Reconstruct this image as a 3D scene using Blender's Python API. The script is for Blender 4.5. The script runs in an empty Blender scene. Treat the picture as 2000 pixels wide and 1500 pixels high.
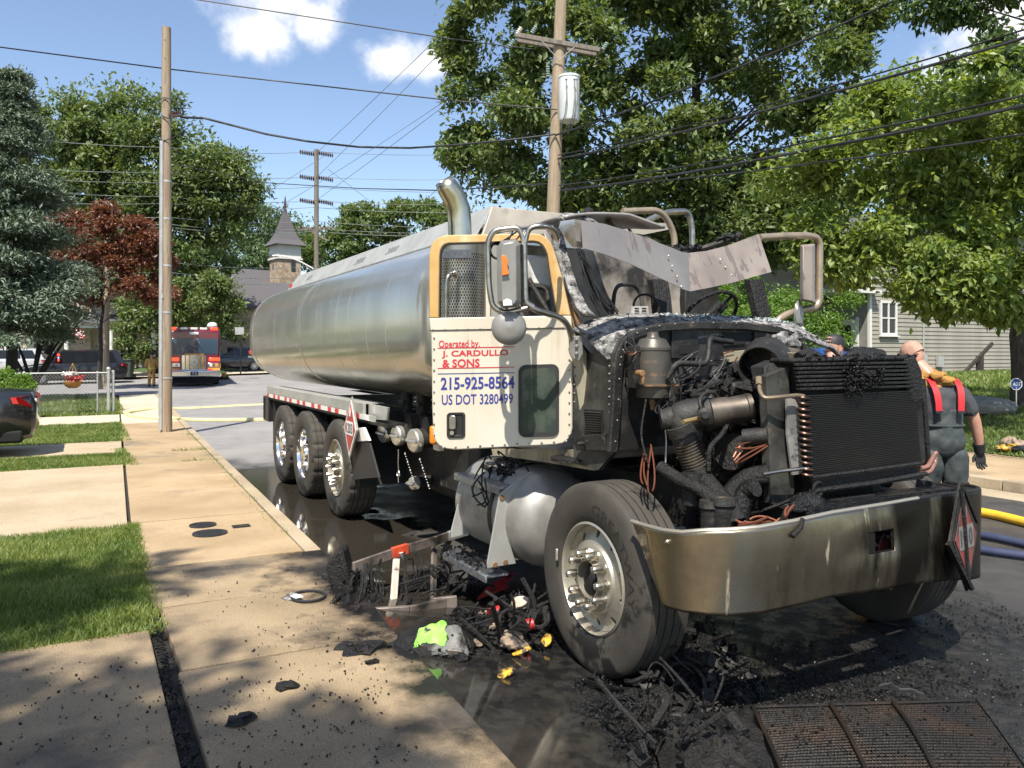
import bpy, math, random
import numpy as np
from mathutils import Vector, Matrix
R = math.radians
rng = np.random.default_rng(7)
random.seed(7)
scene = bpy.context.scene
COL = scene.collection

# ---------------------------------------------------------------- camera, sky, sun, exposure
FPX, CH, HZ = 1570.0, 1.78, 690.0
cd = bpy.data.cameras.new('camera'); cam = bpy.data.objects.new('camera', cd); COL.objects.link(cam)
cam.location = (0, 0, CH); cam.rotation_euler = (R(90), 0, 0)
cd.sensor_width = 36; cd.lens = FPX / 2000 * 36; cd.shift_y = -(750 - HZ) / 2000
cd.clip_start = .05; cd.clip_end = 1500
scene.camera = cam
SUN_EL = R(57); SUN_DIR = Vector((.17, 1.0)).normalized()
sd = bpy.data.lights.new('sun', 'SUN'); sd.energy = 4.6; sd.angle = R(.53); sd.color = (1, .94, .84)
sun = bpy.data.objects.new('sun', sd); COL.objects.link(sun)
ld = Vector((SUN_DIR.x * math.cos(SUN_EL), SUN_DIR.y * math.cos(SUN_EL), -math.sin(SUN_EL)))
sun.rotation_euler = ld.to_track_quat('-Z', 'Y').to_euler(); sun.location = (-6, -20, 40)
scene.view_settings.view_transform = 'Standard'; scene.view_settings.look = 'None'
scene.view_settings.exposure = .86; scene.view_settings.gamma = 1; scene.view_settings.use_curve_mapping = False
world = bpy.data.worlds.new('World'); scene.world = world; world.use_nodes = True
wt = world.node_tree; wt.nodes.clear()
def wn(t, **k):
    n = wt.nodes.new(t)
    for a, b in k.items(): setattr(n, a, b)
    return n
def wm(op, a, b=None, c=None):
    n = wn('ShaderNodeMath', operation=op)
    for i, s in enumerate((a, b, c)):
        if s is None: continue
        if isinstance(s, (int, float)): n.inputs[i].default_value = s
        else: wt.links.new(s, n.inputs[i])
    return n.outputs[0]
sky = wn('ShaderNodeTexSky', sky_type='NISHITA', sun_disc=False, sun_elevation=SUN_EL, sun_rotation=R(189.6), air_density=1.0, dust_density=.5, ozone_density=1.6)
tc = wn('ShaderNodeTexCoord')
nz = wn('ShaderNodeTexNoise'); nz.inputs['Scale'].default_value = 9; nz.inputs['Detail'].default_value = 9; nz.inputs['Roughness'].default_value = .58
wt.links.new(tc.outputs['Generated'], nz.inputs['Vector'])
nz2 = wn('ShaderNodeTexNoise'); nz2.inputs['Scale'].default_value = 26; nz2.inputs['Detail'].default_value = 6
wt.links.new(tc.outputs['Generated'], nz2.inputs['Vector'])
mask = None
def pdir(u, v): return Vector(((u - 1000) / FPX, 1, (HZ - v) / FPX)).normalized()
CLOUDS = [(pdir(540, -15), .078, .07), (pdir(515, 60), .056, .046), (pdir(605, 40), .038, .04), (pdir(772, 122), .046, .034), (pdir(835, 132), .05, .036), (pdir(1930, 130), .09, .05), (pdir(1985, 60), .10, .075),
          (Vector((-.9, .5, .45)).normalized(), .2, .08), (Vector((.9, -.3, .5)).normalized(), .25, .12), (Vector((-.5, -.9, .6)).normalized(), .22, .1), (Vector((.2, .5, .95)).normalized(), .2, .2), (Vector((-.8, -.5, .4)).normalized(), .24, .09)]
for c, a, b in CLOUDS:
    d = wn('ShaderNodeVectorMath', operation='SUBTRACT'); wt.links.new(tc.outputs['Generated'], d.inputs[0]); d.inputs[1].default_value = c
    s = wn('ShaderNodeVectorMath', operation='MULTIPLY'); wt.links.new(d.outputs[0], s.inputs[0]); s.inputs[1].default_value = (1 / a, 1 / a, 1 / b)
    l = wn('ShaderNodeVectorMath', operation='LENGTH'); wt.links.new(s.outputs[0], l.inputs[0])
    m = wm('SUBTRACT', 1.0, l.outputs['Value'])
    mask = m if mask is None else wm('MAXIMUM', mask, m)
nn = wm('MULTIPLY_ADD', nz.outputs['Fac'], 2.3, -1.22)
nn = wm('ADD', nn, wm('MULTIPLY_ADD', nz2.outputs['Fac'], .8, -.4))
mk = wm('ADD', mask, nn)
mr = wn('ShaderNodeMapRange', interpolation_type='SMOOTHSTEP'); mr.inputs['From Min'].default_value = -.1; mr.inputs['From Max'].default_value = .45
wt.links.new(mk, mr.inputs['Value'])
cr = wn('ShaderNodeValToRGB'); cr.color_ramp.elements[0].color = (4.4, 4.9, 5.9, 1); cr.color_ramp.elements[1].color = (6.6, 6.6, 6.7, 1)
cr.color_ramp.elements[0].position = .1; cr.color_ramp.elements[1].position = .6
wt.links.new(mk, cr.inputs['Fac'])
tint = wn('ShaderNodeMix', data_type='RGBA', blend_type='MULTIPLY'); tint.inputs['Factor'].default_value = 1
wt.links.new(sky.outputs[0], tint.inputs[6]); tint.inputs[7].default_value = (1.12, 1.08, 1.08, 1)
mx = wn('ShaderNodeMix', data_type='RGBA')
wt.links.new(mr.outputs[0], mx.inputs['Factor']); wt.links.new(tint.outputs[2], mx.inputs[6]); wt.links.new(cr.outputs[0], mx.inputs[7])
bg = wn('ShaderNodeBackground'); bg.inputs['Strength'].default_value = .1
wt.links.new(mx.outputs[2], bg.inputs['Color'])
wo = wn('ShaderNodeOutputWorld'); wt.links.new(bg.outputs[0], wo.inputs[0])

# ---------------------------------------------------------------- frames of reference
# street frame: x along the street (+ towards the viewer), y across it, origin under the front axle of the truck
SO = Vector((1.537, 4.953, 0)); SROT = math.atan2(-.8829, .4697)
SM = Matrix.Translation(SO) @ Matrix.Rotation(SROT, 4, 'Z'); SMI = SM.inverted()
def W(u, v, Y): return Vector(((u - 1000) / FPX * Y, Y, CH + (HZ - v) / FPX * Y))
def G(u, v, z=0.):
    Y = (CH - z) * FPX / (v - HZ); return Vector(((u - 1000) / FPX * Y, Y, z))
def T(u, v, x=None, y=None, z=None, Y=None):      # a point seen at (u, v) on a plane of the street frame
    if Y is not None: return SMI @ W(u, v, Y)
    if z is not None: return SMI @ G(u, v, z)
    d = SMI.to_3x3() @ Vector(((u - 1000) / FPX, 1, (HZ - v) / FPX)); o = SMI @ Vector((0, 0, CH))
    t = (x - o.x) / d.x if x is not None else (y - o.y) / d.y
    return o + d * t
def TP(u, v, P, n):
    d = SMI.to_3x3() @ Vector(((u - 1000) / FPX, 1, (HZ - v) / FPX)); o = SMI @ Vector((0, 0, CH))
    return o + d * ((P - o).dot(n) / d.dot(n))
GY = np.array([-400, 18, 40, 47, 50.5, 54, 65, 90, 150, 400]); GZ = np.array([0, 0, .15, .28, .45, .6, 1.0, 1.6, 3., 5.])
def gz(Y): return float(np.interp(Y, GY, GZ))
def S2W(x, y, z=0): return SM @ Vector((x, y, z))

# ---------------------------------------------------------------- helpers
def tag(o, label=None, cat=None, group=None, kind=None):
    if label: o['label'] = label
    if cat: o['category'] = cat
    if group: o['group'] = group
    if kind: o['kind'] = kind
    return o
def empty(name, loc=(0, 0, 0), rz=0, parent=None):
    o = bpy.data.objects.new(name, None); COL.objects.link(o); o.empty_display_size = .1
    o.location = loc; o.rotation_euler = (0, 0, rz)
    if parent: o.parent = parent
    return o
def thing(name, label, cat, loc=(0, 0, 0), rz=0, group=None): return tag(empty(name, loc, rz), label, cat, group)
def copy_tree(o, parent=None):
    c = o.copy(); COL.objects.link(c); c.parent = parent
    for ch in list(o.children): copy_tree(ch, c)
    return c
def V(*a): return Vector(a)
class MB:
    def __init__(s): s.v = []; s.f = []; s.m = []
    def add(s, vs, fs, mi=0):
        b = len(s.v); s.v += [tuple(p) for p in vs]
        for f in fs: s.f.append(tuple(i + b for i in f)); s.m.append(mi)
    def box(s, c, d, rot=None, mi=0):
        h = [x / 2 for x in d]
        P = [V(sx * h[0], sy * h[1], sz * h[2]) for sx in (-1, 1) for sy in (-1, 1) for sz in (-1, 1)]
        if rot is not None: P = [rot @ p for p in P]
        s.add([p + Vector(c) for p in P], [(0, 1, 3, 2), (4, 6, 7, 5), (0, 4, 5, 1), (2, 3, 7, 6), (0, 2, 6, 4), (1, 5, 7, 3)], mi)
    def bar(s, a, b, w, h, up=(0, 0, 1), mi=0):
        a = Vector(a); b = Vector(b); d = (b - a); L = d.length; d.normalize()
        y = Vector(up).cross(d)
        if y.length < 1e-4: y = V(1, 0, 0).cross(d)
        y.normalize(); z = d.cross(y); m = Matrix((d, y, z)).transposed()
        s.box((a + b) / 2, (L, w, h), m, mi)
    def ring(s, c, ax, r, n, ref=None):
        ax = Vector(ax).normalized(); r2 = r if isinstance(r, tuple) else (r, r)
        u = (Vector(ref) if ref is not None else (V(0, 0, 1) if abs(ax.z) < .9 else V(1, 0, 0)))
        u = (u - ax * u.dot(ax)).normalized(); w = ax.cross(u)
        return [Vector(c) + u * math.cos(t) * r2[0] + w * math.sin(t) * r2[1] for t in [2 * math.pi * i / n for i in range(n)]]
    def loft(s, rings, cap=True, mi=0, close=True):
        n = len(rings[0]); b = len(s.v)
        for r in rings: s.v += [tuple(p) for p in r]
        for i in range(len(rings) - 1):
            for j in range(n if close else n - 1):
                k = (j + 1) % n
                s.f.append((b + i * n + j, b + i * n + k, b + (i + 1) * n + k, b + (i + 1) * n + j)); s.m.append(mi)
        if cap:
            s.f.append(tuple(b + j for j in reversed(range(n)))); s.m.append(mi)
            q = b + (len(rings) - 1) * n
            s.f.append(tuple(q + j for j in range(n))); s.m.append(mi)
    def cyl(s, a, b, r0, r1=None, n=16, cap=True, mi=0):
        a = Vector(a); b = Vector(b); r1 = r0 if r1 is None else r1
        s.loft([s.ring(a, b - a, r0, n), s.ring(b, b - a, r1, n)], cap, mi)
    def tube(s, pts, r, n=8, mi=0, cap=True):
        pts = [Vector(p) for p in pts]; rings = []; ref = None
        for i, p in enumerate(pts):
            d = pts[min(i + 1, len(pts) - 1)] - pts[max(i - 1, 0)]
            if d.length < 1e-7: d = V(0, 0, 1)
            d.normalize()
            if ref is None: ref = V(0, 0, 1) if abs(d.z) < .9 else V(1, 0, 0)
            ref = (ref - d * ref.dot(d))
            if ref.length < 1e-5: ref = d.orthogonal()
            ref.normalize()
            rr = r[i] if isinstance(r, (list, tuple)) else r
            rings.append(s.ring(p, d, rr, n, ref))
        s.loft(rings, cap, mi)
    def lathe(s, prof, c, ax, n=32, mi=0, closed=False, mod=None):
        ax = Vector(ax).normalized(); rings = []
        for k, (r, h) in enumerate(prof): rings.append(s.ring(Vector(c) + ax * h, ax, max(r, 1e-4), n))
        if mod: rings = [mod(k, rg) for k, rg in enumerate(rings)]
        if closed: rings.append(rings[0])
        s.loft(rings, False, mi)
    def ball(s, c, r, nu=14, nv=9, mi=0, rot=None, noise=0):
        r = r if isinstance(r, (tuple, list)) else (r, r, r); c = Vector(c); rings = []
        for i in range(1, nv):
            t = math.pi * i / nv; rg = []
            for j in range(nu):
                q = 2 * math.pi * j / nu; k = 1 + random.uniform(-noise, noise)
                p = V(r[0] * math.sin(t) * math.cos(q) * k, r[1] * math.sin(t) * math.sin(q) * k, -r[2] * math.cos(t) * k)
                rg.append(c + (rot @ p if rot is not None else p))
            rings.append(rg)
        s.loft(rings, True, mi)
    def prism(s, poly, ext, mi=0):
        poly = [Vector(p) for p in poly]; ext = Vector(ext); n = len(poly)
        s.add(poly + [p + ext for p in poly], [tuple(range(n)), tuple(range(2 * n - 1, n - 1, -1))] + [(i, n + i, n + (i + 1) % n, (i + 1) % n) for i in range(n)], mi)
    def strip(s, A, B, ext, mi=0):      # band between two polylines, thickened by ext
        n = len(A); A = [Vector(p) for p in A]; B = [Vector(p) for p in B]; e = Vector(ext)
        s.loft([[A[i], B[i], B[i] + e, A[i] + e] for i in range(n)], True, mi)
    def grid(s, fn, nu, nv, mi=0):
        b = len(s.v)
        for i in range(nu + 1):
            for j in range(nv + 1): s.v.append(tuple(fn(i / nu, j / nv)))
        for i in range(nu):
            for j in range(nv):
                a = b + i * (nv + 1) + j; s.f.append((a, a + nv + 1, a + nv + 2, a + 1)); s.m.append(mi)
    def obj(s, name, mats, parent=None, smooth=38, bevel=0, solid=0, loc=None, rz=0, subsurf=0, fix=True):
        me = bpy.data.meshes.new(name); me.from_pydata(s.v, [], s.f)
        mats = mats if isinstance(mats, (list, tuple)) else [mats]
        for m in mats: me.materials.append(m)
        if len(mats) > 1: me.polygons.foreach_set('material_index', s.m)
        if fix:
            import bmesh
            bm = bmesh.new(); bm.from_mesh(me); bmesh.ops.recalc_face_normals(bm, faces=bm.faces); bm.to_mesh(me); bm.free()
        if smooth:
            me.polygons.foreach_set('use_smooth', [True] * len(me.polygons)); me.set_sharp_from_angle(angle=R(smooth))
        me.update()
        o = bpy.data.objects.new(name, me); COL.objects.link(o)
        if parent: o.parent = parent
        if name == 'rivets': o['kind'] = 'stuff'
        if loc is not None: o.location = loc
        o.rotation_euler = (0, 0, rz)
        if solid:
            q = o.modifiers.new('solid', 'SOLIDIFY'); q.thickness = solid; q.offset = 0
        if bevel:
            q = o.modifiers.new('bevel', 'BEVEL'); q.width = bevel; q.segments = 2; q.limit_method = 'ANGLE'; q.angle_limit = R(40)
        if subsurf:
            q = o.modifiers.new('sub', 'SUBSURF'); q.levels = q.render_levels = subsurf
        return o
def link_copy(o, parent, loc=None, rz=None):
    c = o.copy(); COL.objects.link(c); c.parent = parent
    if loc is not None: c.location = loc
    if rz is not None: c.rotation_euler = (0, 0, rz)
    return c
def street(o): o.matrix_world = SM; return o
def tri_mesh(name, verts, tris, mat, parent=None, smooth=False):
    me = bpy.data.meshes.new(name); nv, nt = len(verts), len(tris)
    me.vertices.add(nv); me.vertices.foreach_set('co', np.asarray(verts, dtype=np.float32).ravel())
    me.loops.add(nt * 3); me.loops.foreach_set('vertex_index', np.asarray(tris, dtype=np.int32).ravel())
    me.polygons.add(nt); me.polygons.foreach_set('loop_start', np.arange(0, nt * 3, 3, dtype=np.int32))
    me.polygons.foreach_set('use_smooth', np.full(nt, bool(smooth)))
    me.materials.append(mat); me.update(calc_edges=True); me.validate()
    o = bpy.data.objects.new(name, me); COL.objects.link(o)
    if parent: o.parent = parent
    return o
def bez(a, b, c, n=8):
    a, b, c = Vector(a), Vector(b), Vector(c)
    return [a * (1 - t) ** 2 + b * 2 * t * (1 - t) + c * t * t for t in [i / n for i in range(n + 1)]]
def arcs(pts, rad=.06, k=4):      # round the corners of a polyline
    pts = [Vector(p) for p in pts]; out = [pts[0]]
    for i in range(1, len(pts) - 1):
        a, b, c = pts[i - 1], pts[i], pts[i + 1]
        r = min(rad, (a - b).length * .45, (c - b).length * .45)
        out += bez(b + (a - b).normalized() * r, b, b + (c - b).normalized() * r, k)
    return out + [pts[-1]]
def cat(a, b, sag=0, n=16):
    a, b = Vector(a), Vector(b)
    return [a.lerp(b, t) - V(0, 0, sag * 4 * t * (1 - t)) for t in [i / n for i in range(n + 1)]]
_txt = {}
def text_geo(s, bold=0., res=3):
    cu = bpy.data.curves.new('t', 'FONT'); cu.body = s; cu.size = 1; cu.offset = bold; cu.resolution_u = res; cu.extrude = .0
    o = bpy.data.objects.new('t', cu); COL.objects.link(o)
    bpy.context.view_layer.update()
    me = bpy.data.meshes.new_from_object(o.evaluated_get(bpy.context.evaluated_depsgraph_get()))
    vs = np.array([v.co[:2] for v in me.vertices]); fs = [tuple(p.vertices) for p in me.polygons]
    bpy.data.objects.remove(o); bpy.data.curves.remove(cu); bpy.data.meshes.remove(me)
    vs = (vs - vs.min(0)) / (vs.max(0) - vs.min(0))
    return vs, fs
def text_on(name, s, fn, mat, parent, bold=0.):   # fn maps (0..1, 0..1) of the text's box to a point
    vs, fs = text_geo(s, bold); mb = MB(); mb.add([fn(float(a), float(b)) for a, b in vs], fs)
    return mb.obj(name, mat, parent, smooth=0, fix=False)
# ---------------------------------------------------------------- materials
def mat(name, col, rough=.6, metal=0., col2=None, sc=3., lo=.4, hi=.62, dirt=None, bump=0., bsc=40., stretch=(1, 1, 1), grad=0., rough2=None, spec=.5, coat=0., emit=None, estr=1., dirt2=None, alpha=None):
    m = bpy.data.materials.new(name); m.use_nodes = True; t = m.node_tree; b = t.nodes['Principled BSDF']
    b.inputs['Roughness'].default_value = rough; b.inputs['Metallic'].default_value = metal; b.inputs['Specular IOR Level'].default_value = spec
    if coat: b.inputs['Coat Weight'].default_value = coat; b.inputs['Coat Roughness'].default_value = .06
    c4 = lambda c: (*c, 1)
    b.inputs['Base Color'].default_value = c4(col)
    if emit: b.inputs['Emission Color'].default_value = c4(emit); b.inputs['Emission Strength'].default_value = estr
    if col2 is None and dirt is None and not bump: return m
    tc = t.nodes.new('ShaderNodeTexCoord')
    def noise(scale, st=(1, 1, 1), det=7, ro=.6):
        mp = t.nodes.new('ShaderNodeMapping'); mp.inputs['Scale'].default_value = st; t.links.new(tc.outputs['Object'], mp.inputs[0])
        n = t.nodes.new('ShaderNodeTexNoise'); n.inputs['Scale'].default_value = scale; n.inputs['Detail'].default_value = det; n.inputs['Roughness'].default_value = ro
        t.links.new(mp.outputs[0], n.inputs['Vector']); return n.outputs['Fac']
    def ramp(x, a, bb):
        r = t.nodes.new('ShaderNodeMapRange'); r.inputs['From Min'].default_value = a; r.inputs['From Max'].default_value = bb; t.links.new(x, r.inputs['Value']); return r.outputs[0]
    def mixc(f, a, bb):
        n = t.nodes.new('ShaderNodeMix'); n.data_type = 'RGBA'; t.links.new(f, n.inputs['Factor'])
        for i, s in ((6, a), (7, bb)):
            if isinstance(s, tuple): n.inputs[i].default_value = c4(s)
            else: t.links.new(s, n.inputs[i])
        return n.outputs[2]
    cur = col; rr = None
    if col2 is not None:
        f = ramp(noise(sc, stretch), lo, hi); cur = mixc(f, col, col2)
        if rough2 is not None:
            r = t.nodes.new('ShaderNodeMapRange'); r.inputs['To Min'].default_value = rough; r.inputs['To Max'].default_value = rough2; t.links.new(f, r.inputs['Value']); rr = r.outputs[0]
    for dd in (dirt, dirt2):
        if dd is None: continue
        dc, ds, dl, dh, dst, dr = dd
        x = noise(ds, dst)
        if grad and dd is dirt:
            sp = t.nodes.new('ShaderNodeSeparateXYZ'); t.links.new(tc.outputs['Object'], sp.inputs[0]); q = t.nodes.new('ShaderNodeMath'); q.operation = 'MULTIPLY_ADD'; t.links.new(sp.outputs['Y'], q.inputs[0]); q.inputs[1].default_value = grad; t.links.new(x, q.inputs[2]); x = q.outputs[0]
        f = ramp(x, dl, dh); cur = mixc(f, cur, dc)
        n = t.nodes.new('ShaderNodeMix'); t.links.new(f, n.inputs['Factor'])
        if rr is None: n.inputs[2].default_value = rough
        else: t.links.new(rr, n.inputs[2])
        n.inputs[3].default_value = dr; rr = n.outputs[0]
        if metal > 0:
            q = t.nodes.new('ShaderNodeMapRange'); q.inputs['To Min'].default_value = metal; q.inputs['To Max'].default_value = 0; t.links.new(f, q.inputs['Value']); t.links.new(q.outputs[0], b.inputs['Metallic'])
    if not isinstance(cur, tuple): t.links.new(cur, b.inputs['Base Color'])
    if rr is not None: t.links.new(rr, b.inputs['Roughness'])
    if bump:
        bp = t.nodes.new('ShaderNodeBump'); bp.inputs['Strength'].default_value = bump; bp.inputs['Distance'].default_value = .02
        t.links.new(noise(bsc, stretch, 5), bp.inputs['Height']); t.links.new(bp.outputs[0], b.inputs['Normal'])
    return m
def leafmat(name, c1, c2, tr=.35, rough=.45, patch=0.):
    m = bpy.data.materials.new(name); m.use_nodes = True; t = m.node_tree; b = t.nodes['Principled BSDF']
    g = t.nodes.new('ShaderNodeNewGeometry'); n = t.nodes.new('ShaderNodeMix'); n.data_type = 'RGBA'
    n.inputs[6].default_value = (*c1, 1); n.inputs[7].default_value = (*c2, 1)
    if patch:
        tc = t.nodes.new('ShaderNodeTexCoord'); nz = t.nodes.new('ShaderNodeTexNoise'); nz.inputs['Scale'].default_value = patch; nz.inputs['Detail'].default_value = 4; t.links.new(tc.outputs['Object'], nz.inputs['Vector'])
        r = t.nodes.new('ShaderNodeMapRange'); r.inputs['From Min'].default_value = .3; r.inputs['From Max'].default_value = .7; r.inputs['To Min'].default_value = -.35; r.inputs['To Max'].default_value = .65; t.links.new(nz.outputs['Fac'], r.inputs['Value'])
        q = t.nodes.new('ShaderNodeMath'); q.operation = 'MULTIPLY_ADD'; q.use_clamp = True; t.links.new(g.outputs['Random Per Island'], q.inputs[0]); q.inputs[1].default_value = .75; t.links.new(r.outputs[0], q.inputs[2]); t.links.new(q.outputs[0], n.inputs['Factor'])
    else: t.links.new(g.outputs['Random Per Island'], n.inputs['Factor'])
    b.inputs['Roughness'].default_value = rough; t.links.new(n.outputs[2], b.inputs['Base Color'])
    tl = t.nodes.new('ShaderNodeBsdfTranslucent'); ml = t.nodes.new('ShaderNodeMix'); ml.data_type = 'RGBA'; ml.blend_type = 'MULTIPLY'; ml.inputs['Factor'].default_value = 1
    t.links.new(n.outputs[2], ml.inputs[6]); ml.inputs[7].default_value = (1.5, 1.4, .6, 1); t.links.new(ml.outputs[2], tl.inputs[0])
    ms = t.nodes.new('ShaderNodeMixShader'); ms.inputs[0].default_value = tr
    t.links.new(b.outputs[0], ms.inputs[1]); t.links.new(tl.outputs[0], ms.inputs[2]); t.links.new(ms.outputs[0], t.nodes['Material Output'].inputs[0])
    return m
BLK = (.012, .012, .012); SOOT = (.02, .018, .016)
m_char = mat('char', (.009, .0085, .008), .42, 0, (.022, .020, .018), 9, .45, .75, bump=.9, bsc=55, rough2=.7, spec=.35)
m_charw = mat('char_wet', (.007, .007, .007), .2, 0, (.02, .019, .018), 14, .5, .8, bump=1., bsc=70, rough2=.5, spec=.4)
m_charm = mat('char_metal', (.036, .034, .030), .58, .25, (.010, .0095, .009), 5, .35, .62, dirt=((.13, .095, .065), 11, .62, .74, (1, 1, 1), .7), bump=.35, bsc=45)
m_charp = mat('charred_panel', (.085, .083, .07), .55, .15, (.014, .013, .012), 3.2, .34, .58, dirt=((.20, .16, .11), 6, .62, .74, (1, 1, .5), .65), bump=.15, bsc=40)
m_ash = mat('ash', (.36, .35, .34), .85, 0, (.03, .028, .026), 16, .38, .62, dirt=((.52, .51, .50), 28, .58, .7, (1, 1, 1), .9), bump=1., bsc=60)
m_rubber = mat('tyre_rubber', (.040, .036, .030), .72, 0, (.066, .057, .045), 4, .4, .7, dirt=((.012, .011, .010), 3.5, .56, .62, (1, 1, 1), .5), bump=.15, bsc=90)
m_tread = mat('tread_rubber', (.028, .027, .026), .68, 0, (.05, .048, .045), 7, .4, .7, bump=.3, bsc=120)
m_rubk = mat('black_rubber', (.018, .018, .018), .6, bump=.1, bsc=60)
m_rim = mat('rim_metal', (.46, .43, .36), .42, .75, (.48, .43, .34), 6, .42, .7, dirt=((.16, .13, .10), 8, .63, .74, (1, 1, 1), .6), bump=.05, bsc=40, rough2=.45)
m_rimb = mat('rim_bright', (.86, .84, .80), .13, 1., (.62, .58, .5), 5, .5, .75, rough2=.3)
m_nut = mat('nut_chrome', (.58, .55, .48), .3, 1., (.4, .36, .28), 30, .5, .7, rough2=.45)
m_holek = mat('hole_black', (.006, .006, .006), .8)
m_tank = mat('tank_aluminium', (.46, .46, .425), .18, .72, (.41, .41, .38), 1.5, .4, .66, dirt=((.42, .41, .37), 3.2, .60, .85, (2.2, 1, .10), .38), bump=.03, bsc=2.0, stretch=(1.6, 1, .25), rough2=.24)
m_alu = mat('painted_aluminium', (.42, .42, .395), .45, .25, (.35, .35, .32), 3, .4, .6)
m_alus = mat('sooty_aluminium', (.42, .38, .31), .5, .2, (.33, .29, .24), 2.6, .4, .62, dirt=((.05, .045, .04), 3.1, .60, .75, (1, 1, 1), .7))
m_tankf = mat('fuel_tank_metal', (.38, .37, .34), .50, .5, (.26, .25, .23), 3, .4, .65, dirt=((.05, .046, .04), 2.4, .56, .74, (1, 1, 1), .6))
m_rivet = mat('sooty_rivet', (.16, .15, .14), .5, .3)
m_alub = mat('bright_aluminium', (.62, .61, .57), .34, .75, (.5, .48, .43), 7, .4, .65, bump=.03, bsc=30)
m_tread_pl = mat('tread_plate', (.55, .56, .56), .3, .9, (.3, .3, .3), 60, .45, .6, bump=.6, bsc=90)
m_bump = mat('scorched_bumper', (.37, .32, .235), .27, 1., (.20, .165, .115), 3.1, .42, .66, dirt=((.030, .026, .020), 2.3, .42, .58, (1, 1.2, .30), .5), dirt2=((.34, .30, .22), 7, .64, .70, (1, 1.4, .22), .45), bump=.04, bsc=7, rough2=.42, grad=.20)
m_door = mat('door_cream', (.56, .52, .43), .45, 0, (.52, .465, .365), 2.2, .42, .68, dirt=((.30, .23, .15), 3.0, .60, .82, (2.5, 2.5, .22), .6), dirt2=((.10, .085, .07), 5, .68, .80, (1.6, 1.6, .5), .7), coat=.15)
m_doory = mat('door_scorched_yellow', (.55, .345, .13), .5, 0, (.47, .28, .09), 4, .4, .65, dirt=((.66, .55, .34), 2.2, .56, .7, (1, 1, .6), .5))
m_red = mat('letter_red', (.50, .02, .035), .5); m_blue = mat('letter_blue', (.025, .035, .22), .5); m_dk = mat('letter_dark', (.06, .06, .07), .5)
m_glassd = mat('dark_glass', (.03, .042, .038), .07, 0, (.05, .062, .05), 9, .45, .6, rough2=.22)
m_visor = mat('burnt_visor', (.40, .33, .27), .36, .35, (.28, .23, .19), 2.6, .4, .62, dirt=((.16, .13, .115), 7.5, .575, .60, (1, 1.4, .5), .42), bump=.03, bsc=15)
m_visorg = mat('burnt_visor_grey', (.27, .25, .225), .34, .4, (.22, .205, .19), 3, .4, .62, dirt=((.12, .10, .09), 7, .60, .66, (1, 2.2, .5), .42), bump=.03, bsc=15)
m_cab = mat('burnt_cab', (.34, .32, .30), .45, .2, (.20, .185, .17), 3, .4, .62, dirt=((.03, .028, .025), 4, .58, .7, (1, 1, 1), .6), bump=.06, bsc=20)
m_cabin = mat('smoked_interior', (.36, .32, .27), .6, 0, (.022, .02, .018), 2.0, .40, .62, dirt=((.34, .28, .18), 3.6, .60, .76, (1, 1, 1), .7), bump=.1, bsc=20)
m_rust = mat('scorched_orange', (.22, .115, .045), .6, 0, (.10, .06, .03), 6, .4, .65, dirt=((.03, .026, .022), 7, .55, .65, (1, 1, .4), .7))
m_scuff = mat('stained_panel', (.36, .33, .24), .5, 0, (.24, .20, .12), 3, .4, .65, dirt=((.05, .043, .034), 3.4, .55, .7, (1, 1, .5), .6), dirt2=((.10, .16, .08), 8, .68, .74, (1, 1, 1), .6))
m_chrome = mat('chrome_tube', (.46, .43, .38), .28, 1., (.26, .24, .21), 12, .45, .65, rough2=.42)
m_chrt = mat('scorched_tube', (.42, .33, .23), .4, .6, (.30, .25, .19), 8, .4, .65)
m_stack = mat('stack_steel', (.56, .53, .44), .24, 1., (.50, .42, .24), 2.2, .45, .66, rough2=.34)
m_mirr = mat('mirror_shell', (.27, .265, .245), .42, .3, (.20, .195, .18), 4, .4, .65, dirt=((.06, .055, .05), 5, .6, .7, (1, 1, .5), .6))
m_orange = mat('amber', (.62, .17, .02), .4); m_amberl = mat('amber_lens', (.75, .24, .02), .2)
m_copper = mat('copper_wire', (.21, .075, .042), .45, .5, (.2, .07, .04), 20, .4, .6)
m_cu = mat('copper_coil', (.10, .055, .038), .4, .7, (.03, .025, .02), 14, .42, .6)
m_plred = mat('placard_red', (.42, .04, .04), .5, 0, (.34, .05, .05), 5); m_white = mat('white_paint', (.75, .74, .71), .5); m_plredb = mat('burnt_placard', (.22, .05, .045), .5, 0, (.06, .04, .035), 12, .42, .6)
m_blackp = mat('black_paint', (.015, .015, .016), .4); m_refl_r = mat('reflector_red', (.55, .04, .04), .4); m_refl_w = mat('reflector_white', (.72, .72, .70), .4)
m_perf = mat('shield_steel', (.44, .42, .37), .35, .9, (.34, .31, .25), 6, .4, .65)
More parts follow.
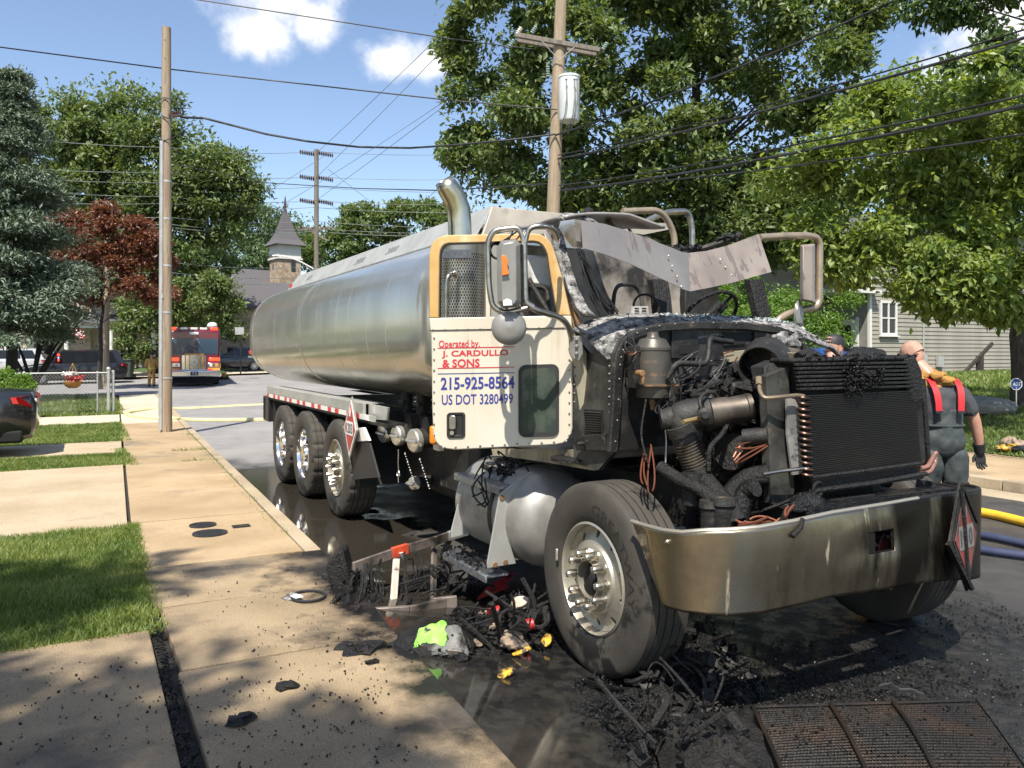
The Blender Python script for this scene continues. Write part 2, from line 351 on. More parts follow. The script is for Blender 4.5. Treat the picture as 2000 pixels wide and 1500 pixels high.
def concrete(name, a, b, stain, stc=(.13, .11, .09), jit=.05, edge=None):
    if edge: m = mat(name, a, .88, 0, b, 1.3, .36, .66, dirt=((.011, .010, .009), 3.2, edge[0], edge[1], (1, 1, 1), .12), dirt2=(stc, .9, stain[0], stain[1], (1, 1, 1), .8), bump=.5, bsc=90, grad=.62)
    else: m = mat(name, a, .88, 0, b, 1.3, .36, .66, dirt=(stc, .9, stain[0], stain[1], (1, 1, 1), .8), bump=.5, bsc=90)
    t = m.node_tree; bs = t.nodes['Principled BSDF']; src = bs.inputs['Base Color'].links[0].from_socket
    tc = t.nodes.new('ShaderNodeTexCoord'); nn = t.nodes.new('ShaderNodeTexNoise'); nn.inputs['Scale'].default_value = 130; nn.inputs['Detail'].default_value = 3
    t.links.new(tc.outputs['Object'], nn.inputs['Vector'])
    mr = t.nodes.new('ShaderNodeMapRange'); mr.inputs['From Min'].default_value = .3; mr.inputs['From Max'].default_value = .7; mr.inputs['To Min'].default_value = .74; mr.inputs['To Max'].default_value = 1.22; t.links.new(nn.outputs['Fac'], mr.inputs['Value'])
    oi = t.nodes.new('ShaderNodeObjectInfo'); m2 = t.nodes.new('ShaderNodeMapRange'); m2.inputs['To Min'].default_value = 1 - jit * 1.6; m2.inputs['To Max'].default_value = 1 + jit; t.links.new(oi.outputs['Random'], m2.inputs['Value'])
    q = t.nodes.new('ShaderNodeMath'); q.operation = 'MULTIPLY'; t.links.new(mr.outputs[0], q.inputs[0]); t.links.new(m2.outputs[0], q.inputs[1])
    x = t.nodes.new('ShaderNodeVectorMath'); x.operation = 'SCALE'; t.links.new(src, x.inputs[0]); t.links.new(q.outputs[0], x.inputs['Scale']); t.links.new(x.outputs[0], bs.inputs['Base Color'])
    return m
m_conc = concrete('sidewalk_concrete', (.42, .31, .185), (.32, .228, .125), (.58, .78))
m_concs = concrete('sooty_concrete', (.36, .27, .165), (.25, .185, .108), (.50, .66), (.075, .062, .048), edge=(-1.04, -.77))
m_concd = concrete('driveway_concrete', (.47, .375, .255), (.37, .285, .18), (.62, .85))
m_concw = concrete('pale_concrete', (.56, .49, .37), (.48, .41, .30), (.66, .9))
m_kerbs = concrete('sooty_kerb', (.10, .085, .06), (.05, .043, .034), (.45, .6), (.02, .019, .017))
m_kerb = concrete('kerb_concrete', (.42, .34, .23), (.33, .26, .17), (.57, .72))
m_joint = mat('joint_dirt', (.035, .03, .022), .95, 0, (.02, .02, .018), 20, bump=.8, bsc=60)
m_soil = mat('lawn_soil', (.035, .055, .014), .95, 0, (.05, .075, .02), 5, bump=1., bsc=80)
m_wood = mat('pole_wood', (.36, .28, .19), .85, 0, (.25, .19, .125), 5, .38, .64, dirt=((.10, .075, .05), 14, .62, .72, (6, 6, .25), .9), bump=.5, bsc=26, stretch=(5, 5, .25))
m_woodr = mat('pole_wood_rusty', (.33, .265, .19), .85, 0, (.25, .165, .10), 2.5, .45, .66, dirt=((.08, .06, .045), 10, .60, .70, (6, 6, .25), .9), bump=.5, bsc=26, stretch=(5, 5, .25))
m_woodg = mat('pole_wood_grey', (.20, .175, .14), .9, 0, (.13, .11, .09), 5, .4, .6, bump=.4, bsc=20, stretch=(4, 4, .3))
m_cond = mat('conduit_metal', (.55, .55, .54), .42, .5, (.45, .44, .42), 4, .4, .6)
m_wire = mat('wire_black', (.02, .02, .022), .55)
m_wireg = mat('wire_grey', (.20, .21, .20), .5)
m_xf = mat('transformer_grey', (.66, .68, .66), .4, 0, (.6, .62, .6), 3)
m_ins = mat('insulator_brown', (.07, .03, .02), .25); m_insg = mat('insulator_glass', (.3, .4, .36), .2)
m_bark = mat('bark', (.10, .08, .06), .95, 0, (.055, .045, .035), 6, .4, .62, bump=.9, bsc=18, stretch=(3, 3, .6))
m_barkd = mat('bark_dark', (.045, .038, .032), .95, 0, (.03, .026, .022), 6, .4, .62, bump=.9, bsc=18, stretch=(3, 3, .6))
m_lfA = leafmat('leaf_mid', (.06, .105, .030), (.20, .255, .095), .38)
m_lfB = leafmat('leaf_bright', (.09, .155, .032), (.29, .36, .10), .46)
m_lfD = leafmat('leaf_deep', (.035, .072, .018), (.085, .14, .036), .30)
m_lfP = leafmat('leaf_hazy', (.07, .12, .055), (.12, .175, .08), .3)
m_lfR = leafmat('leaf_red', (.12, .042, .024), (.23, .095, .055), .3)
m_lfS = leafmat('needle_blue', (.085, .125, .085), (.20, .25, .18), .12, .6)
m_lfH = leafmat('leaf_hedge', (.10, .19, .03), (.18, .30, .06), .4)
m_grass = leafmat('grass_blade', (.10, .165, .028), (.25, .30, .085), .38, .5, 1.4)
# ---------------------------------------------------------------- ground, road, pavements, lawns
def road_mat():
    m = bpy.data.materials.new('asphalt'); m.use_nodes = True; t = m.node_tree; b = t.nodes['Principled BSDF']; L = t.links.new
    tc = t.nodes.new('ShaderNodeTexCoord'); sx = t.nodes.new('ShaderNodeSeparateXYZ'); L(tc.outputs['Object'], sx.inputs[0])
    def M(op, a, b_=None, c=None):
        n = t.nodes.new('ShaderNodeMath'); n.operation = op
        for i, s in enumerate((a, b_, c)):
            if s is None: continue
            if isinstance(s, (int, float)): n.inputs[i].default_value = s
            else: L(s, n.inputs[i])
        return n.outputs[0]
    def noise(sc, det=6, ro=.6):
        n = t.nodes.new('ShaderNodeTexNoise'); n.inputs['Scale'].default_value = sc; n.inputs['Detail'].default_value = det; n.inputs['Roughness'].default_value = ro; L(tc.outputs['Object'], n.inputs['Vector']); return n.outputs['Fac']
    def ss(x, a, c, lo=0., hi=1.):
        n = t.nodes.new('ShaderNodeMapRange'); n.interpolation_type = 'SMOOTHSTEP'; n.inputs['From Min'].default_value = a; n.inputs['From Max'].default_value = c; n.inputs['To Min'].default_value = lo; n.inputs['To Max'].default_value = hi; L(x, n.inputs['Value']); return n.outputs[0]
    def mixc(f, a, c):
        n = t.nodes.new('ShaderNodeMix'); n.data_type = 'RGBA'; L(f, n.inputs['Factor'])
        for i, s in ((6, a), (7, c)):
            if isinstance(s, tuple): n.inputs[i].default_value = (*s, 1)
            else: L(s, n.inputs[i])
        return n.outputs[2]
    def mixf(f, a, c):
        n = t.nodes.new('ShaderNodeMix'); L(f, n.inputs['Factor'])
        for i, s in ((2, a), (3, c)):
            if isinstance(s, (int, float)): n.inputs[i].default_value = s
            else: L(s, n.inputs[i])
        return n.outputs[0]
    x, y = sx.outputs['X'], sx.outputs['Y']
    n1, n2, n3 = noise(.55), noise(2.6), noise(150, 3)
    wet = ss(M('ADD', x, M('MULTIPLY_ADD', n1, 7., -3.5)), -11.2, -8.6)
    pud = M('MULTIPLY', ss(M('ADD', n1, M('MULTIPLY', ss(y, -2.2, .2, .24, -.05), 1.)), .50, .60), wet)
    dx, dy = M('MULTIPLY', M('SUBTRACT', x, .3), .40), M('MULTIPLY', M('ADD', y, .1), .40)
    dist = M('ADD', M('SQRT', M('ADD', M('MULTIPLY', dx, dx), M('MULTIPLY', dy, dy))), M('MULTIPLY_ADD', n2, 1.1, -.55))
    ch = ss(dist, 1.05, .62)
    dry = mixc(ss(n2, .3, .7), (.245, .237, .230), (.20, .193, .188))
    dry = mixc(ss(noise(.3), .45, .6), dry, (.265, .252, .24))
    wc = mixc(ss(n2, .35, .65), (.075, .070, .065), (.045, .042, .039))
    c = mixc(wet, dry, wc); c = mixc(pud, c, (.030, .026, .020)); c = mixc(ch, c, mixc(ss(noise(11), .4, .65), (.010, .010, .010), (.028, .026, .023)))
    sp = t.nodes.new('ShaderNodeVectorMath'); sp.operation = 'SCALE'; L(c, sp.inputs[0]); L(ss(n3, .3, .7, .72, 1.3), sp.inputs['Scale']); L(sp.outputs[0], b.inputs['Base Color'])
    ro = mixf(wet, .9, mixf(ss(n2, .35, .65), .42, .62)); ro = mixf(ch, ro, mixf(ss(noise(6), .42, .6), .2, .6)); ro = mixf(pud, ro, .035); L(ro, b.inputs['Roughness'])
    bp = t.nodes.new('ShaderNodeBump'); bp.inputs['Distance'].default_value = .02
    L(mixf(pud, mixf(ch, .35, .85), .012), bp.inputs['Strength']); L(mixf(ch, noise(120, 3), noise(45, 6, .7)), bp.inputs['Height']); L(bp.outputs[0], b.inputs['Normal'])
    return m
m_road = road_mat()
m_terr = mat('terrain_grass', (.05, .085, .02), .95, 0, (.075, .12, .03), 1.5, .4, .6, bump=.8, bsc=40)
def sheet(name, x0, x1, y0, y1, step, zf, m, parent=None):
    mb = MB(); nu = max(1, round((x1 - x0) / step)); nv = max(1, round((y1 - y0) / step))
    def f(a, b):
        x, y = x0 + (x1 - x0) * a, y0 + (y1 - y0) * b; w = S2W(x, y); return V(x, y, zf(x, y, w.y))
    mb.grid(f, nu, nv); o = mb.obj(name, m, parent, smooth=0, fix=False)
    if o.data.polygons[0].normal.z < 0: o.data.flip_normals()
    return o
o = sheet('ground', -330, 90, -200, 200, 10, lambda x, y, Y: gz(Y) - .35, m_terr); street(tag(o, kind='structure'))
mb = MB()
def rz_(x, y, Y): return gz(Y)
for (x0, x1, y0, y1) in ((-48, 24, -1.97, 6.75), (-48, -31.5, -90, -1.97), (-48, -31.5, 6.75, 60), (-130, -48, -1.97, 6.75)):
    nu = round((x1 - x0) / 2); nv = max(2, round((y1 - y0) / 2)); b0 = len(mb.v)
    mb.grid(lambda a, b: V(x0 + (x1 - x0) * a, y0 + (y1 - y0) * b, gz(S2W(x0 + (x1 - x0) * a, y0 + (y1 - y0) * b).y)), nu, nv)
o = mb.obj('road', m_road, smooth=0); street(tag(o, kind='structure'))
if o.data.polygons[0].normal.z < 0: o.data.flip_normals()
# left pavement: dirt bed, separate slabs, kerb stones
walk = tag(street(sheet('sidewalk', -31.4, 9, -3.0, -1.95, 2, lambda x, y, Y: gz(Y) + .055, m_joint)), kind='structure')
o = sheet('joint_bed', -9.8, 9, -3.36, -3.0, 2, lambda x, y, Y: gz(Y) + .055, m_joint, walk)
def slab(name, x0, x1, y0a, y0b, y1a, y1b, zt, m, parent, gap=.008, th=.09, tilt=0.):
    mb = MB(); Ps = []
    for (x, ya, yb) in ((x0 + gap, y0a + gap, y1a - gap), (x1 - gap, y0b + gap, y1b - gap)):
        for y in (ya, yb): Ps.append(V(x, y, gz(S2W(x, y).y) + zt + random.uniform(-tilt, tilt)))
    a, b, c, d = Ps[0], Ps[1], Ps[3], Ps[2]; e = V(0, 0, -th)
    mb.add([a, b, c, d, a + e, b + e, c + e, d + e], [(0, 1, 2, 3), (7, 6, 5, 4), (0, 4, 5, 1), (1, 5, 6, 2), (2, 6, 7, 3), (3, 7, 4, 0)])
    return mb.obj(name, m, parent, smooth=0, bevel=.008)
XS = [7.5, 5.4, 3.3, 1.2, -.93, -2.12, -3.23, -5.15, -6.75, -8.3, -9.8, -11.3, -12.8, -14.4, -16, -17.6, -19.2, -20.8, -22.4, -24, -25.6, -27.2, -28.8, -30.4]
def yl(x): return -3.29 if x > -5 else -3.29 + (-5 - x) * .03
def yk(x): return -2.10 - max(0, x + 2) * .06 if x > -2 else -2.06 + (-2 - x) * .028
for i in range(len(XS) - 1):
    a, b = XS[i + 1], XS[i]; sooty = b > -2.6
    slab('slab', a, b, yl(a) + .03 * (b > -2), yl(b) + .05 * (b > -2), yk(a) + (.15 if b > -2.5 else 0), yk(b) + (.15 if b > -2.5 else 0), .10, m_concs if sooty else (m_conc if i < 15 else m_concw), walk, gap=.014 if sooty else .013, tilt=.006)
for i in range(len(XS) - 1):
    a, b = XS[i + 1], XS[i]
    if b > -2.5: continue
    slab('kerb_stone', a, b, yk(a), yk(b), yk(a) + .15, yk(b) + .15, .096, m_kerbs if b > -1.5 else m_kerb, walk, gap=.008, th=.2, tilt=.004)
# drives and paths on the left, lawns between them
def pave(name, label, x0, x1, y1, n, m, ya=-16, zt=.10):
    o = tag(street(sheet(name, x0 + .02, x1 - .02, ya, y1 - .03, 1.5, lambda x, y, Y: gz(Y) + zt - .045, m_joint)), kind='structure')
    ys = [y1 - (y1 - ya) * i / n for i in range(n + 1)]
    for i in range(n): slab('slab', x0, x1, ys[i + 1], ys[i + 1], ys[i] if i or x1 > 0 else yl(x0) - .015, ys[i] if i or x1 > 0 else yl(x1) - .015, zt, m, o, gap=.007, tilt=.004)
    return o
pave('driveway', '', -1.70, 6.5, -3.33, 4, m_concs)
pave('driveway', '', -9.85, -5.0, -3.25, 4, m_concd)
pave('garden_path', '', -13.5, -11.4, -3.08, 4, m_concd)
pave('garden_path', '', -20.5, -18.0, -2.86, 4, m_concw)
def blades(name, x0, x1, yf0, yf1, n, h, zf, m=None, w=.006, edge=.05):
    x0, x1 = min(x0, x1), max(x0, x1); xs = rng.uniform(x0 - edge, x1 + edge, n); a = rng.uniform(0, 1, n)
    y0 = np.interp(xs, (x0, x1), yf0); y1 = np.interp(xs, (x0, x1), yf1); ys = y0 + (y1 - y0 + edge * 2) * a - edge
    c, s = math.cos(SROT), math.sin(SROT); wx = SO.x + c * xs - s * ys; wy = SO.y + s * xs + c * ys
    cl = np.sin(xs * 5.1 + np.sin(ys * 4.3) * 2) * np.sin(ys * 6.3 + 1.3 * np.sin(xs * 3.1))
    z = zf(xs, ys) + np.interp(wy, GY, GZ); hh = h * rng.uniform(.5, 1.25, n) * (1 + .3 * cl); t = rng.uniform(0, 2 * np.pi, n); l = rng.normal(0, .6, (n, 2)) * hh[:, None]
    P = np.zeros((n, 3, 3)); P[:, 0] = np.stack([wx - np.cos(t) * w, wy - np.sin(t) * w, z - .005], 1); P[:, 1] = np.stack([wx + np.cos(t) * w, wy + np.sin(t) * w, z - .005], 1)
    P[:, 2] = np.stack([wx + l[:, 0], wy + l[:, 1], z + hh], 1)
    return tag(tri_mesh(name, P.reshape(-1, 3), np.arange(n * 3).reshape(-1, 3), m or m_grass), kind='stuff')
flat = lambda z: (lambda x, y: np.full(len(x), z))
for k, (x0, x1, y1, ye, n, h, w) in enumerate(((-5.0, -1.70, -3.27, -6.2, 70000, .05, .006), (-11.4, -9.85, -3.10, -6.5, 24000, .045, .008), (-18.0, -13.5, -2.93, -7.5, 40000, .045, .010), (-31.3, -20.5, -2.72, -12, 26000, .07, .02))):
    y1b = y1 - .05 if k == 0 else y1
    o = sheet('lawn', x0, x1, -60 if k == 3 else -24, y1, 2, lambda x, y, Y: gz(Y) + .075, m_soil); street(tag(o, kind='structure'))
    blades('grass', x0, x1, (ye, ye), (y1, y1b), n, h, flat(.085), w=w)
blades('weeds', -1.75, -4.9, (-3.33, -3.33), (-3.27, -3.27), 700, .05, flat(.09)); blades('weeds', -13, -15.5, (-1.82, -1.80), (-1.76, -1.74), 160, .05, flat(.07), w=.008); blades('weeds', -9.7, -12, (-3.2, -3.1), (-3.1, -3.0), 500, .06, flat(.09), w=.008)
blades('weeds', -15, -4, (-1.76, -2.04), (-1.74, -2.02), 500, .022, flat(.094), w=.006)
for xx in (-11.3, -9.8): blades('weeds', xx - .02, xx + .02, (-2.3, -2.3), (-1.85, -1.85), 90, .06, flat(.09), w=.008)
# far (right) side: gutter, kerb, pavement, rising lawn
walk2 = tag(street(sheet('sidewalk', -31, 9, 6.8, 9.34, 3, lambda x, y, Y: gz(Y) + .09, m_joint)), kind='structure')
for i in range(14):
    a = -16.5 + i * 1.55
    slab('slab', a, a + 1.55, 6.98, 6.98, 9.35, 9.35, .14, m_conc, walk2, tilt=.004); slab('kerb_stone', a, a + 1.55, 6.78, 6.78, 6.98, 6.98, .138, m_kerb, walk2, th=.25)
    slab('gutter_slab', a, a + 1.55, 6.25, 6.25, 6.77, 6.77, .006, m_kerb, walk2, th=.1)
def lz(x, y): return np.interp(y, (9.3, 10.2, 13.5, 20, 60), (.15, .20, .66, .95, 1.3))
o = sheet('lawn', -31, 6, 9.36, 60, 1.2, lambda x, y, Y: gz(Y) + float(lz(x, y)), m_soil); street(tag(o, kind='structure'))
blades('grass', -12, 2, (9.34, 9.34), (16, 16), 60000, .07, lz, w=.012)
mb = MB()      # soot washed from the pavement edge down to the road
def film(a, b):
    x = -3.4 + 12 * a; f = min(1, max(0, (x + 3.4) / 1.2)); y0 = yk(x) + .12; y = y0 + (-1.2 - .25 * math.sin(1.7 * x) * f - y0) * b; return V(x, y, .005 + .0925 * (1 - b) ** 1.6 * f)
mb.grid(film, 160, 24); o = mb.obj('wet_soot', m_road, smooth=0, fix=False); street(tag(o, kind='stuff'))
if o.data.polygons[0].normal.z < 0: o.data.flip_normals()
blades('grass', -14, 2, (16, 16), (27, 27), 26000, .12, lz, w=.03)
# beyond the cross street
fw = tag(street(sheet('sidewalk', -52.6, -48.02, -70, 60, 3, lambda x, y, Y: gz(Y) + .12, m_concw)), kind='structure')
o = sheet('lawn', -330, -52.6, -200, 200, 6, lambda x, y, Y: gz(Y) + .10 + max(0, -60 - x) * .004, m_terr); street(tag(o, kind='structure'))
# ---------------------------------------------------------------- the burnt tanker truck
truck = thing('tanker_truck', 'burnt out silver tanker truck with charred engine and open cream door', 'tanker truck', SO, SROT)
P_ = truck
# chassis
mb = MB()
for s in (-1, 1): mb.box((-4.25, s * .42, .86), (9.9, .09, .27))
for x in (-8.9, -7.9, -6.8, -5.6, -4.2, -2.6, -1.2, .2): mb.box((x, 0, .84), (.12, .84, .2))
mb.obj('chassis_frame', m_charm, P_, bevel=.006)
for x in (0, -5.0, -6.4, -7.65):
    mb = MB(); mb.cyl((x, -.95, .53 if x else .46), (x, .95, .53 if x else .46), .075, n=14)
    if x: mb.ball((x, 0, .53), (.22, .2, .22))
    else:
        for s in (-1, 1): mb.cyl((x, s * .8, .35), (x, s * .8, .75), .06); mb.tube([(x + .9, s * .45, .62), (x + .3, s * .45, .60), (x, s * .45, .56), (x - .5, s * .45, .62), (x - .9, s * .45, .66)], .035)
    mb.obj('axle', m_charm, P_)
# wheels
def tyre(r, w, grooves, blocks, name, parent, m):
    ri = r * .565; h = w / 2
    prof = [(ri, -h * .72), (ri + .018, -h * .86), (ri + .05, -h * .97), (r * .80, -h), (r * .90, -h * .97), (r * .955, -h * .92), (r * .985, -h * .84)]
    ys = [-.78]; k = len(grooves)
    top = []
    for g in grooves: top += [(r, g - .03), (r - .014, g - .022), (r - .014, g + .022), (r, g + .03)]
    prof += [(r * .995, -h * .8)] + [(a, b * h) for a, b in top] + [(r * .995, h * .8), (r * .985, h * .84), (r * .955, h * .92), (r * .90, h * .97), (r * .80, h), (ri + .05, h * .97), (ri + .018, h * .86), (ri, h * .72)]
    mb = MB(); n = 120 if blocks else 72
    def mod(kk, rg):
        if not blocks: return rg
        if 6 <= kk <= len(prof) - 7:
            c = V(0, sum(p.y for p in rg) / n, 0)
            return [c + (p - c) * (1 if i % 6 else .972) for i, p in enumerate(rg)]
        return rg
    mb.lathe(prof, (0, 0, 0), (0, 1, 0), n, closed=False, mod=mod)
    return mb.obj(name, m, parent, smooth=32)
def rim_disc(mb, r0, r1, rh, hr, yf, n=10, k=16, mi=0):      # ring with n hand holes; yf(r) = axial position
    for i in range(n):
        tc_ = 2 * math.pi * i / n; dth = math.pi / n; inn = []; out = []
        for j in range(k):
            a = 2 * math.pi * j / k + math.pi / k * 0; ca, sa = math.cos(a), math.sin(a)
            inn.append((rh + hr * 1.15 * ca, tc_ + hr * .82 * sa / rh))
            q = max(abs(ca), abs(sa)); rr = rh + (r1 - rh) * ca / q if ca > 0 else rh + (rh - r0) * ca / q
            out.append((rr, tc_ + dth * sa / q))
        pt = lambda r, t, d=0: V(r * math.sin(t), yf(r) + d, r * math.cos(t))
        mb.loft([[pt(*p, -.03) for p in inn], [pt(*p) for p in inn], [pt(*p) for p in out]], False, mi)
def make_rim(w, parent, kind):
    h = w / 2; mb = MB()
    if kind == 'steer':
        yf = lambda r: np.interp(r, (.15, .17, .205, .265, .29), (h + .0, h - .002, h - .05, h - .075, h - .06))
        mb.lathe([(.306, h - .05), (.312, h - .02), (.300, h - .012), (.292, h - .03), (.288, h - .10)], (0, 0, 0), (0, 1, 0), 64)
        rim_disc(mb, .205, .288, .245, .020, yf)
        mb.lathe([(.206, float(yf(.205))), (.192, h - .045), (.182, h - .03), (.175, h - .028), (.108, h - .022), (.104, h + .006), (.100, h + .006), (.098, h - .1), (.001, h - .1)], (0, 0, 0), (0, 1, 0), 48)
    else:
        d = h - .13
        yf = lambda r: np.interp(r, (.15, .285), (d + .01, d - .02))
        mb.lathe([(.306, h - .05), (.312, h - .02), (.300, h - .012), (.292, h - .03), (.288, h - .06), (.284, d)], (0, 0, 0), (0, 1, 0), 64)
        rim_disc(mb, .19, .285, .238, .024, yf)
        mb.lathe([(.191, float(yf(.19))), (.12, d + .012), (.115, d + .07), (.10, d + .11), (.02, d + .12), (.001, d + .12)], (0, 0, 0), (0, 1, 0), 40)
    o = mb.obj('rim', m_rim if kind == 'steer' else m_rimb, parent, smooth=30)
    mb = MB(); mb.lathe([(.29, h - .16), (.001, h - .16)], (0, 0, 0), (0, 1, 0), 32); mb.lathe([(.29, h - .16), (.29, -h * .8)], (0, 0, 0), (0, 1, 0), 32); mb.obj('brake_drum', m_holek, parent)
    return o
def nuts(parent, r, y, L, rad):
    mb = MB(); mb.lathe([(rad * 1.15, 0), (rad * 1.15, .012), (rad * .95, .016), (rad * .92, L * .78), (rad * .7, L * .93), (rad * .3, L), (.0005, L)], (0, 0, 0), (0, 1, 0), 10)
    p = mb.obj('lug_nut', m_nut, parent, smooth=30)
    for i in range(10):
        o = p if i == 0 else link_copy(p, parent); t = 2 * math.pi * (i + .5) / 10; o.location = (r * math.sin(t), y, r * math.cos(t))
def make_wheel(kind, w, grooves, blocks):
    e = empty('wheel', parent=P_)
    tyre(.53, w, grooves, blocks, 'tyre', e, m_rubber); make_rim(w, e, kind)
    if kind == 'steer':
        nuts(e, .142, w / 2 - .028, .085, .025)
        mb = MB(); mb.lathe([(.0975, -.06), (.09, -.02), (.065, -.018), (.062, .02), (.05, .03), (.001, .032)], (0, w / 2 - .03, 0), (0, 1, 0), 24); mb.obj('hub_cap', m_holek, e)
    return e
fw_ = make_wheel('steer', .30, (-.5, -.17, .17, .5), False); fw_.location = (-.08, -1.07, .53); fw_.rotation_euler = (0, 0, math.pi)
lw = copy_tree(fw_, P_); lw.location = (0, 1.07, .53); lw.rotation_euler = (0, 0, 0)
tw = make_wheel('steer', .34, (-.5, -.17, .17, .5), True); tw.location = (-5.0, -1.11, .53); tw.rotation_euler = (0, 0, math.pi)
w3 = copy_tree(tw, P_); w3.location = (-5.0, 1.11, .53); w3.rotation_euler = (0, 0, 0)
dw = make_wheel('dual', .27, (-.45, 0, .45), True)
for i, (x, s, y) in enumerate([(x, s, y) for x in (-6.4, -7.65) for s in (-1, 1) for y in (1.165, .84)]):
    o = dw if i == 0 else copy_tree(dw, P_); o.location = (x, s * y, .53); o.rotation_euler = (0, 0, math.pi if s < 0 else 0)
# raised lettering on the front tyre
def arc_text(s, r0, r1, a0, a1, y, m, parent):
    return text_on('tyre_lettering', s, lambda a, b: V(-(r0 + (r1 - r0) * b) * math.sin(R(a0 + (a1 - a0) * a)), y(r0 + (r1 - r0) * b), (r0 + (r1 - r0) * b) * math.cos(R(a0 + (a1 - a0) * a))), m, parent, .0)
m_lett = mat('tyre_letter', (.017, .016, .015), .6)
ysw = lambda r: float(np.interp(r, (.35, .424, .477), (.1465, .1512, .1467)))
arc_text('GREATWAY', .365, .425, 5, 100, ysw, m_lett, fw_); arc_text('11R22.5  16PR', .365, .395, 148, 195, ysw, m_lett, fw_)
mb = MB(); mb.bar((.322, .158, .10), (.322, .158, .03), .012, .018); mb.obj('wheel_weight', m_alub, fw_, bevel=.004)
# tank
def tsec(x, k=1., n=56, dz=0):
    out = []
    for j in range(n):
        a = 2 * math.pi * j / n; c, s = math.cos(a), math.sin(a); e = 2 / 2.9
        y = 1.28 * math.copysign(abs(c) ** e, c) * k; z = 2.075 + .785 * math.copysign(abs(s) ** e, s) * k
        out.append(V(x, y, z))
    return out
mb = MB(); rings = []
for x, k in ((-10.95, .30), (-10.91, .55), (-10.8, .76), (-10.6, .90), (-10.3, .97), (-10.0, .995), (-9.8, 1)): rings.append(tsec(x, k))
for x in np.linspace(-9.6, -2.55, 28): rings.append(tsec(float(x), 1 + .0012 * math.sin(x * 7)))
for x, k in ((-2.42, .985), (-2.34, .93), (-2.28, .8), (-2.25, .5)): rings.append(tsec(x, k))
mb.loft(rings); mb.obj('tank', m_tank, P_, smooth=50)
for x in (-9.8, -6.6):
    mb = MB(); mb.loft([tsec(x - .012, 1.001), tsec(x - .006, 1.0045), tsec(x + .006, 1.0045), tsec(x + .012, 1.001)], False); mb.obj('weld_seam', m_alub, P_)
mb = MB(); mb.tube([V(-9.4, -.90, 2.752), V(-5, -.90, 2.752), V(-2.5, -.90, 2.752)], .012); mb.obj('side_moulding', m_alub, P_)
# spill tray along the top
def tray(x0, x1):
    mb = MB(); top = 3.02; e = .02
    for s in (-1, 1):
        A = [V(x1, s * .66, top), V(x0, s * .66, top)]; B = [V(x1 + .1, s * .86, 2.74), V(x0 - .05, s * .86, 2.74)]
        mb.strip(A, B, (0, -s * e, 0))
        mb.strip([V(x1, s * .66, top), V(x0, s * .66, top)], [V(x1, s * .60, top + .004), V(x0, s * .60, top + .004)], (0, 0, -.02))
    return mb
tray(-9.3, -2.42).obj('spill_tray', m_alu, P_, smooth=0)
mb = MB(); mb.prism([V(-2.40, -.655, 3.016), V(-2.40, .655, 3.016), V(-2.29, .86, 2.60), V(-2.29, -.86, 2.60)], (-.03, 0, 0)); mb.obj('tray_front_panel', m_alus, P_, smooth=0, bevel=.008)
mb = MB(); mb.prism([V(-9.3, -.655, 3.016), V(-9.3, .655, 3.016), V(-9.36, .86, 2.72), V(-9.36, -.86, 2.72)], (.03, 0, 0)); mb.obj('tray_rear_panel', m_alu, P_, smooth=0)
mb = MB(); mb.box((-5.7, 0, 2.9), (6.4, 1.1, .05))
for x in (-8, -6.5, -5, -3.5): mb.cyl((x, 0, 2.92), (x, 0, 3.05), .28, n=20)
mb.obj('manhole_lids', m_alu, P_)
def onside(a, b, x0, x1, z0, z1):
    z = z0 + (z1 - z0) * b; return V(x0 + (x1 - x0) * a, -.66 - .20 * (3.02 - z) / .28 - .006, z)
m_letg = mat('faded_letter', (.20, .20, .21), .6)
for s, x0, x1 in (('2800', -4.78, -4.43), ('2000', -5.95, -5.58), ('100', -8.35, -8.1)): text_on('tank_number', s, lambda a, b: onside(a, b, x0, x1, 2.86, 2.935), m_letg, P_)
mb = MB(); mb.box((-9.2, -.80, 2.84), (.12, .02, .05)); mb.obj('marker_light', m_refl_r, P_)
# hand rails at the front of the tank
def railtube(pts, x, m, r=.024):
    mb = MB(); mb.tube(arcs([T(u, v, x=x) for u, v in pts], .14, 5), r, 10); return mb.obj('hand_rail', m, P_)
railtube([(1216, 413), (1292, 410), (1318, 455), (1317, 540)], -2.2, m_chrt, .03)
railtube([(1262, 432), (1300, 414), (1345, 412), (1352, 445), (1352, 540)], -2.6, m_chrome, .03)
mb = MB(); mb.prism([T(1228, 434, x=-2.6), T(1312, 436, x=-2.6), T(1312, 447, x=-2.6), T(1258, 458, x=-2.6), T(1236, 455, x=-2.6)], (-.02, 0, 0)); mb.obj('step_bracket', m_alus, P_, smooth=0)
# rear: bumper bar, fender trough, reflective strip
mb = MB(); mb.box((-9.15, 0, .93), (.2, 2.44, .34)); mb.box((-9.05, -1.18, .93), (.4, .08, .38)); mb.obj('rear_bumper', m_blackp, P_, bevel=.01)
mb = MB(); mb.tube([(-10.7, -.8, 1.78), (-10.9, -.8, 1.76)], .05); mb.box((-10.65, -.95, 1.72), (.35, .45, .03)); mb.obj('rear_light_bracket', m_alub, P_)
mb = MB(); mb.cyl((-10.85, -1.12, 1.80), (-10.79, -1.12, 1.80), .04); mb.obj('tail_light', m_refl_r, P_)
for s in (-1, 1):
    mb = MB(); mb.prism([V(-8.95, s * 1.22, 1.28), V(-4.15, s * 1.22, 1.28), V(-4.15, s * 1.22, 1.11), V(-4.3, s * 1.22, 1.11), V(-4.3, s * 1.22, 1.175), V(-8.95, s * 1.22, 1.175)], (0, -s * .03, 0))
    mb.box((-6.55, s * 1.10, 1.272), (4.75, .22, .01)); mb.obj('hose_trough', m_alu, P_, smooth=0, bevel=.004)
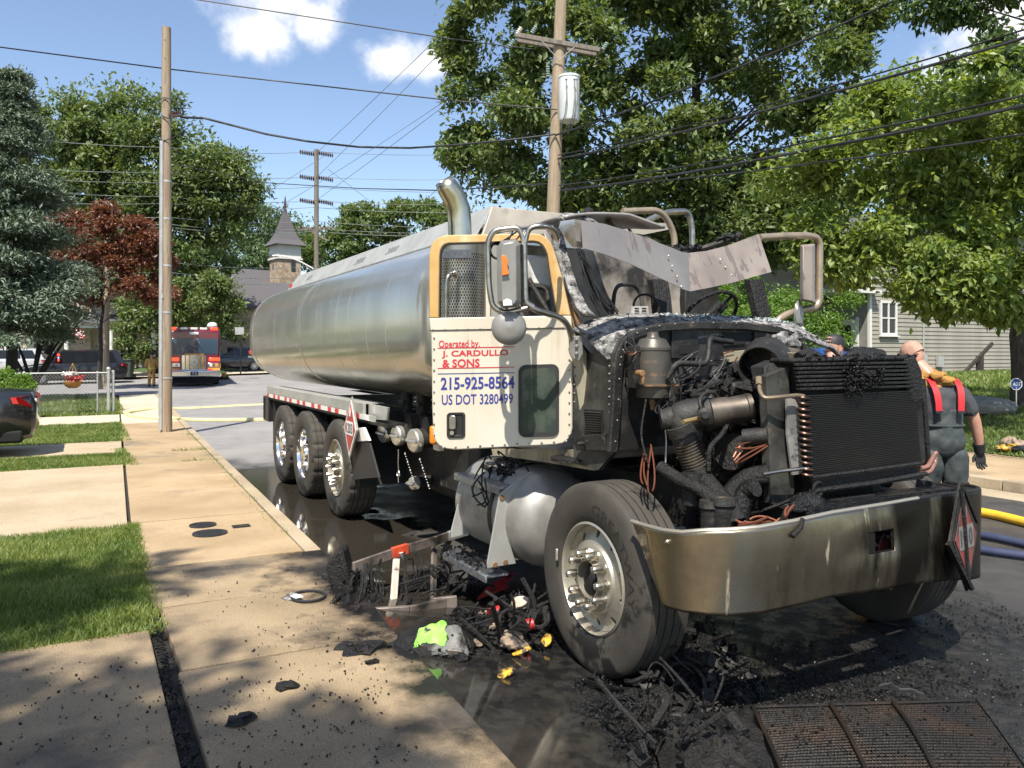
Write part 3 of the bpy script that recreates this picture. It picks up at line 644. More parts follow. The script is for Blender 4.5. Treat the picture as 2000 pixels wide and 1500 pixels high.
mb = MB(); mb.prism([V(-4.13, -1.17, 1.275), V(-3.55, -1.17, 1.27), V(-3.60, -1.17, 1.15), V(-4.13, -1.17, 1.12)], (0, .02, 0)); mb.obj('trough_end', m_alu, P_, smooth=0)
mb = MB(); mb.box((-6.35, -1.215, 1.145), (5.1, .02, .055)); mb.obj('strip_rail', m_alu, P_)
x = -8.9; k = 0
pr = {}
while x < -4.05:
    w_ = .15 if k % 2 == 0 else (.30 if k % 4 == 1 else .15)
    mb = MB(); mb.box((x + w_ / 2, -1.228, 1.145), (w_ - .006, .004, .05)); mb.obj('reflective_patch', m_refl_r if k % 2 == 0 else m_refl_w, P_); x += w_; k += 1
mb = MB(); mb.box((-6.2, -.75, 1.10), (5.4, .9, .03)); mb.obj('wheel_arch', m_charm, P_)
mb = MB(); mb.prism([V(-8.6, -1.2, 1.12), V(-8.6, -.45, 1.12), V(-8.6, -.45, .35), V(-8.6, -1.2, .35)], (.012, 0, 0)); mb.obj('mud_flap', m_rubk, P_)
mb = MB(); mb.prism([T(686, 862, y=-1.24), T(720, 862, y=-1.24), T(739, 932, y=-1.24), T(690, 937, y=-1.24)], (0, .02, 0)); mb.prism([V(-4.5, -1.2, .9), V(-4.5, -.5, .9), V(-4.35, -.5, .42), V(-4.35, -1.2, .42)], (.02, 0, 0)); mb.obj('mud_flap', m_rubk, P_)
mb = MB(); mb.prism([T(u, v, y=-1.25) for u, v in ((667, 832), (673, 861), (691, 863), (690, 857), (680, 850), (674, 832))], (0, .03, 0)); mb.obj('flap_bracket', m_alu, P_, smooth=0)
mb = MB(); mb.prism([T(u, v, y=-1.25) for u, v in ((682, 838), (709, 835), (720, 861), (690, 863))], (0, .03, .0)); mb.obj('flap_plate', m_white, P_, bevel=.004)
def placard(ctr, ux, uz, hw, hh, m1, num, parent, nrm, burnt=False):
    ux = Vector(ux).normalized(); uz = Vector(uz).normalized(); nrm = Vector(nrm).normalized(); c = Vector(ctr); e = tag(empty('placard', parent=parent))
    D = lambda a, b, d=0: c + ux * a * hw + uz * b * hh + nrm * d
    mb = MB(); mb.prism([D(-1.12, 0), D(0, 1.12), D(1.12, 0), D(0, -1.12)], nrm * -.015); mb.obj('holder', m_charm if burnt else m_alub, e, smooth=0)
    mb = MB(); mb.prism([D(-1, 0, .004), D(0, 1, .004), D(1, 0, .004), D(0, -1, .004)], nrm * -.003); mb.obj('border', m_charm if burnt else m_white, e, smooth=0)
    mb = MB(); mb.prism([D(-.86, 0, .008), D(0, .86, .008), D(.86, 0, .008), D(0, -.86, .008)], nrm * -.003); mb.obj('field', m1, e, smooth=0)
    mb = MB(); mb.prism([D(-.56, .24, .011), D(.56, .24, .011), D(.56, -.24, .011), D(-.56, -.24, .011)], nrm * -.002); mb.obj('number_panel', m_mirr if burnt else m_white, e, smooth=0)
    for nm, n0, n1 in ([(num, -.5, .5)] if not burnt else [('19', -.5, -.06), ('0', .16, .46)]): text_on('number', nm, lambda a, b: D(n0 + (n1 - n0) * a, -.18 + .36 * b, .0135), m_dk, e, .02)
    mb = MB(); mb.prism([D(-.12, .42, .012), D(-.16, .55, .012), D(-.02, .76, .012), D(.12, .58, .012), D(.10, .42, .012)], nrm * -.002); mb.obj('flame_mark', m_mirr if burnt else m_white, e, smooth=0)
    return e
placard(V(-4.32, -1.30, 1.02), (1, -.04, 0), (.12, 0, 1), .235, .29, m_plred, '1203', P_, (.12, -1, 0))
# delivery outlets under the tank
def outlet(p, r, m=m_alub):
    p = Vector(p); e = empty('pipe_outlet', parent=P_); d = V(.18, -1, -.05).normalized()
    mb = MB(); mb.cyl(p - d * .35, p - d * .02, r * .78, n=18); mb.cyl(p - d * .30, p - d * .22, r * 1.05, n=18); mb.cyl(p - d * .1, p - d * .02, r * .95, n=18); mb.tube([p - d * .3, p - d * .45 + V(0, 0, .12), p - d * .5 + V(0, 0, .4)], r * .75); mb.obj('pipe', m_charm, e)
    mb = MB(); mb.lathe([(r * .9, -.05), (r, -.045), (r, 0), (r * .9, .012), (r * .35, .016), (.001, .016)], p, d, 26)
    mb.tube([p + V(-r * 1.1, -.02, 0), p + V(-r * .5, -.045, .0), p + V(r * .5, -.045, .0), p + V(r * 1.15, -.02, .0)], .014)
    mb.obj('cap', m, e, smooth=30)
    mb = MB()
    for s in (-1, 1): mb.bar(p + V(s * r * 1.05, .0, 0), p + V(s * r * 1.35, .03, -.03), .02, .03)
    mb.obj('cam_lever', m_nut, e)
for u, v, yy, r in ((747, 846, -1.10, .095), (774, 851, -1.10, .095), (807, 861, -1.12, .105), (806, 944, -1.0, .062)): outlet(T(u, v, y=yy), r)
def valve(c, s=1.):
    mb = MB(); c = Vector(c); mb.ball(c, .1 * s); mb.cyl(c - V(0, 0, .16 * s), c + V(0, 0, .25 * s), .05 * s, n=12); mb.cyl(c - V(0, .13 * s, 0), c + V(0, .13 * s, 0), .085 * s, n=14); mb.box(c + V(0, -.05, .16 * s), (.12 * s, .03, .04)); return mb.obj('valve', m_charm, P_)
for x in (-3.9, -3.5, -3.05): valve((x, -.85, 1.12), 1.1)
mb = MB(); mb.box((-3.2, -.55, .80), (1.7, .5, .5)); mb.box((-3.0, .3, .7), (2.4, 1.2, .6)); mb.cyl((-3.7, -.6, .55), (-2.4, -.6, .55), .13); mb.obj('pump_cabinet', m_charm, P_, bevel=.02)
def chain(p, n, m=m_nut):
    mb = MB(); p = Vector(p)
    for i in range(n): mb.ball(p - V(0, 0, .022 * i) + V(.004 * math.sin(i), 0, 0), (.006, .006, .013), 6, 4)
    return mb.obj('chain', m, P_)
chain(T(778, 880, y=-1.12), 14); mb = MB(); mb.tube([T(778, 925, y=-1.12) + V(.03 * math.sin(t), 0, .03 * math.cos(t)) for t in np.linspace(0, 5, 12)], .006); mb.obj('hook', m_nut, P_)
for u0, v0, s in ((793, 886, 1), (822, 897, 1)):
    p = T(u0, v0, y=-1.1); mb = MB()
    for i in range(11): mb.box(p + V(.022 * i, -.01, -.022 * i), (.016, .004, .006 if i % 3 else .018), mi=0)
    mb.obj('tag_strip', m_white, P_)
# step and fuel tank
mb = MB(); mb.lathe([(.30, -1.95), (.335, -1.9), (.335, -1.08), (.325, -1.02), (.29, -.94), (.20, -.885), (.001, -.865)], (0, -.88, .66), (1, 0, 0), 48); mb.obj('fuel_tank', m_tankf, P_, smooth=50)
mb = MB(); mb.lathe([(.338, -1.35), (.342, -1.345), (.342, -1.30), (.338, -1.295)], (0, -.88, .66), (1, 0, 0), 48, closed=True); mb.obj('tank_strap', m_rubk, P_)
def plate(x, m, px):
    mb = MB(); mb.prism([T(u, v, x=x) for u, v in px], (.014, 0, 0)); return mb.obj('step_plate', m, P_, smooth=0, bevel=.003)
plate(-1.10, m_alu, [(974, 965), (1000, 944), (1036, 921), (1046, 925), (1018, 950), (1000, 985), (993, 1020), (994, 1060), (1006, 1100), (951, 1109), (950, 1100)])
plate(-1.86, m_alu, [(903, 946), (922, 930), (975, 905), (978, 925), (940, 960), (925, 1000), (922, 1040), (880, 1050), (880, 1036)])
for z, y0, y1 in ((.88, T(974, 966, x=-1.12).y, -.86), (.30, T(950, 1103, x=-1.12).y, -1.17)):
    mb = MB(); mb.box((-1.48, (y0 + y1) / 2, z), (.72, y1 - y0, .02)); mb.box((-1.48, y0, z - .018), (.72, .014, .045)); mb.obj('step_tread', m_tread_pl, P_, bevel=.003)
for u, v in ((967, 1103), (987, 1098), (980, 972)): p = T(u, v, x=-1.085); mb = MB(); mb.cyl(p - V(.02, 0, 0), p + V(.006, 0, 0), .017, n=10); mb.obj('bolt', m_rust, P_)
# cab shell
mb = MB()
mb.strip([T(960, 877, y=-1.0), T(1060, 877, y=-1.0), T(1165, 880, y=-1.0), T(1196, 882, y=-.98)], [T(962, 888, y=-1.0), T(1060, 902, y=-1.0), T(1160, 919, y=-1.0), T(1166, 918, y=-.98)], (0, .04, 0))
mb.obj('sill_panel', m_scuff, P_, smooth=0)
mb = MB(); mb.box((-1.66, 0, 1.85), (.04, 1.96, 1.5)); mb.box((-1.1, 0, 1.14), (1.1, 1.96, .06)); mb.obj('cab_back_wall', m_cabin, P_, bevel=.02)
mb = MB(); mb.prism([V(-1.66, .98, 1.15), V(-.55, .98, 1.15), V(-.55, .98, 2.0), V(-.9, .98, 2.03), V(-1.3, .98, 2.03), V(-1.66, .98, 2.03)], (0, -.04, 0)); mb.prism([V(-1.66, .98, 2.03), V(-1.45, .98, 2.03), V(-1.45, .98, 2.58), V(-1.66, .98, 2.58)], (0, -.04, 0)); mb.obj('cab_side', m_charp, P_, smooth=0)
mb = MB(); mb.prism([V(-1.66, -.96, 1.15), V(-1.5, -.96, 1.15), V(-1.5, -.96, 2.6), V(-1.66, -.96, 2.6)], (0, .05, 0)); mb.obj('door_pillar', m_cab, P_, bevel=.01)
def roof(a, b):      # sagging, scorched roof skin
    y = -1.0 + 2.0 * b; x = -1.68 + 1.0 * a
    z = 2.70 + .045 * math.cos((b - .5) * 2.6) - .045 * (abs(b - .5) * 2) ** 6 - .03 * a - (.14 * a * max(0, math.sin((b - .25) * 3.6)) if b > .25 else 0) + .008 * math.sin(9 * a + 7 * b)
    q = min(1, max(0, (b - .42) / .26)); z -= .34 * q * q * (3 - 2 * q)
    return V(x, y, z)
mb = MB(); mb.grid(lambda a, b: roof(a, b * .40), 16, 28); mb.obj('roof', m_cab, P_, solid=.02)
mb = MB(); mb.tube(arcs([T(1095, 432, x=-.7), T(1100, 420, x=-.75), T(1150, 428, x=-.7), T(1200, 470, x=-.7)], .1), .022); mb.obj('roof_edge', m_ash, P_)
mb = MB(); mb.strip([T(1140, 412, x=-1.2), T(1150, 408, x=-1.25), T(1160, 422, x=-1.2)], [T(1136, 424, x=-1.15), T(1148, 432, x=-1.15), T(1152, 448, x=-1.1)], (.02, 0, 0)); mb.ball(T(1150, 418, x=-1.2), (.03, .05, .05)); mb.obj('roof_light_stub', m_char, P_, smooth=0)
mb = MB(); mb.tube(arcs([T(1186, 436, x=-1.0), T(1192, 440, x=-.9), T(1203, 452, x=-.8), T(1204, 462, x=-.8)], .05), .025); mb.obj('horn_stub', m_chrt, P_)
# hump of the roof behind the visor
mb = MB()
def hump(a, b):
    p = T(1195 + 108 * a, 452 + 8 * a + 28 * a ** 3 + 22 * b, x=-.95 + .35 * b); return p
mb.grid(hump, 12, 4); mb.obj('roof_skin_fold', m_visor, P_, solid=.012)
# pillars
def pillar(px, x, w, m, name='windscreen_pillar', dep=.07):
    mb = MB(); mb.strip([T(u - w / 2, v, x=xx) for (u, v), xx in zip(px, x)], [T(u + w / 2, v, x=xx) for (u, v), xx in zip(px, x)], (-dep, .0, 0)); return mb.obj(name, m, P_, smooth=50, bevel=.006)
pillar([(1086, 440), (1100, 500), (1118, 560), (1138, 600), (1155, 618)], [-.85, -.78, -.68, -.58, -.53], 22, m_ash)
pillar([(1070, 455), (1088, 500), (1106, 560), (1122, 620)], [-.88, -.80, -.72, -.64], 16, m_cab, 'pillar_trim')
pillar([(1108, 560), (1120, 600), (1128, 640), (1132, 690)], [-.70, -.64, -.60, -.58], 14, m_rust, 'hinge_pillar')
pillar([(1478, 545), (1486, 580), (1494, 618)], [-.92, -.88, -.84], 26, m_char)
pillar([(1290, 545), (1296, 580), (1300, 618)], [-1.2, -1.15, -1.1], 30, m_char, 'burnt_seat_back'); pillar([(1362, 552), (1360, 585), (1362, 618)], [-1.3, -1.28, -1.26], 44, m_charm, 'burnt_seat_back')
mb = MB(); mb.prism([T(1030, 497, x=-1.3), T(1075, 500, x=-1.25), T(1084, 540, x=-1.2), T(1078, 562, x=-1.2), T(1035, 556, x=-1.3)], (-.08, 0, 0)); mb.obj('seat_cover', mat('seat_ash_white', (.55, .54, .5), .8, 0, (.35, .34, .32), 6, bump=.3, bsc=20), P_, bevel=.02)
mb = MB(); mb.tube(arcs([T(1030, 615, x=-1.25), T(1030, 558, x=-1.25), T(1068, 560, x=-1.2), T(1072, 615, x=-1.15)], .08), .02); mb.tube([T(1032, 545, x=-1.2), T(1072, 612, x=-1.1)], .02); mb.obj('seat_frame', m_charm, P_)
mb = MB(); mb.tube(arcs([T(1196, 612, x=-1.3), T(1200, 570, x=-1.35), T(1208, 556, x=-1.4), T(1240, 556, x=-1.4), T(1252, 575, x=-1.4), T(1256, 612, x=-1.3)], .06), .016); mb.obj('seat_frame', m_charm, P_)
# dash, steering wheel and what is left in the cab
mb = MB(); mb.prism([T(1233, 598, x=-.62), T(1266, 598, x=-.62), T(1268, 618, x=-.62), T(1234, 618, x=-.62)], (-.02, 0, 0)); mb.obj('vent_panel', mat('vent_white', (.5, .5, .48), .6, 0, (.3, .3, .28), 30), P_, smooth=0)
mb = MB()
for u in (1240, 1254):
    for v in (601, 606, 611, 616): mb.prism([T(u, v, x=-.617), T(u + 8, v, x=-.617), T(u + 8, v + 2.2, x=-.617), T(u, v + 2.2, x=-.617)], (-.003, 0, 0))
mb.obj('vent_slots', m_holek, P_, smooth=0)
mb = MB(); c = T(1262, 600, x=-.8); mb.lathe([(.085, -.01), (.10, 0), (.085, .01)], c, (1, -.3, .2), 24, closed=True); mb.obj('gauge_ring', m_charm, P_)
c = T(1385, 618, x=-.95); ax = V(-.75, 0, .66); mb = MB(); rg = mb.ring(c, ax, .23, 40); mb.tube(rg + [rg[0]], .014, 8, cap=False)
for k in (3, 17, 30): mb.tube([c, rg[k]], .012)
mb.tube([c, c - ax * .5], .03); mb.obj('steering_wheel', m_char, P_)
mb = MB(); mb.prism([T(1375, 620, x=-.9), T(1405, 590, x=-.9), T(1422, 588, x=-.9), T(1425, 600, x=-.9), T(1400, 625, x=-.9)], (-.06, 0, 0)); mb.obj('burnt_dash_lump', m_char, P_, bevel=.02)
def wires(name, ends, n, m, r=.004, j=.05, parent=None):
    mb = MB()
    for i in range(n):
        a, b = ends[i % len(ends)]; a = Vector(a) + V(*rng.normal(0, j * .5, 3)); b = Vector(b) + V(*rng.normal(0, j * .5, 3)); q = (a + b) / 2 + V(*rng.normal(0, j * 1.5, 3)) - V(0, 0, (a - b).length * .12)
        mb.tube(bez(a, q, b, 7), r, 5)
    return tag(mb.obj(name, m, parent or P_, fix=False), kind='stuff')
wires('hanging_wires', [(T(1132, 490, x=-.75), T(1190, 612, x=-.75)), (T(1135, 488, x=-.75), T(1205, 614, x=-.7)), (T(1130, 490, x=-.75), T(1170, 612, x=-.7))], 14, m_wire, .0045, .03)
# cowl, firewall and bonnet opening
def cowl(a, b):      # a across (-1..1), b from windscreen base to the front edge
    y = -.99 + 1.98 * a; e = abs(2 * a - 1)
    x = -.56 + .40 * b - .06 * e ** 4; z = 2.03 - .05 * b - .10 * b * b - (.10 + .05 * b) * e ** 5 + .012 * math.sin(17 * y + 5 * b) * b
    return V(x, y, z)
mb = MB(); mb.grid(cowl, 40, 10); mb.obj('cowl', m_ash, P_, solid=.02)
arch = [T(1190, 882, x=-.14), T(1197, 800, x=-.14), T(1200, 720, x=-.14), T(1204, 690, x=-.14), T(1216, 664, x=-.14), T(1240, 646, x=-.14), T(1290, 634, x=-.14), T(1360, 630, x=-.14), T(1450, 632, x=-.14), T(1520, 640, x=-.14), T(1552, 655, x=-.14), T(1561, 675, x=-.14), T(1562, 760, x=-.14), T(1560, 850, x=-.14)]
mb = MB(); mb.strip(arch, [p + (V(0, .035, 0) if i < 4 or i > 9 else V(0, 0, -.035)) for i, p in enumerate(arch)], (.03, 0, 0)); mb.tube(arcs(arch, .1, 3), .013, 6); mb.obj('bonnet_flange', m_charm, P_)
mb = MB(); mb.prism([p - V(.02, 0, 0) for p in arch], (-.03, 0, 0)); mb.obj('firewall', m_charp, P_, smooth=0)
mb = MB()
for i in range(len(arch) - 1):
    for k in (.25, .75):
        p = arch[i].lerp(arch[i + 1], k); mb.ball(p + V(.03, .015, 0), (.007, .007, .007), 6, 4)
for u in range(1310, 1400, 14): mb.ball(T(u, 648, x=-.16), .008, 6, 4)
mb.obj('rivets', m_rivet, P_)
def fw_plate(px, m, name, d=.012):
    mb = MB(); mb.prism([T(u, v, x=-.155) for u, v in px], (d, 0, 0)); return mb.obj(name, m, P_, smooth=0, bevel=.003)
fw_plate([(1310, 640), (1362, 640), (1362, 700), (1310, 700)], m_charp, 'firewall_plate'); fw_plate([(1470, 648), (1506, 650), (1508, 690), (1470, 680)], m_charm, 'firewall_plate', .02)
fw_plate([(1412, 688), (1470, 682), (1474, 705), (1450, 712), (1414, 706)], m_scuff, 'firewall_plate'); fw_plate([(1412, 650), (1466, 650), (1466, 672), (1412, 676)], m_holek, 'firewall_opening', .006); fw_plate([(1326, 672), (1348, 672), (1348, 692), (1326, 692)], m_holek, 'firewall_opening', .016)
# kick panel between the door hinge and the bonnet opening
mb = MB(); kp = [(1122, 650), (1142, 645), (1200, 700), (1196, 890), (1168, 917), (1135, 905), (1122, 880)]
mb.prism([T(1120, 660, x=-.62), T(1146, 690, x=-.52), T(1203, 690, x=-.15), T(1197, 885, x=-.15), T(1168, 918, x=-.28), T(1120, 905, x=-.56)], (0, .03, 0)); mb.obj('kick_panel', m_charp, P_, smooth=0)
mb = MB(); mb.strip([T(1119, 650, x=-.60), T(1121, 760, x=-.60), T(1121, 900, x=-.58)], [T(1140, 690, x=-.5), T(1141, 760, x=-.5), T(1136, 905, x=-.52)], (.0, .02, 0)); mb.obj('hinge_panel', m_scuff, P_)
mb = MB()
for v in range(700, 890, 17): mb.ball(T(1125, v, x=-.585) - V(0, .012, 0), .008, 6, 4)
for v in range(700, 890, 15): mb.ball(T(1193, v, x=-.18) - V(0, .01, 0), .008, 6, 4)
mb.obj('rivets', m_rivet, P_)
e = empty('louvre_grille', parent=P_)
gp = lambda a, b, d=0: T(1144 + 37 * a, 799 + 45 * b + 2 * a, x=-.43 + .2 * a) + V(0, -.01 - d, 0)
mb = MB(); mb.prism([gp(0, 0), gp(1, 0), gp(1, 1), gp(.15, 1)], (0, -.006, 0)); mb.obj('panel', m_holek, e, smooth=0)
mb = MB()
for k in range(9): mb.strip([gp(.05, .07 + k * .1), gp(.95, .07 + k * .1)], [gp(.05, .11 + k * .1, .014), gp(.95, .11 + k * .1, .014)], (0, 0, -.004))
mb.obj('slats', m_charm, e, smooth=0)
mb = MB(); mb.prism([T(1132, 862, x=-.48) - V(0, .02, 0), T(1150, 850, x=-.4) - V(0, .02, 0), T(1194, 846, x=-.17) - V(0, .02, 0), T(1196, 880, x=-.17) - V(0, .02, 0), T(1140, 878, x=-.45) - V(0, .02, 0)], (0, -.03, 0))
for u, v in ((1142, 866), (1158, 862), (1178, 855), (1180, 872)): mb.cyl(T(u, v, x=-.35), T(u, v, x=-.35) - V(0, .05, 0), .012, n=8)
mb.obj('hinge_bracket', m_charm, P_, bevel=.004)
mb = MB(); mb.loft([mb.ring(T(1115, 893, x=-.6) + V(0, -.03, dz), (0, 0, 1), (r, r * .7), 18) for dz, r in ((-.02, .05), (-.02, .13), (0, .13), (.002, .05))]); mb.obj('burnt_step_pad', m_char, P_)
# exhaust stack and perforated heat shield
ex = empty('exhaust_stack', parent=P_); sx = T(902, 560, x=-1.75)
c0 = V(-1.80, -1.20, 0)
pxs = [(899, 640), (899, 480), (898, 440), (896, 410), (886, 384), (875, 367), (866, 352)]
mb = MB(); mb.tube([T(u, v, x=-1.85) for u, v in pxs], [.086] * 4 + [.085, .08, .066], 24, cap=False); mb.obj('pipe', m_stack, ex, smooth=60, solid=.006)
cc = T(903, 560, x=-1.70); r_ = .172; z0, z1 = T(903, 622, x=-1.7).z, T(903, 478, x=-1.7).z
mb = MB(); mb.lathe([(r_ - .012, z0 - .4), (r_ - .012, z1 - .03), (r_ - .03, z1 - .01)], (cc.x, cc.y, 0), (0, 0, 1), 40); mb.obj('silencer', m_holek, ex)
nA, nZ = 56, 22; mb = MB()
def cylp(a, z, r=r_): return V(cc.x + r * math.cos(a), cc.y + r * math.sin(a), z)
zz = np.linspace(z0, z1 - .075, nZ + 1); dz = zz[1] - zz[0]; da = 2 * math.pi / nA
for i in range(nZ):
    for j in range(nA):
        a0 = j * da; off = (i % 2) * .5 * da; zc = zz[i]
        A = [cylp(a0 + off, zc), cylp(a0 + off + da, zc), cylp(a0 + off + da, zc + dz), cylp(a0 + off, zc + dz)]
        q0, q1, y0_, y1_ = off + da * .22, off + da * .66, dz * .18, dz * .86
        B = [cylp(a0 + q0, zc + y0_), cylp(a0 + q1, zc + y0_), cylp(a0 + q1, zc + y1_), cylp(a0 + q0, zc + y1_)]
        mb.add(A + B, [(0, 1, 5, 4), (1, 2, 6, 5), (2, 3, 7, 6), (3, 0, 4, 7)])
mb.lathe([(r_, z1 - .075), (r_, z1)], (cc.x, cc.y, 0), (0, 0, 1), 40); mb.obj('heat_shield', m_perf, ex, smooth=30, fix=False)
mb = MB(); mb.tube(arcs([T(871, 625, x=-1.45), T(872, 550, x=-1.45), T(876, 538, x=-1.45), T(890, 532, x=-1.5)], .06), .017, 10); mb.lathe([(.04, 0), (.04, .01), (.001, .012)], T(885, 534, x=-1.5), (.6, -.8, 0), 16); mb.obj('grab_handle', m_chrome, P_)
mb = MB(); mb.strip([T(862, 487, x=-1.45), T(921, 487, x=-1.45)], [T(862, 505, x=-1.45), T(921, 505, x=-1.45)], (-.01, 0, 0)); o = mb.obj('shield_bracket', m_chrome, P_, smooth=0, bevel=.004)
mb = MB(); mb.box((-1.62, -1.16, 2.25), (.02, .36, .75)); mb.obj('exhaust_panel', m_alu, P_)
# ---- the open door
H0 = T(1118, 700, Y=5.02); H1 = T(842, 700, Y=5.16); dn = (H1 - H0).cross(V(0, 0, 1)).normalized()
if (SM.to_3x3() @ dn).y > 0: dn = -dn
def D(u, v, d=0.): return TP(u, v, H0, dn) + dn * d
door = empty('door', parent=P_)
out = [(838, 621), (838, 500), (841, 482), (848, 470), (858, 463), (872, 459), (1040, 456), (1056, 458), (1068, 465), (1076, 476), (1082, 490), (1097, 540), (1115, 616)]
inn = [(857, 621), (858, 500), (860, 488), (864, 481), (869, 477), (877, 475), (1042, 471), (1052, 473), (1060, 479), (1065, 487), (1069, 496), (1076, 545), (1088, 616)]
mb = MB(); mb.strip([D(*p) for p in out], [D(*p) for p in inn], -dn * .05); mb.obj('window_frame', m_doory, door, bevel=.006, smooth=30)
mb = MB(); ii = [(u + (2 if u < 960 else -2), v + (2 if v < 560 else 0)) for u, v in inn]
mb.strip([D(*p, -.005) for p in inn], [D(*p, -.005) for p in ii], -dn * .03); mb.obj('window_seal', m_rubk, door)
mb = MB(); mb.strip([D(948, 474), D(949, 621)], [D(956, 474), D(957, 621)], -dn * .04); mb.obj('vent_divider', m_door, door)
low = [(838, 621), (842, 657), (844, 800), (846, 850), (850, 862), (858, 871), (872, 877), (890, 879), (1085, 869), (1100, 866), (1110, 858), (1116, 847), (1118, 836), (1118, 657), (1115, 616)]
mb = MB(); mb.prism([D(*p) for p in low], -dn * .05); mb.obj('door_skin', m_door, door, smooth=30, bevel=.008)
mb = MB(); mb.prism([D(838, 646, .003), D(1116, 641, .003), D(1116, 639.5, .003), D(838, 644.5, .003)], dn * .003); mb.obj('panel_seam', m_charm, door, smooth=0)
mb = MB()
for u in range(866, 1110, 24): mb.ball(D(u, 879.5 - (u - 846) * .052 - 4.5, .004), .0075, 8, 5)
for u in range(846, 1110, 23): mb.ball(D(u, 644 - (u - 846) * .018, .004), .0065, 8, 5)
for v in range(660, 850, 21): mb.ball(D(848, v, .004), .0065, 8, 5); mb.ball(D(1112, v, .004), .0065, 8, 5)
mb.obj('rivets', m_cab, door)
def rrect(u0, v0, u1, v1, r, d, sk=0., k=4):
    pts = []
    for cx, cy, a0 in ((u1 - r, v0 + r, -90), (u1 - r, v1 - r, 0), (u0 + r, v1 - r, 90), (u0 + r, v0 + r, 180)):
        for i in range(k + 1):
            a = R(a0 + 90 * i / k); u = cx + r * math.cos(a); pts.append(D(u, cy + r * math.sin(a) + (u - u0) * sk, d))
    return pts
pw = empty('peep_window', parent=door)
A = rrect(1013, 713, 1092, 854, 14, .012, -.03); B = rrect(1020, 720, 1086, 846, 10, .012, -.03)
mb = MB(); mb.strip(A + A[:1], B + B[:1], -dn * .02); mb.obj('seal', m_rubk, pw)
mb = MB(); mb.prism(B, -dn * .006); mb.obj('pane', m_glassd, pw, smooth=0)
hd = empty('handle', parent=door)
A = rrect(873, 806, 909, 856, 7, .008, -.03); B = rrect(877, 810, 905, 852, 5, .008, -.03); Bi = rrect(879, 812, 903, 850, 5, .0015, -.03)
mb = MB(); mb.strip(A + A[:1], B + B[:1], -dn * .01); mb.strip(B + B[:1], Bi + Bi[:1], -dn * .002); mb.prism(Bi, -dn * .002); mb.obj('recess', m_blackp, hd, smooth=30)
mb = MB(); mb.prism(rrect(879, 811, 892, 838, 4, .014), dn * .016); mb.obj('lever', m_chrome, hd, smooth=30, bevel=.003)
mb = MB(); mb.cyl(D(884, 845, .004), D(884, 845, .02), .014, n=16); mb.obj('lock', m_nut, hd)
def dtext(s, u0, v0, u1, v1, m, bold=.0, sk=-.02): text_on('lettering', s, lambda a, b: D(u0 + (u1 - u0) * a, v1 + (v0 - v1) * b + sk * (u1 - u0) * a, .0025), m, door, bold)
dtext('Operated by,', 857, 665, 937, 683, m_red, .012); dtext('J. CARDULLO', 863, 685, 993, 700, m_red, .024); dtext('& SONS', 864, 702, 937, 718, m_red, .024)
dtext('215-925-8564', 861, 737, 1005, 762, m_blue, .022); dtext('US DOT 3280499', 863, 771, 1002, 791, m_blue, .012)
for v, m, w in ((679, m_red, 1.6), (718.5, m_red, 1.6), (729.5, m_blue, 1.3)):
    mb = MB(); mb.prism([D(855, v, .001), D(1005, v - 2.5, .001), D(1005, v - 2.5 + w, .001), D(855, v + w, .001)], dn * .0015); mb.obj('rule_line', m, door, smooth=0)
mb = MB(); mb.box((0, 0, 0), (.05, .05, .12)); o = mb.obj('marker_lamp', m_amberl, P_, bevel=.015); o.location = D(841, 852, -.08)
mb = MB(); mb.box((0, 0, 0), (.09, .05, .16)); o = mb.obj('marker_bracket', m_door, P_, bevel=.01); o.location = D(848, 860, -.12)
# ---- mirrors
def M4(u, v, d=0): return T(u, v, Y=4.66 + d)
mr_ = empty('mirror', parent=P_)
mb = MB(); mb.tube(arcs([M4(1042, 600), M4(1026, 590), M4(1024, 470), M4(1014, 444), M4(965, 450), M4(953, 470), M4(955, 560), M4(962, 600), M4(985, 612), M4(1030, 602)], .06, 5), .017, 12)
mb.tube(arcs([M4(1024, 480), M4(1032, 445), M4(1060, 440), M4(1082, 448, .1), M4(1088, 466, .22)], .06), .016, 10)
mb.tube(arcs([M4(1026, 590), M4(1046, 606), M4(1095, 620, .12), M4(1110, 636, .2), M4(1120, 672, .26)], .07), .019, 12); mb.obj('mirror_arm', m_chrome, mr_)
mb = MB(); ps = [(978, 470), (1008, 466), (1016, 476), (1018, 590), (1012, 600), (982, 603), (972, 592), (970, 484)]
mb.loft([[M4(u, v, .03) for u, v in ps], [M4(993 + (u - 993) * .97, 535 + (v - 535) * .97, -.05) for u, v in ps], [M4(993 + (u - 993) * .62, 535 + (v - 535) * .9, -.085) for u, v in ps]]); mb.obj('mirror_housing', m_mirr, mr_, smooth=25, bevel=.004)
mb = MB(); mb.prism([M4(978, 500, -.10), M4(985, 498, -.10), M4(992, 508, -.105), M4(990, 520, -.10), M4(994, 536, -.10), M4(979, 539, -.10), M4(980, 520, -.10)], (.008, 0, 0)); mb.obj('melted_marker', m_orange, mr_, bevel=.006)
mb = MB(); mb.prism([M4(982, 587, -.09), M4(990, 583, -.09), M4(998, 586, -.09), M4(1000, 596, -.09), M4(983, 597, -.09)], (.004, 0, 0)); mb.obj('peeled_patch', m_white, mr_, smooth=0)
mb = MB(); rz2 = SMI.to_3x3() @ V(0, -1, 0); c = M4(994, 640); mb.lathe([(.098, -.03), (.102, 0), (.09, .02), (.05, .035), (.001, .04)], c, rz2, 32); mb.tube([c, M4(992, 612)], .012); mb.obj('round_mirror', m_mirr, mr_, smooth=40)
mb = MB(); c = M4(973, 488, -.02); mb.lathe([(.05, 0), (.055, -.03), (.04, -.04)], c, rz2, 20); mb.obj('spot_mirror', m_char, mr_)
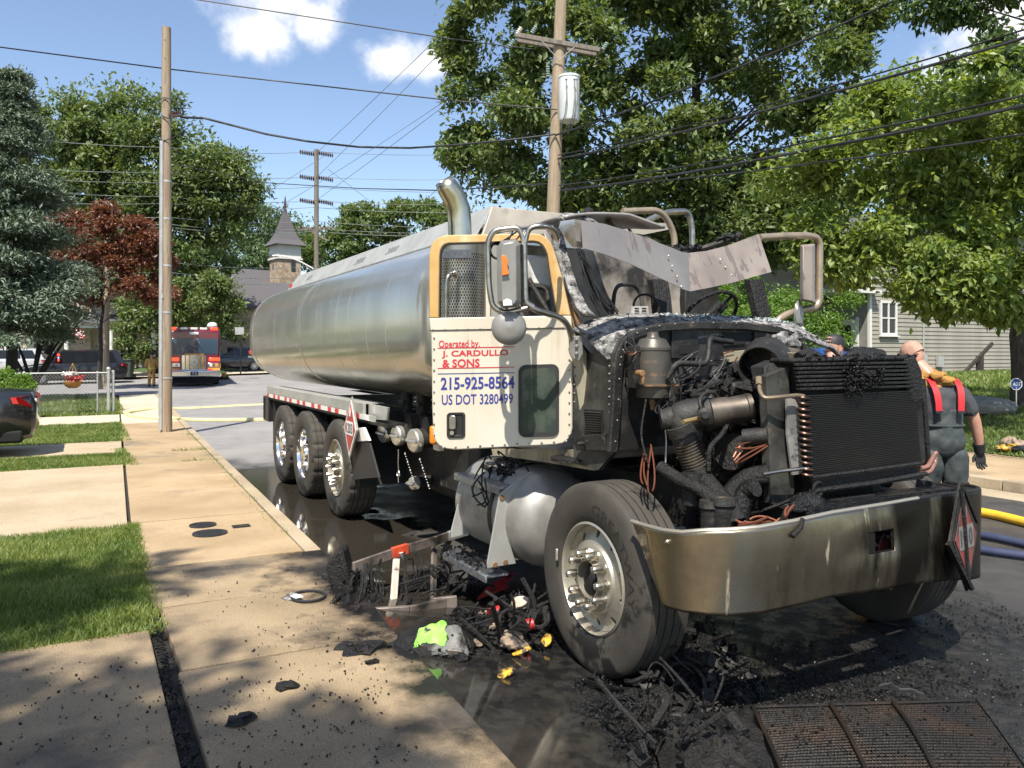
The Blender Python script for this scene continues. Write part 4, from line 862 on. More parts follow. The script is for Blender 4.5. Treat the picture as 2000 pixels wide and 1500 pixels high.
wires('loose_cable', [(M4(960, 480), M4(1012, 452)), (M4(985, 470), M4(1005, 446)), (M4(1016, 600), M4(985, 606)), (M4(985, 606), M4(988, 660))], 6, m_wire, .005, .02, mr_)
mb = MB(); mb.prism([T(1111, 656, Y=4.9), T(1136, 656, Y=4.86), T(1139, 690, Y=4.86), T(1131, 706, Y=4.88), T(1117, 700, Y=4.9), T(1112, 690, Y=4.9)], SMI.to_3x3() @ V(0, .03, 0))
for v in (663, 676, 690): mb.cyl(T(1126, v, Y=4.90), T(1126, v, Y=4.86), .011, n=8)
mb.obj('bracket', m_mirr, mr_, bevel=.008)
def MRr(u, v, x=-.85): return T(u, v, x=x)
m2_ = empty('mirror', parent=P_)
mb = MB(); mb.tube(arcs([MRr(1484, 464), MRr(1530, 461), MRr(1578, 460), MRr(1595, 464), MRr(1601, 476), MRr(1600, 588), MRr(1594, 600), MRr(1540, 612), MRr(1520, 624), MRr(1512, 640)], .07, 5), .028, 12); mb.obj('mirror_arm', m_chrt, m2_)
mb = MB(); mb.strip([MRr(1606, 458, -.9), MRr(1606, 606, -.9)], [MRr(1597, 458, -.9), MRr(1597, 606, -.9)], (-.03, 0, 0)); mb.obj('mirror_frame', m_charm, m2_)
mb = MB(); ps = [(1563, 478), (1592, 476), (1593, 592), (1562, 588)]
mb.loft([[MRr(u, v, -.9) for u, v in ps], [MRr(u, v, -.78) for u, v in ps], [MRr(1577 + (u - 1577) * .6, 533 + (v - 533) * .95, -.73) for u, v in ps]]); mb.obj('mirror_housing', m_visor, m2_, smooth=20, bevel=.008)
mb = MB(); mb.loft([mb.ring(MRr(1560, 618, -.85 + d), (1, 0, 0), (.13 * k, .055 * k), 20) for d, k in ((0, 1), (.03, .95), (.05, .5))]); mb.obj('round_mirror', m_mirr, m2_)
# ---- bent sun visor
vis = empty('sun_visor', parent=P_)
def vx(u): return np.interp(u, (1085, 1130, 1335, 1508), (-.50, -.18, -.24, -.50))
def VV(u, v, d=0.): return T(u, v, x=float(vx(u)) + d)
us = [1120, 1135, 1180, 1230, 1280, 1318, 1332, 1345]; vt = [428, 430, 437, 452, 472, 486, 492, 494]; vb = [480, 484, 497, 516, 540, 558, 565, 569]
mb = MB(); mb.strip([VV(u + 0, a) for u, a in zip(us, vt)], [VV(u + 3, b, .05 + .09 * i / 7) for i, (u, b) in enumerate(zip(us, vb))], (-.006, 0, 0)); mb.obj('panel', m_visorg, vis, smooth=60)
us = [1345, 1380, 1420, 1450, 1482]; vt = [494, 490, 480, 469, 457]; ub = [1348, 1390, 1435, 1470, 1507]; vb = [569, 561, 551, 541, 531]
mb = MB(); mb.strip([VV(u, a) for u, a in zip(us, vt)], [VV(u, b, .14) for u, b in zip(ub, vb)], (-.006, 0, 0)); mb.obj('panel', m_visor, vis, smooth=60)
mb = MB(); mb.strip([T(1096, 432, x=-.55), T(1092, 444, x=-.5), T(1108, 470, x=-.45), T(1120, 483, x=-.35)], [T(1122, 428, x=-.2), T(1124, 436, x=-.2), T(1132, 468, x=-.18), T(1138, 484, x=-.18)], (-.006, 0, 0)); mb.obj('end_panel', m_alub, vis, smooth=70)
mb = MB()
for u, v in ((1213, 480), (1218, 494), (1222, 508), (1305, 500), (1312, 520), (1322, 540), (1330, 560), (1406, 507), (1416, 522), (1428, 537), (1170, 462)): mb.ball(VV(u, v, .14 * (v - 465) / 95) + V(.004, 0, 0), .007, 8, 5)
mb.obj('rivets', m_alub, vis)
mb = MB(); mb.tube([T(1370, 486, x=-.55), T(1420, 470, x=-.5), T(1445, 458, x=-.5)], .02); mb.tube([T(1400, 466, x=-.5), T(1440, 461, x=-.5)], .008); mb.obj('visor_rod', m_charm, vis)
def shard_mesh(name, centers, size, m, parent=None, flatten=.6, kind=None, smooth=False):
    n = len(centers); base = np.array([[1, 0, 0], [-1, 0, 0], [0, 1, 0], [0, -1, 0], [0, 0, 1], [0, 0, -1]], float)
    tri = np.array([[0, 2, 4], [2, 1, 4], [1, 3, 4], [3, 0, 4], [2, 0, 5], [1, 2, 5], [3, 1, 5], [0, 3, 5]])
    s = np.asarray(size).reshape(-1, 1, 1) * rng.uniform(.35, 1.3, (n, 6, 1)) if np.ndim(size) else size * rng.uniform(.3, 1.4, (n, 1, 1)) * rng.uniform(.45, 1.3, (n, 6, 1))
    P = base[None] * s * np.array([1, .7, flatten * .6])[None, None] + rng.normal(0, .12, (n, 6, 3)) * s
    q = rng.normal(size=(n, 4)); q[:, 1:3] *= flatten; q /= np.linalg.norm(q, axis=1)[:, None]; w_, x_, y_, z_ = q.T
    Rm = np.stack([1 - 2 * (y_**2 + z_**2), 2 * (x_*y_ - z_*w_), 2 * (x_*z_ + y_*w_), 2 * (x_*y_ + z_*w_), 1 - 2 * (x_**2 + z_**2), 2 * (y_*z_ - x_*w_), 2 * (x_*z_ - y_*w_), 2 * (y_*z_ + x_*w_), 1 - 2 * (x_**2 + y_**2)], 1).reshape(n, 3, 3)
    P = np.einsum('nij,nkj->nki', Rm, P) + np.asarray(centers)[:, None]
    o = tri_mesh(name, P.reshape(-1, 3), (tri[None] + 6 * np.arange(n)[:, None, None]).reshape(-1, 3), m, parent, smooth)
    return tag(o, kind=kind) if kind else o
def boxpts(n, c, d): return np.array(c) + rng.uniform(-.5, .5, (n, 3)) * np.array(d)
def heap(n, c, rx, ry, hgt, pw=1.4):
    a = rng.uniform(0, 2 * np.pi, n); r = np.sqrt(rng.uniform(0, 1, n)); x = c[0] + rx * r * np.cos(a); y = c[1] + ry * r * np.sin(a)
    return np.stack([x, y, c[2] + hgt * (1 - r) ** pw * rng.uniform(.1, 1, n) + .005], 1)
tag(shard_mesh('burnt_residue', np.concatenate([boxpts(160, T(1320, 490, x=-.7), (.2, .35, .05)), boxpts(120, T(1362, 486, x=-.6), (.15, .35, .04)), boxpts(70, T(1425, 463, x=-.5), (.1, .18, .06))]), .022, m_char, P_), kind='stuff')
cp = np.array([tuple(cowl(float(a), float(b)) + V(0, 0, .01)) for a, b in zip(rng.uniform(.02, .98, 700), rng.uniform(0, .95, 700))]); tag(shard_mesh('ash_flakes', cp, .017, m_ash, P_, .4), kind='stuff')
cp = np.array([tuple(cowl(float(a), float(b)) + V(0, 0, .012)) for a, b in zip(rng.uniform(.3, .98, 260), rng.uniform(.0, .5, 260))]); tag(shard_mesh('glass_fragments', cp, .016, mat('broken_glass', (.30, .40, .42), .15, 0, (.5, .55, .55), 30), P_, .4), kind='stuff')
# ---- engine bay
mb = MB(); mb.box((.18, .05, 1.02), (.78, .62, .62)); mb.box((.15, .03, 1.42), (.80, .46, .22)); mb.box((.15, .03, 1.56), (.72, .34, .10)); mb.box((.52, .05, 1.0), (.10, .5, .5))
for i in range(6): mb.box((-.15 + i * .12, -.20, 1.40), (.07, .06, .16)); mb.cyl((-.15 + i * .12, .03, 1.6), (-.15 + i * .12, .03, 1.66), .03, n=10)
mb.obj('engine_block', m_charm, P_, bevel=.012)
mb = MB(); mb.cyl((.47, .05, 1.25), (.51, .05, 1.25), .28, n=20)
for i in range(7):
    a = 2 * math.pi * i / 7; mb.bar((.50, .05 + .08 * math.cos(a), 1.25 + .08 * math.sin(a)), (.50, .05 + .28 * math.cos(a), 1.25 + .3 * math.sin(a)), .03, .09)
mb.obj('fan', m_char, P_)
mb = MB(); c = T(1275, 720, x=-.02); zt, zb = T(1275, 667, x=-.02).z, T(1275, 779, x=-.02).z; r = .098
mb.lathe([(.001, zt + .055), (.03, zt + .055), (.034, zt + .03), (.04, zt + .022), (.075, zt + .012), (r, zt - .03), (r + .004, zt - .035), (r + .004, zt - .05), (r, zt - .053), (r, zb + .09), (r + .005, zb + .088), (r + .005, zb + .068), (r, zb + .066), (r - .004, zb + .01), (r - .03, zb), (.001, zb - .005)], (c.x, c.y, 0), (0, 0, 1), 36)
can = mb.obj('fluid_canister', mat('canister', (.085, .078, .065), .42, .3, (.05, .046, .038), 3, .4, .65, dirt=((.22, .12, .06), 7, .6, .72, (1, 1, 3), .7), bump=.08, bsc=25), P_, smooth=30)
mb = MB(); mb.box((c.x, c.y + .0, zb + .078), (.21, .215, .012)); mb.cyl((c.x, c.y, zb), (c.x, c.y, zb - .035), .022, n=10); mb.cyl((c.x, c.y, zb - .035), (c.x, c.y, zb - .065), .016, n=8); p = T(1256, 729, x=.08); mb.cyl(p - V(.05, 0, 0), p + V(.01, -.01, 0), .018, n=10); mb.cyl(p, p - V(0, 0, .06), .011, n=8); mb.obj('canister_fittings', m_rust, P_, bevel=.003); mb = MB(); mb.box((c.x - .02, c.y - .12, c.z + .01), (.07, .035, .24)); mb.obj('canister_bracket', m_charm, P_, bevel=.004)
# turbo intake tube, corrugated exhaust, hoses
e = empty('turbocharger', parent=P_)
a, b = T(1312, 818, x=.22), T(1413, 804, x=.36); d = (b - a).normalized()
mb = MB(); mb.lathe([(.06, 0), (.085, .03), (.095, .10), (.09, .16), (.098, .17), (.098, .2), (.085, .21)], a, d, 28); mb.cyl(a - d * .06, a, .05, .07); mb.obj('turbine_housing', m_charm, e, smooth=35)
mb = MB(); mb.lathe([(.085, .20), (.082, .26), (.074, .32), (.078, .40), (.083, .405), (.083, .43), (.074, .43), (.072, .25)], a, d, 32); mb.obj('intake_pipe', mat('heated_steel', (.12, .10, .08), .5, .6, (.05, .042, .034), 6, .42, .62), e, smooth=35)
mb = MB(); mb.lathe([(.001, .33), (.071, .33)], a, d, 24); mb.obj('pipe_dark', m_holek, e)
mb = MB(); mb.lathe([(.001, -.02), (.035, -.02), (.038, .02), (.02, .03), (.018, .045), (.001, .045)], T(1376, 810, x=.44), (.8, -.6, 0), 20); mb.tube(arcs([T(1375, 810, x=.42), T(1364, 784, x=.4), T(1376, 766, x=.37), T(1396, 766, x=.35), T(1404, 779, x=.35)], .04), .010); mb.obj('actuator', m_charm, e)
mb = MB(); mb.tube([T(1335, 824, x=.4), T(1370, 816, x=.4)], .012); mb.obj('brass_rod', mat('brass', (.45, .33, .14), .4, .7), e)
mb = MB(); mb.tube([T(1322, 812, x=.24), T(1326, 820, x=.25), T(1337, 832, x=.28), T(1338, 845, x=.28)], .07, 16)
mb.obj('exhaust_elbow', m_charm, P_)
mb = MB(); a, b = T(1340, 862, x=.28), T(1360, 912, x=.30); ax = b - a; L = ax.length; prof = []
for i in range(9): h0 = L * i / 9; prof += [(.062, h0), (.075, h0 + L / 36), (.075, h0 + L / 18), (.062, h0 + L * .09)]
mb.lathe(prof, a, ax, 24); mb.obj('corrugated_pipe', mat('flex_pipe', (.22, .19, .15), .42, .8, (.10, .085, .07), 9, .4, .65), P_, smooth=30)
mb = MB(); mb.lathe([(.068, -.10), (.078, -.095), (.078, -.04), (.070, -.035), (.07, 0)], a, ax, 24); mb.box(a - ax.normalized() * .06 + V(.05, .06, 0), (.03, .05, .09)); mb.cyl(b, b + V(.02, .04, -.07), .06, .05); mb.obj('pipe_clamp', m_charm, P_)
def hose(px, r, m=m_char, rad=.08, n=10, name='hose'):
    mb = MB(); mb.tube(arcs([T(u, v, x=x) for u, v, x in px], rad, 4), r, n); return mb.obj(name, m, P_)
hose([(1366, 925, .34), (1400, 965, .5), (1425, 990, .6), (1440, 1020, .65)], .05); hose([(1290, 912, .2), (1330, 940, .35), (1370, 955, .45), (1400, 985, .55)], .035)
hose([(1500, 928, .6), (1470, 930, .55), (1440, 950, .5), (1415, 985, .5), (1400, 1010, .5)], .055); hose([(1475, 952, .66), (1455, 960, .6), (1445, 1000, .6), (1442, 1030, .6)], .05)
hose([(1304, 738, .1), (1316, 716, .12), (1325, 709, .12), (1382, 712, .15), (1386, 660, .1), (1398, 664, .08), (1430, 668, .05)], .017, m_charm, .05); hose([(1452, 855, .5), (1500, 850, .6)], .045, m_charm)
hose([(1420, 830, .4), (1410, 850, .42), (1385, 872, .42), (1384, 920, .42)], .014); hose([(1262, 780, .1), (1250, 850, .12), (1266, 905, .2)], .006); hose([(1300, 905, .15), (1303, 850, .12), (1292, 800, .08)], .008, m_chrome)
mb = MB(); c = T(1530, 693, x=.25); mb.lathe([(.05, -.10), (.115, -.05), (.12, .03), (.11, .035), (.10, .0), (.05, -.02), (.001, -.02)], c, (.2, 0, 1), 28); mb.obj('air_filter_housing', mat('filter_metal', (.20, .18, .13), .5, .4, (.08, .07, .055), 6, .4, .6), P_, smooth=35)
mb = MB(); c = T(1483, 718, x=.35); d = V(.55, -.8, -.15).normalized(); mb.lathe([(.14, -.25), (.125, -.10), (.118, 0), (.112, 0), (.11, -.2), (.001, -.2)], c, d, 30); mb.obj('intake_duct', m_charm, P_, smooth=35)
for u, v, x in ((1520, 668, -.05), (1545, 672, -.05)):
    p = T(u, v, x=x); mb = MB(); mb.ball(p, (.05, .07, .05), 10, 7, noise=.2); mb.box(p + V(0, 0, .03), (.05, .13, .03), Matrix.Rotation(.4, 3, 'X')); mb.obj('melted_lump', m_ash, P_, smooth=0)
# brake chamber / fuel filters low in the bay
for u, v, x in ((1352, 955, .35), (1390, 1010, .55), (1412, 1005, .6)):
    p = T(u, v, x=x); mb = MB(); mb.lathe([(.001, .09), (.06, .085), (.065, .05), (.055, .04), (.055, -.08), (.03, -.1), (.001, -.1)], p, (0, 0, 1), 20); mb.obj('fuel_filter', m_charm, P_, smooth=35)
mb = MB(); mb.lathe([(.001, -.08), (.10, -.07), (.11, -.01), (.12, 0), (.11, .01), (.10, .07), (.001, .08)], T(1440, 885, x=.35), (.3, -.9, .2), 24); mb.obj('alternator', m_char, P_, smooth=35)
def cluttered(name, n, c, d, m, r=(.006, .022), boxes=0, parent=1):
    mb = MB()
    for p in boxpts(n, c, d):
        p = Vector(p); q = p + V(*rng.normal(0, .12, 3)); k = (p + q) / 2 + V(*rng.normal(0, .08, 3)); mb.tube(bez(p, k, q, 6), float(rng.uniform(*r)), 6)
    for p in boxpts(boxes, c, d):
        a, b_, c_ = rng.uniform(0, 6, 3); mb.box(p, rng.uniform(.02, .10, 3), Matrix.Rotation(a, 3, 'X') @ Matrix.Rotation(b_, 3, 'Z'))
        if rng.random() < .5: mb.cyl(Vector(p), Vector(p) + V(*rng.normal(0, .06, 3)), float(rng.uniform(.015, .04)), n=10)
    return tag(mb.obj(name, m, P_ if parent == 1 else parent, fix=False, smooth=35), kind='stuff')
cluttered('burnt_hoses', 150, (.15, -.15, 1.25), (.62, .95, .75), m_char, boxes=60); cluttered('engine_fittings', 60, (.12, -.1, 1.45), (.58, .95, .5), m_charm, boxes=70); cluttered('engine_fittings', 40, (.2, .1, .85), (.6, 1.1, .4), m_charm, boxes=60)
tag(shard_mesh('char_flakes', np.concatenate([boxpts(500, (.2, -.1, 1.2), (.8, 1.0, .9)), boxpts(300, (.3, -.1, .85), (.9, 1.2, .2))]), .02, m_charw, P_), kind='stuff')
wires('copper_wires', [(T(1270, 870, x=.1), T(1268, 960, x=.3)), (T(1262, 880, x=.1), T(1264, 950, x=.3)), (T(1440, 880, x=.5), T(1495, 862, x=.6)), (T(1435, 905, x=.5), T(1495, 868, x=.62)), (T(1430, 900, x=.5), T(1450, 870, x=.5)), (T(1415, 694, x=.05), T(1432, 690, x=.05)), (T(1436, 700, x=.1), T(1430, 732, x=.1)), (T(1224, 690, x=-.05), T(1240, 676, x=-.05))], 14, m_copper, .0045, .02)
wires('copper_wires', [(T(1440, 1022, x=.7), T(1500, 1018, x=.8)), (T(1460, 1018, x=.72), T(1520, 1020, x=.8)), (T(1545, 985, x=.8), T(1540, 1012, x=.85))], 8, m_copper, .006, .02)
wires('burnt_wires', [(T(1220, 660, x=-.08), T(1250, 700, x=.0)), (T(1310, 740, x=.1), T(1360, 700, x=.1)), (T(1330, 760, x=.1), T(1420, 700, x=.1)), (T(1300, 800, x=.1), T(1310, 770, x=.1))], 26, m_wire, .004, .05)
# ---- radiator stack
rad = empty('radiator', parent=P_)
xr = .68
cor = dict(tl=T(1553, 702, x=xr), tr=T(1775, 698, x=xr), bl=T(1578, 955, x=xr), br=T(1800, 930, x=xr))
mb = MB(); mb.prism([T(1562, 772, x=xr), T(1786, 762, x=xr), T(1800, 905, x=xr), T(1580, 935, x=xr)], (-.10, 0, 0)); mb.obj('core', mat('radiator_core', (.009, .009, .0095), .55, 0, (.02, .019, .017), 5, .42, .7, bump=.6, bsc=120, stretch=(1, .15, 3)), rad, smooth=0)
mb = MB()
for i in range(44):
    t = (i + .5) / 44; a = T(1563, 772, x=xr).lerp(T(1581, 934, x=xr), t); b = T(1786, 762, x=xr).lerp(T(1800, 904, x=xr), t); mb.bar(a + V(.003, 0, 0), b + V(.003, 0, 0), .008, .004)
tag(mb.obj('core_fins', mat('fin_metal', (.020, .0185, .017), .5, .3, (.045, .035, .024), 2.2, .5, .75), rad, smooth=0, fix=False), kind='stuff')
for i in range(7):
    mb = MB(); t = i / 7; a = T(1552, 712, x=xr).lerp(T(1560, 768, x=xr), t); b = T(1770, 708, x=xr).lerp(T(1783, 762, x=xr), t); mb.bar(a, b, .03, .014); mb.obj('cooler_tube', m_char, rad, bevel=.003)
mb = MB(); mb.prism([T(1550, 706, x=xr - .04), T(1775, 702, x=xr - .04), T(1784, 765, x=xr - .04), T(1560, 773, x=xr - .04)], (-.07, 0, 0)); mb.obj('charge_cooler', m_holek, rad, smooth=0)
mb = MB(); mb.prism([T(1545, 700, x=xr), T(1790, 693, x=xr), T(1792, 704, x=xr), T(1547, 711, x=xr)], (-.16, 0, 0)); mb.obj('top_tank', m_char, rad, bevel=.015)
mb = MB(); mb.prism([T(1770, 700, x=xr + .01), T(1789, 695, x=xr + .01), T(1802, 725, x=xr + .01), T(1806, 780, x=xr + .01), T(1785, 790, x=xr + .01), T(1772, 750, x=xr + .01)], (-.12, 0, 0)); mb.obj('cooler_end_tank', m_char, rad, bevel=.012)
mb = MB(); mb.prism([T(1497, 735, x=.62), T(1540, 715, x=.62), T(1552, 960, x=.62), T(1540, 1000, x=.62), T(1508, 985, x=.62)], (-.06, 0, 0)); mb.obj('side_plate', m_charp, rad, smooth=0, bevel=.004)
mb = MB(); mb.prism([T(1492, 716, x=.55), T(1520, 704, x=.55), T(1548, 704, x=.62), T(1534, 760, x=.62), T(1500, 762, x=.6)], (-.10, 0, 0)); mb.obj('cooler_side_tank', m_charm, rad, smooth=0, bevel=.006)
mb = MB(); mb.prism([T(1537, 776, x=.66), T(1553, 780, x=.66), T(1562, 800, x=.66), T(1561, 850, x=.66), T(1568, 925, x=.66), T(1548, 928, x=.66), T(1538, 850, x=.66)], (-.012, 0, 0)); mb.obj('condenser_bracket', mat('blistered_grey', (.30, .29, .27), .6, .2, (.17, .16, .15), 5, .4, .6, dirt=((.025, .022, .02), 8, .58, .66, (1, 1, 1), .6)), rad, smooth=0)
for i in range(14):
    mb = MB(); t = i / 13; c = T(1570, 778, x=.70).lerp(T(1577, 928, x=.70), t); mb.tube([c + V(.0, .03 * math.cos(a) - .005, .0) + V(.028 * math.sin(a), 0, .016 * (a / math.pi - .5)) for a in np.linspace(-.3, math.pi + .3, 9)], .0085, 7); mb.obj('coil_loop', m_cu, rad)
mb = MB(); mb.tube(arcs([T(1482, 740, x=.58), T(1484, 765, x=.62), T(1492, 778, x=.66), T(1530, 775, x=.70), T(1556, 772, x=.70), T(1570, 774, x=.71)], .04), .011); mb.tube([T(1482, 738, x=.58), T(1482, 752, x=.6)], .017); mb.obj('coolant_pipe', mat('dull_brass', (.26, .20, .13), .5, .5, (.16, .13, .09), 14), rad)
mb = MB(); mb.tube([T(1490, 926, x=.68), T(1520, 921, x=.70), T(1578, 914, x=.71)], .010); mb.obj('lower_pipe', m_chrome, rad)
mb = MB(); mb.prism([T(1788, 760, x=.66), T(1798, 756, x=.66), T(1808, 900, x=.66), T(1800, 915, x=.66)], (-.02, 0, 0)); mb.obj('side_rail', m_charm, rad, smooth=0)
mb = MB(); mb.bar(T(1800, 740, x=.64), T(1812, 915, x=.64), .03, .03); mb.obj('side_tube', m_char, rad)
mb = MB(); mb.prism([T(1582, 932, x=.70), T(1800, 903, x=.70), T(1804, 935, x=.70), T(1590, 962, x=.70)], (-.06, 0, 0)); mb.tube([T(1584, 960, x=.73), T(1700, 945, x=.73), T(1808, 925, x=.73)], .014); mb.tube([T(1584, 933, x=.72), T(1700, 918, x=.72), T(1795, 905, x=.72)], .010); mb.obj('bottom_tank', m_char, rad)
for (u, v, s) in ((1598, 955, 1),):
    mb = MB(); p = T(u, v, x=.74); mb.tube([p + V(0, .035 * math.cos(a), .035 * math.sin(a)) for a in np.linspace(.6, 5.5, 12)], .009); mb.obj('tow_hook', m_char, rad)
mb = MB(); mb.tube(arcs([T(1798, 915, x=.70), T(1812, 912, x=.70), T(1824, 890, x=.66), T(1829, 884, x=.66)], .03), .013); mb.tube(arcs([T(1798, 925, x=.70), T(1816, 922, x=.70), T(1826, 903, x=.66), T(1828, 892, x=.66)], .03), .013); mb.obj('coolant_pipe', mat('pinkish_copper', (.34, .17, .13), .5, .4, (.2, .1, .08), 9), rad)
mb = MB(); mb.ball(T(1680, 695, x=.55), (.05, .12, .05), 12, 8, noise=.15); mb.tube([T(1668, 690, x=.5), T(1700, 690, x=.5), T(1722, 694, x=.5)], .035); mb.tube([T(1560, 700, x=.6), T(1580, 690, x=.6), T(1592, 698, x=.6)], .035); mb.obj('burnt_hose_stub', m_char, rad)
tag(shard_mesh('melted_residue', np.concatenate([boxpts(160, T(1690, 740, x=.71), (.03, .30, .10)), boxpts(120, T(1670, 735, x=.71), (.03, .14, .22)), boxpts(150, T(1680, 698, x=.66), (.08, .9, .025))]), .016, m_charw, rad), kind='stuff')
# ---- front cross member, bumper
mb = MB(); mb.bar(T(1560, 1000, x=.74), T(1850, 965, x=.64), .12, .09); mb.prism([T(1820, 940, x=.6), T(1850, 955, x=.62), T(1855, 975, x=.62), T(1815, 972, x=.62)], (-.1, 0, 0)); mb.ball(T(1575, 985, x=.74), (.06, .12, .06), 12, 8, noise=.1); mb.bar(T(1725, 970, x=.72), T(1728, 985, x=.72), .05, .04); mb.obj('cross_member', m_charw, P_)
bump = empty('bumper', parent=P_)
plan = [(-1.25, .37), (-1.25, .50), (-1.245, .62), (-1.22, .72), (-1.16, .81), (-1.07, .88), (-.95, .925), (-.75, .945), (-.5, .95), (-.27, .95), (-.07, .948), (.2, .935), (.45, .905), (.7, .865), (.88, .81), (1.0, .745), (1.09, .66), (1.15, .54), (1.17, .42)]
def ztop(y): return float(np.interp(y, (-1.25, -1.15, -.5, .4, 1.03, 1.2), (.93, .965, 1.005, 1.012, .975, .95)))
def zbot(y): return float(np.interp(y, (-1.25, -.9, -.5, .3, .7, 1.03, 1.2), (.575, .585, .60, .575, .51, .46, .45)))
def bp(i, t, d=0):
    y, x = plan[i]; zt, zb = ztop(y), zbot(y)
    x0 = x if i > 0 else x + .24 * (1 - t); x0 += .015 * math.sin(math.pi * t) + .012 * math.sin(3 * y + 4 * t)
    if i == 1: x0 += .10 * (1 - t)
    return V(x0, y, zb + (zt - zb) * t)
ts = [0, .04, .25, .47, .73, .9, .97, 1.0]; mb = MB(); b0 = 0
for i in range(len(plan)):
    for t in ts: mb.v.append(tuple(bp(i, t)))
for i in range(len(plan) - 1):
    for j in range(len(ts) - 1):
        if i == 9 and j == 3: continue
        a = i * len(ts) + j; mb.f.append((a, a + len(ts), a + len(ts) + 1, a + 1)); mb.m.append(0)
mb.obj('face', m_bump, bump, smooth=60, solid=.01)
mb = MB(); mb.tube([bp(i, 1) + V(-.012, 0, .004) for i in range(0, 12)], .011, 8); mb.obj('rolled_lip', m_rim, bump)
mb = MB(); mb.tube([bp(i, 1) + V(-.012, 0, .002) for i in range(11, len(plan))], .012, 8); mb.strip([bp(i, 1) for i in range(11, len(plan))], [bp(i, 1) + V(-.10, -.03 * (i > 14), -.01) for i in range(11, len(plan))], (0, 0, -.01)); mb.obj('sooty_lip', m_char, bump)
A = [bp(9, .47) + V(.003, .004, .004), bp(10, .47) + V(.003, -.004, .004), bp(10, .73) + V(.003, -.004, -.004), bp(9, .73) + V(.003, .004, -.004)]
mb = MB(); mb.strip(A + A[:1], [p + V(-.012, 0, 0) for p in A + A[:1]], (-.006, .0, 0)); mb.obj('hole_rim', m_charm, bump, smooth=0)
mb = MB(); mb.box((.72, -.15, .84), (.02, .5, .35)); mb.obj('hole_backing', m_holek, bump)
mb = MB(); mb.prism([T(1720, 1050, x=.85), T(1728, 1042, x=.85), T(1734, 1055, x=.85), T(1732, 1077, x=.85), T(1714, 1077, x=.85)], (.006, 0, 0)); mb.obj('red_scrap', m_plredb, bump, smooth=0)
mb = MB(); mb.ball(bp(2, .88) + V(.02, -.006, 0), .012, 8, 6); mb.tube([bp(5, .55) + V(.25, 0, 0), bp(5, .55) + V(.25, 0, 0) - V(0, 0, .001)], .001); mb.obj('bolt', m_nut, bump)
mb = MB(); mb.tube([T(1568, 1013, x=.965), T(1564, 1030, x=.972), T(1548, 1048, x=.975)], .012); mb.obj('hanging_scrap', m_char, bump)
placard(T(1884, 1048, x=.95), (-.22, .97, 0), (-.08, .02, 1), .17, .26, m_plredb, '190', bump, (.97, .22, .08), burnt=True)
mb = MB(); p = T(1886, 1046, x=.975); mb.bar(p + V(-.02, .0, .27), p + V(.02, .0, -.27), .016, .012); mb.bar(p + V(-.02, .0, .27), p + V(-.03, .15, .05), .016, .012); mb.bar(p + V(0.02, -.18, -.02), p + V(.03, .0, -.28), .03, .02); mb.obj('placard_frame', m_char, bump)
# ---------------------------------------------------------------- things lying on the ground round the truck
def sthing(name, label, cat, group=None): return tag(street(empty(name)), label, cat, group)
bframe = sthing('burnt_frame', 'charred collapsed frame with red patch propped beside the front step', 'burnt frame')  # collapsed burnt frame off the truck, ladder-like only in shape
top0, top1 = T(640, 1128, z=.30), T(908, 1037, z=.36)
def LP(u, v, z): return T(u, v, z=z)
m_bframe = mat('burnt_rail', (.19, .155, .13), .5, .2, (.025, .022, .02), 5, .42, .65, dirt=((.26, .12, .07), 4, .62, .72, (1, 1, 1), .6), bump=.15, bsc=40)
mb = MB(); pts = [LP(u, v, z) for u, v, z in ((690, 1108, .27), (775, 1078, .30), (850, 1056, .33), (880, 1046, .34))]
for a, b in zip(pts, pts[1:]): mb.bar(a, b, .028, .07)
mb.obj('rail', m_bframe, bframe, bevel=.004)
mb = MB(); mb.bar(LP(876, 1047, .345), LP(913, 1036, .36), .03, .075); mb.obj('rail_end', m_alub, bframe, bevel=.004)
mb = MB(); mb.bar(LP(766, 1080, .305), LP(796, 1071, .315), .036, .076); mb.obj('orange_patch', mat('red_orange_paint', (.62, .08, .03), .45, 0, (.45, .06, .03), 9), bframe, bevel=.004)
mb = MB()
for (u0, v0, z0, u1, v1, z1) in ((730, 1200, .05, 800, 1196, .05), (800, 1196, .05, 870, 1180, .05), (845, 1180, .05, 893, 1176, .06)): mb.bar(LP(u0, v0, z0), LP(u1, v1, z1), .035, .09)
mb.obj('rail', m_bframe, bframe, bevel=.006)
for (u0, v0, u1, v1, m, w) in ((712, 1100, 706, 1180, m_charm, .04), (775, 1082, 768, 1182, m_white, .05), (848, 1058, 846, 1178, m_bframe, .05), (722, 1100, 728, 1170, m_charm, .03), (880, 1048, 862, 1092, m_charm, .05)):
    mb = MB(); mb.bar(LP(u0, v0, .28), LP(u1, v1, .03), w, .022, up=(1, 0, 0)); mb.obj('upright', mat('scorched_white', (.62, .57, .5), .5, 0, (.5, .43, .35), 7, dirt=((.06, .05, .04), 7, .6, .66, (1, 1, 1), .6)) if m is m_white else m, bframe, bevel=.003)
mb = MB(); mb.prism([LP(778, 1080, .30), LP(793, 1074, .30), LP(784, 1092, .24)], (.02, .01, 0)); mb.obj('gusset', m_white, bframe, smooth=0)
mb = MB(); mb.bar(LP(745, 1160, .06), LP(880, 1120, .12), .03, .08); mb.bar(LP(800, 1130, .1), LP(880, 1108, .12), .03, .08); mb.obj('rail', m_char, bframe, bevel=.006)
wires('burnt_strands', [(LP(735, 1090, .28), LP(740, 1180, .03)), (LP(690, 1115, .25), LP(690, 1180, .04)), (LP(800, 1085, .25), LP(810, 1150, .05)), (LP(865, 1090, .2), LP(850, 1140, .05))], 26, m_char, .005, .06, bframe)
